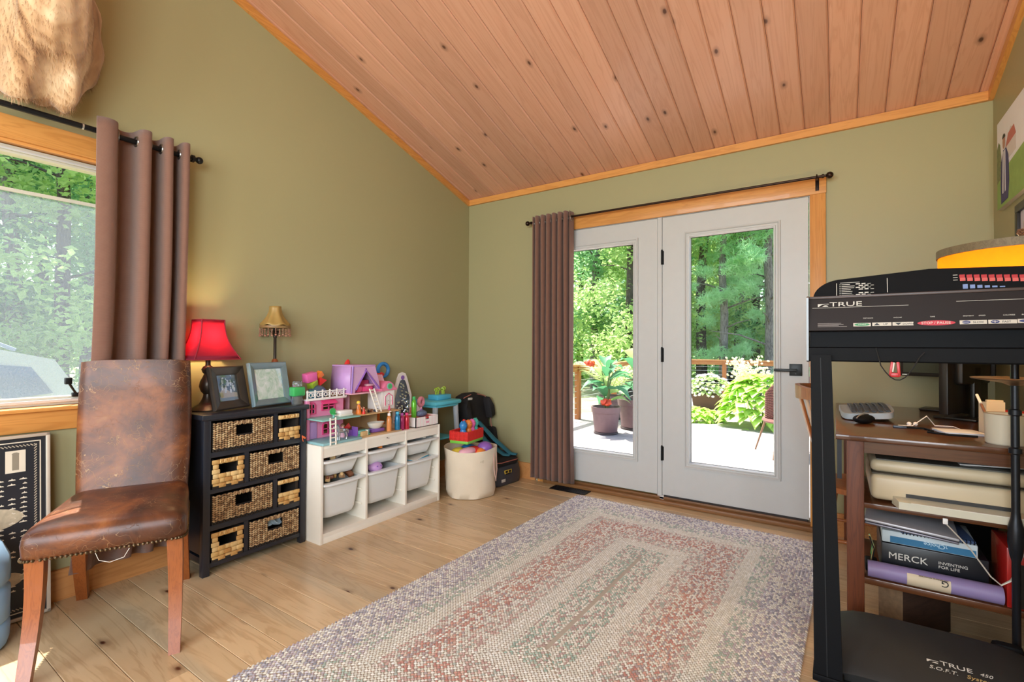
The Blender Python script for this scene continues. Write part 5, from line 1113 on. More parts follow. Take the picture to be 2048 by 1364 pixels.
o = T('toy_donut', 'pink sprinkled toy donut on a stand in the striped box', 'toy', (.33, -.955, DZ+.0625)); MB().torus((0, 0, .1), .027, .014, 22, 10, (0, PI/2, .2)).ob('donut', plain('donut_pink', '#ea8f9e', .45, var=.3, scale=160), o); MB().cyl((0, 0, 0), (0, 0, .075), .012, .008).ob('stand', PALEP, o)
o = T('toy_pouch', 'blue and grey patterned toy pouch in the striped box', 'toy', (.37, -.99, DZ+.0625)); MB().sph((0, 0, .022), (.03, .05, .024), 16, 10).ob('pouch', plain('pouch_mix', '#6f7c9a', .6, var=.45, scale=90), o); MB().tube([(0, -.02, .04), (0, 0, .055), (0, .02, .04)], .003, 6).ob('strap', PUR, o)
o = T('pink_toy_crate', 'coral pink toy crate with curved white ends behind the striped box', 'toy', (.215, -.91, DZ)); MB().box((0, 0, .055), (.05, .05, .11), .004).ob('crate', plain('coral', '#e58a80', .45), o); mb = MB(); mb.prism([(-.03, 0), (.03, 0), (.03, .1), (.015, .125), (-.01, .135), (-.03, .12)], .028, .033, 'yz'); mb.ob('end_panel', WH, o)
# vanity mirror toy
vm_ = thing('toy_vanity_mirror', 'white arched toy vanity mirror covered with silver sequins', 'toy', (.14, -.965, DZ)); pts = [(-.085, 0), (.085, 0), (.095, .2), (.078, .245), (.048, .33), (.03, .365), (0, .375), (-.03, .365), (-.048, .33), (-.078, .245), (-.095, .2)]
mb = MB(); mb.prism(pts, -.006, .006, 'yz'); mb.ob('board', WH, vm_); mb = MB(); mb.prism([(p*.78, .02+q*.8) for p, q in pts], .006, .008, 'yz'); mb.ob('mirror_panel', plain('mirror_grey', '#6d7384', .2, .6, var=.3, scale=60), vm_)
mb = MB(); rg = random.Random(8)
for k in range(46):
    z = rg.uniform(.06, .29); y = rg.uniform(-.06, .06)*(1-.4*(z > .22)); mb.cyl((.008, y, z), (.0105, y, z+.002), .0095, n=10)
mb.ob('sequins', plain('sequin_silver', '#dfe4ee', .12, .9), vm_, kind='stuff'); MB().cyl((.006, 0, .335), (.011, 0, .335), .016, n=18).ob('jewel', PUR, vm_); MB().box((.03, 0, .02), (.05, .17, .012), .004).ob('tray', PALEP, vm_); mb = MB(); mb.box((.035, .035, .045), (.03, .03, .045), .004); mb.ob('drawer', plain('rose_brown', '#b0746e', .5), vm_)
# stacking ring toy behind the dollhouse
rt_ = thing('ring_toy', 'blue ring and red paddle toy standing behind the dollhouse', 'toy', (.062, -1.14, DZ)); MB().torus((0, .06, .393), .048, .014, 24, 9, (0, PI/2, 0)).ob('ring', BLU, rt_); MB().cyl((0, 0, 0), (0, .02, .36), .022, .018).ob('post', ORG, rt_); MB().lathe([(.06, 0), (.06, .02), (.02, .03)], n=20).ob('foot', ORG, rt_); MB().sph((0, .03, .36), (.02, .04, .02), 14, 8).ob('shoulder', RED, rt_)
rt2 = thing('fan_toy', 'red flower bladed toy standing behind the dollhouse roof', 'toy', (.065, -1.43, DZ)); MB().cyl((0, 0, 0), (0, 0, .37), .012).ob('stem', ORG, rt2); MB().lathe([(.05, 0), (.05, .015), (.012, .025)], n=20).ob('foot', ORG, rt2)
for k in range(5): MB().sph((.01, .055*math.cos(k*1.257), .385+.055*math.sin(k*1.257)), (.012, .045, .022), 12, 6, (k*1.257, 0, 0)).ob('petal', RED, rt2)
MB().sph((.015, 0, .385), .02, 12, 8).ob('hub', HOT, rt2)
# ================================================================ teal table, canvas basket, farm toy
tt = thing('toy_workbench', 'turquoise plastic play table with grey legs in the corner', 'toy table', (.172, -.63, 0)); TURQ = plain('turquoise', '#5ec3d6', .4); GREY = plain('grey_plastic', '#aab0b6', .35)
MB().box((0, 0, .685), (.30, .31, .035), .015).ob('table_top', TURQ, tt); MB().box((0, 0, .66), (.26, .27, .02), .006).ob('under_tray', TURQ, tt)
for sx in (-1, 1):
    for sy in (-1, 1): MB().tube([(.11*sx, .12*sy, .655), (.135*sx, .145*sy, 0)], [.022, .018], 10).ob('leg', GREY, tt)
MB().box((0, 0, .40), (.22, .24, .014), .004).ob('shelf', TURQ, tt)
tb = thing('tool_caddy', 'bright blue tool caddy on the turquoise play table', 'toy', (.19, -.60, .7025)); MB().box((0, 0, .02), (.11, .16, .04), .006).ob('caddy', SKY, tb)
for k, (yy, hh) in enumerate(((-.045, .05), (-.02, .055), (.03, .048), (.05, .058))):
    t = thing('toy_tool', 'lime green toy tool sticking up from the blue caddy', 'toy', (.19, -.60+yy, .743), .3*k, 'lime toy tools in the caddy'); MB().cyl((0, 0, 0), (0, 0, hh*.6), .006).ob('shaft', LIME, t); MB().torus((0, 0, hh*.75), .012, .005, 14, 7, (PI/2, 0, 0)).ob('ring', LIME, t)
CANV = plain('canvas_cream', '#e4d5bd', .9, var=.06, scale=9, bmp=.3, bscale=240)
cbk = thing('canvas_basket', 'cream canvas bucket basket with leather handles full of toys', 'basket', (.525, -.61, 0)); mb = MB(); R = []; rg = random.Random(5)
for z, r in ((0, .165), (.005, .178), (.05, .186), (.12, .192), (.2, .196), (.28, .199), (.35, .2), (.362, .2), (.355, .19), (.2, .186), (.03, .17)):
    R.append([((r+.005*math.sin(3*a+z*22)+.004*math.sin(7*a-z*40))*math.cos(a), (r+.005*math.sin(3*a+z*22)+.004*math.sin(7*a-z*40))*math.sin(a), z+(.012*math.sin(2*a+.6) if z > .3 else 0)) for a in [2*PI*k/48 for k in range(48)]])
mb.loft(R); mb.ob('bucket', CANV, cbk, smooth=60)
for a in (.25, PI+.25): MB().tube([(.202*math.cos(a-.14), .202*math.sin(a-.14), .33), (.208*math.cos(a-.13), .208*math.sin(a-.13), .2), (.208*math.cos(a), .208*math.sin(a), .12), (.208*math.cos(a+.13), .208*math.sin(a+.13), .2), (.202*math.cos(a+.14), .202*math.sin(a+.14), .33)], .008, 6, flat=.4).ob('handle', plain('leather_pinkish', '#d8b3a4', .6), cbk)
for k, (x_, y_, z_, m_, s_) in enumerate(((.05, -.1, .36, PALEP, (.05, .09, .03)), (.09, .06, .365, PUR, (.06, .06, .05)), (.04, -.02, .35, RED, (.07, .08, .035)), (-.06, .05, .34, BLU, (.07, .06, .04)), (-.05, -.08, .345, YEL, (.06, .06, .03)), (.1, -.01, .345, ORG, (.04, .05, .03)), (.06, .12, .35, HOT, (.05, .03, .03)))):
    nm = ['pale pink', 'purple', 'red', 'blue', 'yellow', 'orange', 'hot pink'][k]; t = thing('toy_piece', '%s plastic toy filling the top of the canvas basket' % nm, 'toy', (.525+x_, -.61+y_, z_-.03)); MB().sph((0, 0, .015), s_, 16, 10).ob('body', m_, t); MB().torus((0, 0, .015+s_[2]*.85), .012, .005, 14, 6).ob('detail', m_, t)
fm = thing('farm_toy', 'pop-up toy with red picket fence, green base and four animal heads on the canvas basket', 'toy', (.50, -.63, .400), math.radians(8)); GRS = plain('grass_green', '#7cc84a', .4)
MB().box((0, 0, .012), (.16, .235, .024), .006).ob('green_base', GRS, fm); mb = MB()
for y in np.arange(-.115, .116, .0115):
    for sx in (-1, 1): mb.cone = None; mb.prism([(y-.0042, .022), (y+.0042, .022), (y+.0042, .088), (y, .095), (y-.0042, .088)], .076*sx, .080*sx, 'yz')
for x in np.arange(-.07, .071, .0115):
    for sy in (-1, 1): mb.prism([(x-.0042, .022), (x+.0042, .022), (x+.0042, .088), (x, .095), (x-.0042, .088)], .112*sy, .116*sy, 'xz')
mb.ob('fence_pickets', RED, fm, kind='stuff')
for zz in (.042, .07):
    mb = MB(); mb.bb((.075, -.115, zz), (.078, .115, zz+.008)); mb.bb((-.078, -.115, zz), (-.075, .115, zz+.008)); mb.bb((-.078, -.114, zz), (.078, -.111, zz+.008)); mb.bb((-.078, .111, zz), (.078, .114, zz+.008)); mb.ob('fence_rail', RED, fm)
MB().bb((-.07, -.108, .024), (.07, .108, .07)).ob('inner_box', plain('toy_gap_shade', '#7a2a20', .6), fm)  # darker red paints in the shade between the pickets
for k, (yy, m_, ear) in enumerate(((-.085, BLU, .016), (-.01, ORG, .0), (.04, PNK, .008), (.09, plain('toy_aqua', '#4fb8a8', .4), .012))):
    mb = MB(); mb.lathe([(.02, .07), (.022, .09), (.017, .105), (.024, .12), (.027, .138), (.02, .158), (.008, .168), (.001, .17)], (0.02, yy, 0), 16, None, 1.15, 1.15)
    for s in (-1, 1): mb.sph((.02, yy+.02*s, .152+ear*.5), (.006, .008, .012), 8, 6)
    h_ = mb.ob('animal_head', m_, fm); mb = MB(); mb.sph((.045, yy-.009, .142), .004, 8, 5); mb.sph((.045, yy+.009, .142), .004, 8, 5); mb.ob('eyes', BLK, h_, kind='stuff')
MB().tube([(0, -.075, .07), (0, -.07, .13), (0, -.045, .168), (0, -.02, .16), (0, -.0, .12)], .009, 8).ob('carry_arch', RED, fm)
MB().sph((.0, -.045, .11), (.012, .02, .022), 12, 8).ob('green_dial', GRN, fm)
# ================================================================ car seat
CSB = plain('seat_fabric_black', '#1d1b1e', .85, var=.25, scale=40); CSG = plain('seat_shell_grey', '#3e4048', .45); PIP = plain('seat_piping', '#b06a5e', .6)
cs = thing('child_car_seat', 'black high-back child car seat with coral piping against the back wall', 'car seat', (.46, -.2, 0), math.radians(-8))
def slab(outl, x_of, th, name, m, bev=.02):
    # outline (y,z); rounded slab along a leaning plane
    mb = MB(); n = len(outl); cyy = sum(p[0] for p in outl)/n; czz = sum(p[1] for p in outl)/n; R = []
    for d, s in ((-th, .86), (-th*.8, .97), (0, 1.0), (th*.8, .97), (th, .86)): R.append([(x_of(czz+(q-czz)*s)+d, cyy+(p-cyy)*s, czz+(q-czz)*s) for p, q in outl])
    mb.loft(R); return mb.ob(name, m, cs, smooth=60)
cs.location = (.44, -.218, 0); cs.rotation_euler = (0, 0, math.radians(-6)); ROOT[cs.name] = Matrix.Translation((.44, -.218, 0)) @ Matrix.Rotation(math.radians(-6), 4, 'Z')
bk = lambda z: -.14-.24*(z-.15)
slab([(-.15, .14), (.15, .14), (.165, .3), (.155, .45), (.17, .52), (.175, .62), (.14, .70), (.06, .725), (-.06, .725), (-.14, .70), (-.175, .62), (-.17, .52), (-.155, .45), (-.165, .3)], bk, .045, 'backrest', CSB)
for s in (-1, 1):
    slab([(s*.12, .5), (s*.172, .52), (s*.178, .61), (s*.14, .685), (s*.115, .66)], lambda z: bk(z)+.06, .055, 'headrest_wing', CSB); slab([(s*.12, .2), (s*.168, .2), (s*.168, .42), (s*.125, .42)], lambda z: bk(z)+.05, .05, 'side_bolster', CSB)
    pts = [(bk(z)+.06, s*y_, z) for y_, z in ((.14, .17), (.16, .3), (.15, .45), (.165, .53), (.168, .61), (.13, .69), (.04, .712))]; MB().tube(pts, .004, 6).ob('piping', PIP, cs)
MB().box((bk(.67)+.05, -.05, .675), (.012, .05, .02), .004, (0, .2, 0)).ob('label_patch', plain('patch_white', '#d9d4cc', .6), cs); MB().sph((bk(.55)+.05, -.1, .56), (.008, .02, .016), 10, 6).ob('strap_guide', GREY, cs); MB().sph((bk(.42)+.05, -.1, .43), (.008, .014, .02), 10, 6).ob('strap_guide', GREY, cs)
mb = MB(); mb.loft([[(x*k, y*k2, z) for x, y in ((-.17, -.16), (.17, -.165), (.2, -.12), (.2, .12), (.17, .165), (-.17, .16))] for z, k, k2 in ((0, .95, .95), (.012, 1, 1), (.09, 1.0, 1.02), (.15, .93, .95), (.165, .8, .8))]); mb.ob('base', CSG, cs, smooth=35)
MB().box((.03, 0, .18), (.32, .27, .06), .03, None, 3).ob('seat_pad', CSB, cs); MB().tube([(-.1, -.14, .185), (.17, -.135, .19), (.195, -.1, .19), (.195, .1, .19), (.17, .135, .19), (-.1, .14, .185)], .004, 6).ob('piping', PIP, cs)
for s in (-1, 1):
    MB().lathe([(.036, .12), (.042, .13), (.045, .21), (.04, .215), (.036, .15), (.001, .145)], (.1, s*.14, 0), 18).ob('cup_holder', plain('cup_grey', '#5a5c64', .3), cs); MB().box((-.04, s*.16, .2), (.16, .04, .05), .02).ob('armrest', CSG, cs)
MB().box((.198, -.08, .045), (.006, .05, .025), .002).ob('sticker', plain('patch_white', '#d9d4cc', .6), cs)
mb = MB(); mb.box((.196, -.02, .1), (.006, .09, .045), .002); mb.ob('warning_label', YEL, cs); mb = MB(); mb.box((.1985, -.04, .11), (.004, .03, .018)); mb.box((.1985, .0, .11), (.004, .03, .018)); mb.box((.1985, -.02, .092), (.004, .06, .012)); mb.ob('warning_print', BLK, cs, kind='stuff')
st = thing('blue_sling', 'folded blue fabric straps draped over the child car seat', 'strap', (.44, -.218, 0), math.radians(-6)); BLS = plain('blue_strap', '#2f7d9c', .7)
for (pa, pb, pc) in (((bk(.48)+.08, -.09, .47), (-.02, -.05, .33), (.1, .04, .225)), ((bk(.48)+.08, -.02, .48), (.0, .03, .34), (.13, .09, .228))): MB().tube([pa, pb, pc, (pc[0]+.05, pc[1]+.02, pc[2]-.003)], [.035, .042, .036, .028], 8, flat=.25).ob('strap', BLS, st)
MB().tube([(bk(.5)+.08, -.135, .52), (bk(.4)+.085, -.13, .42), (bk(.25)+.09, -.12, .27)], .008, 6, flat=.5).ob('cane', plain('pink_tan', '#c98a72', .5), st)
# ================================================================ treadmill
TRB = plain('treadmill_black', '#121214', .6, var=.08, spec=.12); TRP = plain('treadmill_panel', '#251c1a', .5, var=.05, spec=.22); TRD = plain('treadmill_navy', '#07090d', .5, spec=.12); TRH = plain('treadmill_hood', '#2b2a29', .55, var=.1, bmp=.1, spec=.3); INKW = plain('print_white', '#d8d2c8', .5, var=.03); SILT = plain('treadmill_edge', '#8e9296', .4, .3)
tm = thing('treadmill', 'black treadmill with console and motor hood in front of the desk', 'treadmill', (3.11, -1.6, 0))
XL, XR, XC = 2.797, 3.43, 3.113
def post(x0, x1, xt0, xt1):
    mb = MB(); mb.loft([[(x0, -1.70, .085), (x1, -1.70, .085), (x1, -1.63, .085), (x0, -1.63, .085)], [(xt0, -1.66, 1.11), (xt1, -1.66, 1.11), (xt1, -1.60, 1.11), (xt0, -1.60, 1.11)]]); mb.ob('upright_post', TRB, tm, True)
post(2.812, 2.888, 2.803, 2.86); post(3.345, 3.42, 3.37, 3.425)
for x0, x1 in ((2.812, 2.888),):
    mb = MB(); mb.loft([[(x0+.034, -1.7015, .085), (x0+.037, -1.7015, .085), (x0+.037, -1.699, .085), (x0+.034, -1.699, .085)], [(2.83, -1.6615, 1.1), (2.832, -1.6615, 1.1), (2.832, -1.66, 1.1), (2.83, -1.66, 1.1)]]); mb.ob('post_seam', plain('seam_black', '#08080a', .6), tm, True)
    MB().bb((x0-.004, -1.706, .07), (x1+.004, -1.62, .092), .003).ob('post_foot_cap', TRB, tm, True)
for xx in (2.822, 3.38):
    for dx in (0, .028): MB().cyl((xx+dx, -1.665, .036), (xx+dx+.02, -1.665, .036), .036, n=22).ob('transport_wheel', plain('wheel_steel', '#8d99a4', .3, .6), tm, True)
B((2.80, -3.0, .0), (2.86, -1.72, .07), TRB, 'side_rail', tm, .008); B((3.365, -3.0, .0), (3.425, -1.72, .07), TRB, 'side_rail', tm, .008); B((2.86, -3.0, .03), (3.365, -1.66, .06), plain('belt_black', '#202022', .7), 'running_belt', tm)
mb = MB(); hx0, hx1 = 2.878, 3.372
R = [[(x, -1.655, .065), (x, -1.66, .105), (x, -1.64, .128), (x, -1.44, .205), (x, -1.41, .2), (x, -1.39, .10), (x, -1.39, .03)] for x in np.linspace(hx0, hx1, 13)]
for i, r in enumerate(R):
    u = i/12-.5; k = 1-1.1*(abs(u)*2)**6*.12; R[i] = [(x, y_, .03+(z-.03)*k) for x, y_, z in r]
mb.loft(R); mb.ob('motor_hood', TRH, tm, True, smooth=45)
B((2.865, -1.66, .055), (3.385, -1.652, .075), TRB, 'hood_lip', tm)
B((3.28, -1.40, .12), (3.36, -1.36, .2), TRB, 'cord_box', tm, .02)
HM = frameM((3.105, -1.565, .157), (1, 0, 0), (0, .925, .36)) @ Matrix.Scale(.52, 4)
text('TRUE', .04, HM @ Matrix.Translation((.06, .012, .002)), INKW, tm, sx=1.5); text('450', .03, HM @ Matrix.Translation((.232, .012, .002)), INKW, tm, sx=1.2, shear=.3); text('S.O.F.T.', .032, HM @ Matrix.Translation((.006, -.03, .002)), INKW, tm, sx=1.25, shear=.2); text('System', .034, HM @ Matrix.Translation((.17, -.03, .002)), plain('print_gold', '#c8a86c', .5), tm, sx=1.2, shear=.2)
def logo(M, s, name='emblem'):
    mb = MB(); poly = [(0, 0), (0, 1), (3.2, 1), (3.2, .78), (2.3, .9), (1.3, .75), (.6, .35), (.35, 0)]; mb.loft([[M @ Vector((a*s, b_*s, d)) for a, b_ in poly] for d in (0, .0006)]); poly = [(1.3, 0), (1.9, .42), (2.4, .5), (2.9, .3), (3.1, 0)]; mb.loft([[M @ Vector((a*s, b_*s, d)) for a, b_ in poly] for d in (0, .0006)]); mb.ob(name, INKW, tm, True, smooth=0, kind='stuff')
logo(HM @ Matrix.Translation((0, .012, .002)), .017)
# console: lower box, navy channel, sloped key panel, upper hood with curved corners
y0 = -1.64
mb = MB(); prof = [(y0+.005, 1.088), (y0, 1.092), (y0, 1.132), (y0+.012, 1.136), (y0+.022, 1.186), (y0+.0, 1.19), (y0+.022, 1.297), (y0+.03, 1.302), (y0+.085, 1.302), (y0+.085, 1.088)]
def seg(a, b_, x0, x1, m, name): 
    mb = MB(); mb.prism(prof[a:b_], x0, x1, 'yz'); return mb.ob(name, m, tm, True, smooth=30)
mb = MB(); mb.prism([prof[0], prof[1], prof[2], prof[3], (y0+.085, 1.136), prof[9]], XL, XR, 'yz'); mb.ob('console_lower_box', TRB, tm, True)
mb = MB(); mb.prism([prof[3], prof[4], (y0+.085, 1.186), (y0+.085, 1.136)], XL+.003, XR-.003, 'yz'); mb.ob('console_channel', TRD, tm, True)
mb = MB(); mb.prism([prof[4], prof[5], prof[6], prof[7], prof[8], (y0+.085, 1.186)], XL, XR, 'yz'); mb.ob('console_key_panel', TRP, tm, True)
for x0, x1 in ((XL-.006, XL-.0), (XR, XR+.006)):
    mb = MB(); mb.prism([(y0-.003, 1.09), (y0-.006, 1.3), (y0+.03, 1.308), (y0+.09, 1.305), (y0+.09, 1.085), (y0+.01, 1.085)], x0, x1, 'yz'); mb.ob('console_end_cap', SILT if x0 < 3 else TRB, tm, True)
mb = MB(); n = 9; o_ = [(XL+.012, 1.298)]+[(XL+.012+.085*(1-math.cos(PI/2*k/n)), 1.30+.062*math.sin(PI/2*k/n)) for k in range(1, n+1)]+[(XC, 1.378)]+[(XR-.012-.085*(1-math.cos(PI/2*k/n)), 1.30+.062*math.sin(PI/2*k/n)+.006) for k in range(n, 0, -1)]+[(XR-.012, 1.298)]
mb.loft([[(x, y0+.035+(z-1.298)*.25, z) for x, z in o_], [(x, y0+.085+(z-1.298)*.1, z) for x, z in o_]]); mb.ob('console_upper_panel', TRB, tm, True)
B((XL, y0+.018, 1.296), (XR, y0+.04, 1.305), plain('console_edge', '#4a3a36', .4), 'console_ledge', tm, .002)
# print on the key panel: plane from (y0,1.19) to (y0+.022,1.297)
KM = frameM((XL, y0-.0012, 1.19), (1, 0, 0), (0, .022, .107)); kx = lambda px: (px-1612)*.00129
def kbox(px0, px1, z0, z1, m, name, d=.0006): 
    mb = MB(); mb.bb((kx(px0), z0, 0), (kx(px1), z1, d)); mb.xf(KM); return mb.ob(name, m, tm, True)
def koval(px0, px1, z0, z1, m, name, d=.0012): 
    mb = MB(); a = (kx(px0)+kx(px1))/2; b_ = (z0+z1)/2; rx, rz2 = (kx(px1)-kx(px0))/2, (z1-z0)/2; mb.loft([[KM @ Vector((a+rx*math.cos(t), b_+rz2*math.sin(t), dd)) for t in [2*PI*k/28 for k in range(28)]] for dd in (0, d)]); return mb.ob(name, m, tm, True)
KEYW = plain('key_white', '#cfc4b6', .4, var=.03); KG = plain('key_green', '#3f8f5c', .4); KR = plain('key_red', '#c8263a', .35); KB = plain('key_navy', '#33366e', .4)
logo(KM @ Matrix.Translation((kx(1632), .081, .0)), .0095); text('TRUE', .021, KM @ Matrix.Translation((kx(1657), .081, .0)), INKW, tm, sx=1.75); kbox(1620, 1815, .0765, .0775, INKW, 'panel_line'); kbox(1900, 2080, .083, .084, INKW, 'panel_line')
kbox(1707, 1742, .012, .023, KEYW, 'key'); koval(1709, 1740, .013, .022, KG, 'key_oval'); text('START', .006, KM @ Matrix.Translation((kx(1717), .0155, .0012)), INKW, tm, sx=1.2)
kbox(1745, 1782, .0125, .0235, KEYW, 'key'); kbox(1784, 1823, .0125, .0235, KEYW, 'key')
for px, sgn in ((1754, 1), (1795, -1)):
    mb = MB(); c = kx(px); z = .018; mb.loft([[KM @ Vector((c-.008, z-.0035*sgn, dd)), KM @ Vector((c+.008, z-.0035*sgn, dd)), KM @ Vector((c, z+.0038*sgn, dd))] for dd in (0.0006, .0013)]); mb.ob('key_arrow', BLK, tm, True, smooth=0)
text('UP', .007, KM @ Matrix.Translation((kx(1766), .0155, .0008)), BLK, tm, sx=1.4); text('DOWN', .007, KM @ Matrix.Translation((kx(1803), .0155, .0008)), BLK, tm, sx=1.1)
koval(1830, 1897, .011, .0265, KR, 'stop_button'); text('STOP / PAUSE', .0105, KM @ Matrix.Translation((kx(1863), .0152, .0014)), INKW, tm, sx=1.05, align='CENTER')
for a, b_, w in ((1904, 1949, 'SLOW'), (1951, 1996, 'FAST')):
    kbox(a, b_, .0135, .025, KEYW, 'key'); koval(a+4, a+18, .0145, .024, KB, 'key_oval'); text(w, .0075, KM @ Matrix.Translation((kx(a+22), .0165, .0008)), BLK, tm, sx=1.1)
mb = MB(); mb.bb((kx(1908), .0188, .0012), (kx(1919), .0198, .0016)); mb.bb((kx(1957), .0188, .0012), (kx(1966), .0198, .0016)); mb.bb((kx(1961), .0160, .0012), (kx(1962.3), .0228, .0016)); mb.xf(KM); mb.ob('key_sign', INKW, tm, True, kind='stuff')
kbox(1997, 2044, .0145, .026, KEYW, 'key'); koval(1999, 2042, .0153, .0252, KB, 'key_oval'); text('SELECT', .007, KM @ Matrix.Translation((kx(2020), .0175, .0014)), INKW, tm, sx=1.15, align='CENTER')
kbox(2050, 2090, .015, .0265, KEYW, 'key')
for px, s in ((1727, 'DISTANCE'), (1786, 'INCLINE'), (1853, 'TIME'), (1910, 'SEGMENT'), (1936, 'SPEED'), (1975, 'CALORIES'), (2004, 'PULSE')): text(s, .0045, KM @ Matrix.Translation((kx(px), .037, 0)), INKW, tm, sx=1.2)
for k in range(4): kbox(1632, 1632+[62, 45, 55, 50][k], .012+.0035*k, .0135+.0035*k, plain('print_faint', '#8f8580', .5), 'fine_print')
# print on upper panel
UMx = frameM((XL, y0+.0335, 1.298), (1, 0, 0), (0, .25, 1)); 
def ubox(px0, px1, z0, z1, m, name): mb = MB(); mb.bb((kx(px0), z0, 0), (kx(px1), z1, .0006)); mb.xf(UMx); return mb.ob(name, m, tm, True)
ubox(1672, 1673.2, .008, .052, INKW, 'panel_line'); ubox(1776, 1777.2, .012, .06, INKW, 'panel_line')
mb = MB(); rg = random.Random(1)
for k in range(7):
    z = .045-.0062*k
    mb.bb((kx(1679), z, 0), (kx(1681), z+.0022, .0006)); mb.bb((kx(1683), z, 0), (kx(1683+rg.uniform(16, 30)), z+.0016, .0006))
    if k != 4: mb.bb((kx(1713+6*(k % 2)), z-.0006, 0), (kx(1722+6*(k % 2)), z+.003, .0006)); mb.bb((kx(1725+6*(k % 2)), z-.0006, 0), (kx(1733+6*(k % 2)), z+.003, .0006)); mb.bb((kx(1737+6*(k % 2)), z, 0), (kx(1744+6*(k % 2)), z+.0014, .0006))
mb.bb((kx(1680), .0515, 0), (kx(1721), .0527, .0006)); mb.xf(UMx); mb.ob('printed_instructions', INKW, tm, True, smooth=0, kind='stuff')
KR1 = plain('chart_red', '#b83238', .5); KR2 = plain('chart_coral', '#d4605c', .5); KBL = plain('chart_blue', '#7f93c4', .5)
for k in range(10):
    px = 1909+12.3*k; dz = -.0013*k; ubox(px, px+9.5, .047+dz, .057+dz, KR1, 'chart_bar'); ubox(px+.8, px+10.3, .037+dz, .047+dz, KR2, 'chart_bar'); 
for k in range(6): ubox(1914+12.2*k, 1914+8.5+12.2*k, .012, .026-.0022*k, KBL, 'chart_bar')
mb = MB()
for k in range(5): mb.bb((kx(2031), .052-.005*k, 0), (kx(2049), .0535-.005*k, .0006))
for k in range(3): mb.bb((kx(1898), .056-.008*k, 0), (kx(1906), .0575-.008*k, .0006))
mb.xf(UMx); mb.ob('chart_caption', INKW, tm, True, smooth=0, kind='stuff')
mb = MB(); pts = [(kx(1752)+XL, y0-.003, 1.133)]+[(XL+kx(1752)+(kx(1842)-kx(1752))*u, y0-.008, 1.10-.075*math.sin(PI*min(1, u*1.05))+.02*u) for u in [k/10 for k in range(1, 11)]]; mb.tube(pts, .0018, 6); mb.ob('safety_cord', BLK, tm, True)
mb = MB(); xx = XL+kx(1788); mb.box((xx-.009, y0+.0, 1.068), (.008, .006, .045), .002, (0, .12, 0)); mb.box((xx+.009, y0+.0, 1.068), (.008, .006, .045), .002, (0, -.08, 0)); mb.box((xx, y0, 1.05), (.024, .006, .014), .003); mb.ob('safety_clip', plain('clip_red', '#c0282c', .35), tm, True); mb = MB(); mb.box((xx-.004, y0-.004, 1.074), (.004, .003, .03), .001, (0, .12, 0)); mb.ob('clip_shine', INKW, tm, True)
# ================================================================ desk
DKW = wood('desk_brown', '#6b4024', '#54301a', '#331a0c', 'x', 9, 12, .28, tint=.05, coat=.45); DKL = wood('desk_leg_wood', '#7a401e', '#5e2c12', '#381809', 'z', 14, 10, .55, knots=4, tint=.08, knotc='#3a1a0a')
DZt = .80; dx0, dx1, dy0, dy1 = 2.868, 3.535, -1.277, -.03
dsk = thing('desk', 'dark stained wooden desk with shelves below, along the right wall', 'desk', (3.2, -.65, 0))
B((dx0, dy0, DZt-.022), (dx1, dy1, DZt), DKW, 'desk_top', dsk, .004)
B((2.96, dy0+.025, .733), (dx1-.04, dy0+.047, .778), DKW, 'apron', dsk); B((2.915, dy0+.1, .733), (2.935, dy1-.1, .778), DKW, 'apron', dsk)
for x0 in (2.905, dx1-.065):
    for ya in (dy0+.018, dy1-.075): MB().bb((x0, ya, 0), (x0+.055, ya+.055, .778), .003).ob('leg', DKL, dsk, True)
B((2.874, -1.15, .60), (2.89, -.75, .775), plain('case_navy', '#1a1d26', .4), 'side_panel', dsk); B((2.955, dy0+.02, .525), (dx1-.01, -.79, .545), DKW, 'shelf', dsk, .003); B((2.955, dy0+.02, .238), (dx1-.01, -.79, .262), DKW, 'shelf', dsk, .003)
# ---- things on the desk
KEY = plain('keyboard_grey', '#a9b6bf', .4); KEYD = plain('keyboard_key', '#3c454d', .4)
kb = thing('keyboard', 'pale grey curved keyboard with dark keys lying on the desk', 'keyboard', (2.985, -.62, DZt+.0), math.radians(2)); mb = MB(); kw, kl = .10, .21
def kbs(u, v): return Vector(((u-.5)*2*kw, (v-.5)*2*kl, .028+.018*u+.014*math.sin(PI*v)))
ring = [[kbs(u, v)+Vector((0, 0, dz)) for (u, v) in [(.5+.5*abs(math.cos(t))**.35*(1 if math.cos(t) > 0 else -1), .5+.5*abs(math.sin(t))**.35*(1 if math.sin(t) > 0 else -1)) for t in [2*PI*k/40 for k in range(40)]]] for dz in (-.026, -.008, 0)]
mb.loft(ring); mb.ob('case', KEY, kb, smooth=50); 
km_ = {}
for i in range(6):
    for j in range(15):
        u = .2+.75*i/6+.04; v = .06+.88*j/15; p = kbs(u, v+.03); mb = MB(); mb.box((0, 0, 0), (.0195, .0225, .008), .003, None, 1)
        if 'k' not in km_: km_['k'] = mb.mesh('key', KEYD)
        else: mb.bm.free()
        o = bpy.data.objects.new('key', km_['k']); col.objects.link(o); o.parent = kb; o.location = p+Vector((0, 0, .003))
mo = thing('computer_mouse', 'black silver-edged computer mouse in front of the keyboard', 'mouse', (2.972, -.90, DZt), math.radians(60)); MB().sph((0, 0, .02), (.058, .034, .02), 20, 12).xf(Matrix.Identity(4)).ob('body', TRB, mo); MB().tube([(-.055, 0, .024), (-.03, .0, .037), (.0, 0, .0405), (.03, 0, .037), (.052, 0, .025)], .004, 6).ob('silver_band', SILV, mo)
mn = thing('computer_monitor', 'black flat monitor seen from its back on the desk', 'monitor', (3.375, -.435, DZt), math.radians(-28.6)); MBK = plain('monitor_black', '#26231f', .35, var=.08)
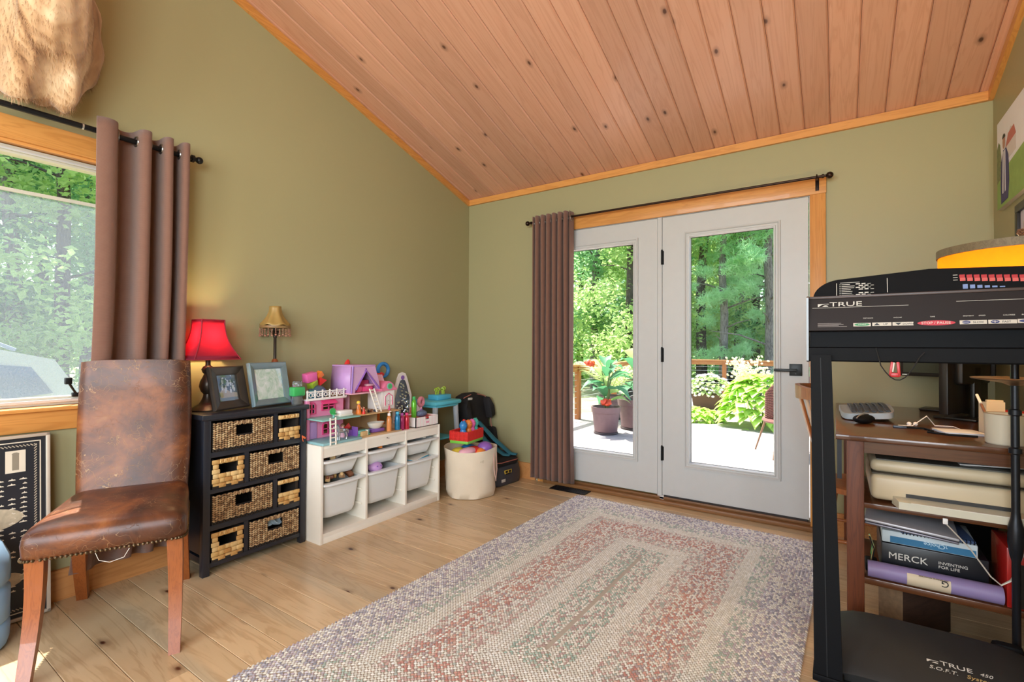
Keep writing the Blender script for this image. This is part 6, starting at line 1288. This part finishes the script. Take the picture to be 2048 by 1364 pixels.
MB().box((0, 0, .20), (.035, .42, .34), .006).ob('panel', MBK, mn); MB().box((.03, 0, .25), (.04, .3, .17), .015).ob('rear_cover', MBK, mn); MB().bb((-.0195, -.2, .045), (-.0185, .2, .36)).ob('screen', plain('screen_dark', '#101216', .08), mn); MB().bb((.03, -.035, 0.01), (.05, .035, .25), .006).ob('stand_neck', MBK, mn); MB().box((.0, 0, .006), (.16, .22, .012), .005).ob('stand_foot', MBK, mn)
mn2 = thing('computer_monitor', 'second black monitor raised on a stand near the back wall', 'monitor', (3.35, -.135, DZt), math.radians(72)); MB().box((0, 0, .33), (.03, .38, .3), .006).ob('panel', MBK, mn2); MB().bb((-.0165, -.175, .2), (-.0158, .175, .468)).ob('screen', plain('screen_dark', '#101216', .08), mn2); MB().bb((.012, -.03, .01), (.03, .03, .3), .005).ob('stand_neck', MBK, mn2); MB().box((.0, 0, .006), (.12, .2, .012), .005).ob('stand_foot', MBK, mn2); MB().bb((-.0172, .15, .185), (-.0164, .18, .19)).ob('badge', SILV, mn2)
BEIGE = plain('beige_paper', '#d8c6a8', .7, var=.04)
mg = thing('storage_cup', 'beige paperboard round container at the desk front', 'container', (3.365, -1.175, DZt)); MB().lathe([(.001, .002), (.052, 0), (.055, .004), (.057, .105), (.054, .105), (.051, .008), (.001, .006)], n=32).ob('cup', plain('cup_cream', '#cfc3ac', .5, var=.03), mg); MB().torus((0, 0, .105), .0555, .002, 32, 6).ob('rim', plain('rim_tan', '#a8896a', .6), mg)
wb = thing('wooden_phone_stand', 'pale wooden block stand behind the beige container', 'stand', (3.38, -.90, DZt), .2); mb = MB(); mb.loft([[(-.028, -.03, 0), (.028, -.03, 0), (.028, .03, 0), (-.028, .03, 0)], [(-.028, -.03, .125), (.028, -.03, .125), (.028, .03, .12), (-.028, .03, .12)]]); mb.ob('block', BEIGE, wb); MB().box((0, -.02, .128), (.05, .015, .008), .002).ob('lip', BEIGE, wb)
pn = thing('pen', 'brown and white pen leaning in the beige container', 'pen', (3.345, -1.16, DZt+.008)); MB().cyl((0, 0, 0), (-.02, .12, .115), .0045, n=10).ob('barrel', BRN, pn); MB().cyl((-.0205, .123, .118), (-.026, .155, .148), .0045, n=10).ob('cap', CREAM, pn)
pp = thing('notebook', 'white notebook lying on the desk below the monitor', 'notebook', (3.27, -.99, DZt), .25); MB().box((0, 0, .004), (.13, .11, .008), .002).ob('pages', plain('paper_bluewhite', '#cfd4e2', .6, var=.02), pp); MB().box((0, 0, .0088), (.132, .112, .0014), .0005).ob('cover', plain('paper_white', '#e2ddd8', .6), pp)
cw = thing('earphones', 'white earphone cord looping on the desk', 'earphones', (3.14, -.88, DZt)); MB().tube([(-.05, -.02, .003), (0, 0, .003), (.05, .03, .045), (.08, .06, .003), (.14, .07, .003), (.15, .0, .003)], .002, 6).ob('cord', WH, cw); MB().sph((-.01, .01, .009), .009, 10, 6).ob('earbud', WH, cw); MB().sph((.012, .02, .009), .009, 10, 6).ob('earbud', WH, cw)
uc = thing('usb_cable', 'black usb cable curled along the desk front', 'cable', (3.14, -.99, DZt)); MB().tube([(-.03, .02, .006), (.03, .03, .005), (.05, -.02, .004), (.03, -.06, .004), (.09, -.09, .004), (.17, -.08, .004)], .004, 7).ob('cord', TRB, uc); MB().box((-.05, .02, .006), (.045, .014, .01), .003).ob('plug', plain('plug_slate', '#3a4354', .35), uc)
rm = thing('lidded_jar', 'dark jar with red lid standing behind the wooden stand', 'lid', (3.46, -.78, DZt)); MB().lathe([(.001, 0), (.035, 0), (.038, .06), (.001, .06)], n=20).ob('jar', plain('jar_dark', '#3a2a22', .4), rm); MB().lathe([(.04, .06), (.042, .064), (.04, .08), (.001, .082)], n=20).ob('lid', RED, rm)
hn = thing('small_basket', 'small beige basket with looped handle behind the container', 'basket', (3.46, -1.02, DZt)); MB().lathe([(.001, 0), (.038, 0), (.044, .07), (.04, .07), (.036, .006), (.001, .005)], n=22).ob('basket', BEIGE, hn); MB().tube([(0, -.042, .066), (0, -.035, .115), (0, 0, .13), (0, .035, .115), (0, .042, .066)], .004, 6).ob('handle', BEIGE, hn)
# ---- printer on the upper shelf
PRT = plain('printer_beige', '#cbb898', .42, var=.03); PRL = plain('printer_pale', '#d2cab4', .42)
pt = thing('printer', 'beige inkjet printer with output tray on the desk shelf', 'printer', (3.215, -1.03, .5455)); w_, d_ = .235, .205
mb = MB(); mb.box((0, 0, .06), (w_*2, d_*2, .10), .022, None, 3); mb.ob('body', PRT, pt); mb = MB(); mb.box((0, .01, .136), (w_*2, d_*2-.02, .048), .02, None, 3); mb.ob('scanner_lid', PRT, pt); B((-w_+.02, -d_+.03, .158), (w_-.02, d_-.05, .1625), plain('lid_grey', '#5a5850', .4), 'lid_top', pt, world=False)
B((-w_+.004, -d_+.002, .1105), (w_-.004, d_-.01, .1135), plain('seam_dark', '#4a4338', .6), 'seam', pt, world=False)
B((-.13, -d_-.002, .034), (.165, -d_+.02, .048), plain('slot_dark', '#2c2a28', .5), 'output_slot', pt, world=False); mb = MB(); mb.loft([[(-.17, -d_+.01, .004), (.22, -d_+.01, .004), (.22, -d_+.01, .036), (-.17, -d_+.01, .036)], [(-.155, -d_-.06, .004), (.205, -d_-.06, .004), (.205, -d_-.06, .03), (-.155, -d_-.06, .03)]]); mb.ob('output_tray', PRL, pt); B((-.12, -d_-.061, .029), (.17, -d_-.02, .0312), plain('tray_line', '#e4dccc', .5), 'tray_slot', pt, world=False)
mb = MB(); mb.box((.12, -.05, .168), (.18, .16, .004), 0, (0, -.05, 0)); mb.ob('paper_sheet', plain('paper_white', '#e2ddd8', .6), pt)
# ---- lower shelf things
LZ = .2625
sil = thing('laptop', 'silver brushed laptop lying on the pile of the lower shelf', 'laptop', (3.105, -1.10, .475), math.radians(-4)); MB().box((0, 0, .0), (.27, .32, .011), .005, (0.02, .06, 0)).ob('lid', plain('brushed_silver', '#b4b0b4', .4, .25, var=.1), sil); MB().box((0, 0, -.012), (.268, .318, .009), .004, (.02, .06, 0)).ob('base', plain('laptop_base', '#77727a', .4, .5), sil)
bk_ = [('copy_paper_ream', 'blue and white ream of copy paper on the lower shelf', (.25, .28, .05), plain('ream_blue', '#2f6f96', .4), .349), ]
bm_ = thing('display_box', 'black box printed MERCK INVENTING FOR LIFE on the lower shelf', 'box', (3.165, -1.055, LZ)); MB().box((0, 0, .0625), (.30, .28, .125), .003).ob('carton', plain('box_black', '#15161c', .35), bm_)
BMx = frameM((3.035, -1.1958, LZ+.07), (1, 0, 0), (0, 0, 1)); text('MERCK', .034, BMx, INKW, bm_, sx=1.05); text('INVENTING\nFOR LIFE', .0145, BMx @ Matrix.Translation((.145, .012, 0)), INKW, bm_, sx=1.05)
rm_ = thing('copy_paper_ream', 'blue wrapped ream of paper lying upside down on the black box', 'paper ream', (3.155, -1.075, LZ+.1262), -.03); MB().box((0, 0, .024), (.27, .24, .046), .004).ob('pages', plain('ream_white', '#c8d2d6', .5), rm_); MB().bb((-.11, -.1215, .004), (.13, -.1205, .028)).ob('wrapper_band', plain('ream_blue', '#2f7aa6', .4), rm_)
RMx = frameM((3.275, -1.1975, LZ+.156), (-1, 0, .03), (0, 0, -1)); text('EarthChoice', .021, RMx @ Matrix.Translation((.03, .005, .0)), plain('print_cyanwhite', '#cfe4ec', .5), rm_, sx=1.0)
sb = thing('spiral_notebook', 'blue spiral notebook on top of the paper ream', 'notebook', (3.17, -1.10, LZ+.1735), .08); MB().box((0, 0, .006), (.21, .2, .01), .002).ob('cover', plain('notebook_blue', '#41567c', .5), sb); mb = MB(); [mb.torus((-.1+.0105*k, -.1, .006), .007, .0014, 10, 5, (0, PI/2, 0)) for k in range(20)]; mb.ob('spiral', plain('wire_dark', '#20242c', .4, .5), sb, kind='stuff')
tu = thing('paper_tube', 'lavender rolled tube with shipping label on the lower shelf edge', 'tube', (3.16, -1.236, LZ)); mb = MB(); mb.cyl((-.19, 0, .0305), (.18, 0, .0305), .03, n=28); mb.ob('tube', plain('lavender_tube', '#8d7ba6', .5, var=.06), tu)
mb = MB(); mb.loft([[(x_, .0306*math.cos(a), .0305+.0306*math.sin(a)) for x_ in (-.075, .045)] for a in [math.radians(d) for d in range(140, 245, 8)]], False, False); mb.ob('shipping_label', plain('label_buff', '#d6c2a4', .6), tu)
TMx = frameM((3.20, -1.2668, LZ+.047), (-1, 0, 0), (0, 0, -1)); text('G', .03, TMx @ Matrix.Translation((0.0, -.002, .0005)), BLK, tu); text('USPS GROUND ADVANTAGE', .0062, TMx @ Matrix.Translation((.002, -.006, .0007)), BLK, tu)
rd = thing('red_box', 'glossy red and black carton at the end of the lower shelf', 'box', (3.405, -1.15, LZ)); MB().box((0, 0, .1), (.115, .2, .2), .003).ob('carton', plain('carton_red', '#b82620', .25), rd); MB().bb((-.03, -.1012, .004), (.055, -.1002, .15)).ob('black_panel', plain('carton_black', '#17140f', .4), rd)
mbk = thing('power_adapter', 'black cable tangle and adapter at the lower shelf end', 'cables', (2.985, -1.16, LZ)); MB().box((0, 0, .02), (.04, .08, .036), .006).ob('adapter', TRB, mbk)
for k, c_ in enumerate((BLK, YEL, CREAM, GRN)): MB().tube([(-.0, -.02+.012*k, .036), (.008, -.03+.014*k, .09), (-.006, -.01+.01*k, .13), (.006, .02, .1), (0, .03, .05)], .0025, 6).ob('cable', c_, mbk)
wc_ = thing('white_cable', 'flat white cable hanging in a loop from the printer shelf', 'cable', (3.22, -1.285, .5)); MB().tube([(-.03, 0, .02), (.03, -.006, -.05), (.08, -.01, -.13), (.105, -.01, -.152), (.13, -.008, -.13), (.155, -.004, -.05), (.17, -.002, -.015), (.2, 0, .0)], .0045, 6, flat=.5).ob('cable', plain('cable_white', '#d8cfc2', .5), wc_); MB().box((-.032, .002, .028), (.014, .01, .02), .002).ob('plug', WH, wc_)
mbp = thing('computer_tower', 'black computer case under the desk behind the front leg', 'computer', (3.40, -.30, 0)); MB().box((0, 0, .25), (.19, .22, .5), .008).ob('case', plain('case_navy', '#1a1d26', .4), mbp); MB().bb((-.08, -.1135, .1), (.08, -.1105, .42), .001).ob('front_panel', TRB, mbp); MB().cyl((0, -.1135, .44), (0, -.116, .44), .008).ob('power_button', SILV, mbp)
blk = thing('wooden_beam_block', 'rough square wooden beam offcut standing behind the treadmill hood', 'wood block', (3.13, -1.03, 0), math.radians(-37)); MB().box((0, 0, .105), (.09, .28, .21), .004).ob('beam', wood('beam_dark', '#4d3324', '#3b2419', '#22130c', 'y', 10, 8, .7), blk); MB().bb((-.044, -.1412, .002), (.044, -.14, .207)).ob('end_grain', plain('end_grain', '#85684c', .9, var=.25, scale=60), blk)
# ================================================================ windsor chair
WND = wood('windsor_wood', '#b06a36', '#9a5628', '#6e3816', 'z', 16, 10, .4, tint=.08, coat=.2)
wd = thing('windsor_chair', 'spindle back wooden chair tucked in at the left side of the desk', 'chair', (2.985, -.53, 0), math.radians(4))

mb = MB(); mb.loft([[(.21*math.cos(t)*(1+.03*math.sin(t)), .2*math.sin(t), z) for t in [2*PI*k/32 for k in range(32)]] for z in (.425, .432, .45)]+[[(.19*math.cos(t), .18*math.sin(t), .455) for t in [2*PI*k/32 for k in range(32)]], [(.1*math.cos(t), .1*math.sin(t), .448) for t in [2*PI*k/32 for k in range(32)]]]); mb.ob('seat', WND, wd, smooth=50)
for sx in (-1, 1):
    for sy in (-1, 1): MB().tube([(.13*sx, .13*sy, .43), (.165*sx, .17*sy, .24), (.2*sx, .21*sy, 0)], [.014, .02, .013], 10).ob('leg', WND, wd)
for sy in (-1, 1): MB().cyl((.17*-1, .175*sy, .2), (.17, .175*sy, .2), .009).ob('stretcher', WND, wd)
for k in range(7):
    u = (k-3)/3; MB().tube([(-.165+.02*u*u, .15*u, .445), (-.235+.05*u*u, .19*u, .70), (-.285+.07*u*u, .215*u, .905)], [.007, .0075, .006], 7).ob('spindle', plain('spindle_pale', '#d8b99c', .4) if k % 2 else WND, wd)
mb = MB(); R = []
for k in range(17):
    u = (k-8)/8; x_, y_ = -.285+.07*u*u, .235*u; h_ = .035*(1-.25*u*u); R.append([(x_-.012, y_, .905-h_), (x_+.012, y_, .905-h_), (x_+.008, y_, .905+h_), (x_-.014, y_, .905+h_)])
mb.loft(R); mb.ob('crest_rail', WND, wd, smooth=40)
# ================================================================ floor lamp with tray
LX, LY = 3.357, -1.312
fl = thing('floor_lamp', 'floor lamp with round tray table and lit amber drum shade', 'lamp', (LX, LY, 0)); PB = plain('pole_black', '#22242a', .35, .5)
MB().lathe([(.001, 0), (.13, 0), (.13, .012), (.03, .025), (.016, .05)], n=28).ob('base', PB, fl) if False else MB().lathe([(.001, 0), (.032, 0), (.032, .012), (.02, .03), (.012, .05)], n=20).ob('base', PB, fl)
MB().lathe([(.011, .04), (.011, .44), (.016, .46), (.021, .50), (.02, .55), (.013, .58), (.011, .60), (.011, 1.24)], n=14).ob('pole', PB, fl)
for z in (.80, .925): MB().lathe([(.011, z-.012), (.0165, z-.008), (.0165, z+.008), (.011, z+.012)], n=14).ob('pole_collar', PB, fl)
MB().lathe([(.001, 1.012), (.014, 1.012), (.03, 1.02), (.105, 1.032), (.108, 1.036), (.104, 1.037), (.001, 1.034)], n=40).ob('tray', plain('tray_bronze', '#7d6650', .35, .5, var=.12), fl)
ms_, n, l, b = newmat('amber_shade'); b.inputs['Base Color'].default_value = C('#e0a030'); t_ = n.new('ShaderNodeBsdfTranslucent'); t_.inputs[0].default_value = C('#f2b437'); x_ = n.new('ShaderNodeMixShader'); x_.inputs[0].default_value = .65; l.new(b.outputs[0], x_.inputs[1]); l.new(t_.outputs[0], x_.inputs[2]); l.new(x_.outputs[0], n['Material Output'].inputs[0]); b.inputs['Roughness'].default_value = .8
SR = .188
mb = MB(); mb.lathe([(SR, 1.235), (SR, 1.445)], n=48, cap=False); solid(mb.ob('lamp_shade', ms_, fl, smooth=60), .002)
RIMW = wood('rim_barnwood', '#8a7a5c', '#6e5c40', '#44362a', 'z', 30, 2, .6, perobj=False)
for z in (1.445, 1.222): MB().loft([[(r*math.cos(a), r*math.sin(a), zz) for a in [2*PI*k/48 for k in range(48)]] for r, zz in ((SR+.004, z), (SR+.004, z+.026), (SR-.004, z+.026), (SR-.004, z))], False, True, True) if False else None
for z in (1.443, 1.215):
    mb = MB(); mb.loft([[(r*math.cos(a), r*math.sin(a), zz) for a in [2*PI*k/48 for k in range(48)]] for r, zz in ((SR+.004, z), (SR+.004, z+.026), (SR-.004, z+.026), (SR-.004, z))], False, True, True); mb.ob('shade_rim', RIMW, fl, smooth=40)
mb = MB(); [mb.cyl((0, 0, 1.41), (SR*math.cos(a), SR*math.sin(a), 1.44), .002, n=6) for a in (.5, 2.6, 4.7)]; mb.ob('shade_spider', PB, fl); MB().cyl((0, 0, 1.24), (0, 0, 1.29), .016).ob('socket', PB, fl)
MB().sph((0, 0, 1.335), (.03, .03, .042), 14, 10).ob('bulb', emitmat('bulb_glow', '#ffd28a', 12), fl)
p2 = bpy.data.lights.new('floor_lamp_light', 'POINT'); p2.energy = 7; p2.color = (1, .72, .36); p2.shadow_soft_size = .04; o = bpy.data.objects.new('floor_lamp_light', p2); col.objects.link(o); o.location = (LX, LY, 1.40)
cd_ = thing('candle_jar', 'amber glass candle jar standing on the lamp tray', 'candle', (LX+.055, LY-.02, 1.0372)); MB().lathe([(.001, 0), (.034, 0), (.035, .004), (.035, .07), (.032, .07), (.031, .006), (.001, .006)], n=24).ob('jar', plain('jar_dark_amber', '#5a3a22', .3), cd_); MB().lathe([(.001, .01), (.03, .01), (.03, .05), (.001, .05)], n=20).ob('wax', plain('wax_orange', '#d98a4a', .5), cd_); MB().bb((.03, -.016, .012), (.0362, .016, .045)).ob('label', plain('orange_label', '#d4803c', .5), cd_)
pc = thing('pine_cone', 'pine cone decoration resting on the top rim of the amber lamp shade', 'decoration', (LX-.02, LY+.183, 1.4695)) if False else None
# ================================================================ pictures on the right wall
cv = thing('graduation_canvas', 'canvas photo of a person in blue graduation robe standing on a lawn', 'picture', (RW, -.45, 1.82)); CXf = RW-.022
def P2(px_y, z): return (CXf, px_y, z)
B((CXf, -.82, 1.82), (RW-.001, -.19, 2.25), plain('canvas_side', '#cfc8c0', .7), 'canvas_block', cv)
def flat(poly, m, name, lay=1): mb = MB(); mb.loft([[(CXf-.0004*lay, p, q) for p, q in poly], [(CXf-.0004*lay-.0004, p, q) for p, q in poly]]); return mb.ob(name, m, cv, True, smooth=0)
flat([(-.19, 1.82), (-.82, 1.82), (-.82, 2.25), (-.19, 2.25)], plain('photo_sky', '#e8e8ee', .6, var=.02), 'photo_sky', 1)
flat([(-.19, 1.82), (-.82, 1.82), (-.82, 2.03), (-.6, 2.02), (-.4, 2.0), (-.19, 1.96)], plain('photo_lawn', '#8fb060', .6, var=.15, scale=20), 'photo_lawn', 2)
flat([(-.19, 1.95), (-.25, 1.96), (-.262, 2.07), (-.245, 2.13), (-.22, 2.15), (-.19, 2.12)], plain('photo_tree', '#7e8a5c', .6, var=.4, scale=60), 'photo_tree', 3)
flat([(-.33, 2.02), (-.5, 2.03), (-.5, 2.11), (-.42, 2.16), (-.33, 2.1)], plain('photo_barn', '#d6cfcf', .6), 'photo_barn', 3); flat([(-.34, 2.085), (-.38, 2.14), (-.47, 2.15), (-.5, 2.1)], plain('photo_barnroof', '#c07068', .6), 'photo_barn_roof', 4)
flat([(-.262, 1.835), (-.375, 1.84), (-.395, 1.92), (-.385, 2.04), (-.35, 2.085), (-.30, 2.085), (-.265, 2.04), (-.255, 1.93)], plain('robe_blue', '#3c3a72', .6, var=.2, scale=40), 'photo_robe', 5); flat([(-.285, 1.88), (-.30, 1.88), (-.31, 2.08), (-.295, 2.08)], plain('stole_white', '#e6e4ea', .6), 'photo_stole', 6); flat([(-.325, 1.88), (-.338, 1.885), (-.336, 2.08), (-.322, 2.08)], plain('stole_white', '#e6e4ea', .6), 'photo_stole', 6)
flat([(-.312+.021*math.cos(t), 2.122+.032*math.sin(t)) for t in [2*PI*k/16 for k in range(16)]], plain('photo_skin', '#b98a74', .6), 'photo_face', 5); flat([(-.312+.024*math.cos(t), 2.142+.02*math.sin(t)) for t in [PI*k/8 for k in range(9)]], plain('photo_hair', '#2c2420', .6), 'photo_hair', 6)
pf = thing('dark_picture_frame', 'dark wooden picture frame hanging below the graduation canvas', 'picture frame', (RW, -.62, 1.40)); mb = MB()
for a, b_ in (((-.80, 1.38), (-.47, 1.415)), ((-.80, 1.74), (-.47, 1.775)), ((-.505, 1.415), (-.47, 1.74)), ((-.80, 1.415), (-.765, 1.74))): mb.bb((RW-.024, a[0], a[1]), (RW-.001, b_[0], b_[1]), .003)
mb.ob('frame', plain('frame_black', '#1f1d1c', .4), pf, True); B((RW-.012, -.765, 1.415), (RW-.006, -.505, 1.74), plain('photo_lavwhite', '#cfc8d6', .5), 'mount', pf); B((RW-.0135, -.72, 1.46), (RW-.0121, -.55, 1.69), mix_photo('photo_pastel', [(.35, '#a98a92'), (.5, '#c9b49a'), (.65, '#e0d6da')], 12), 'photo', pf)
# pine cone ornaments fixed to the upper rim of the amber shade
for (dx, dy, s_) in ((-.022, -.1865, 1.0), (.004, -.188, .85)):
    mb = MB(); c = Vector((dx, dy, 1.477))
    for i in range(5):
        for k in range(7):
            a = 2*PI*k/7+i*.45; rr_ = .0095*math.sin(PI*(.2+.7*i/5))*s_; mb.sph(c+Vector((rr_*math.cos(a), rr_*math.sin(a), (-.006+.0042*i)*s_)), (.0042*s_, .0042*s_, .0022*s_), 6, 4)
    mb.ob('pine_cone_ornament', plain('cone_brown', '#8a5f44', .7, var=.3, scale=200), fl)
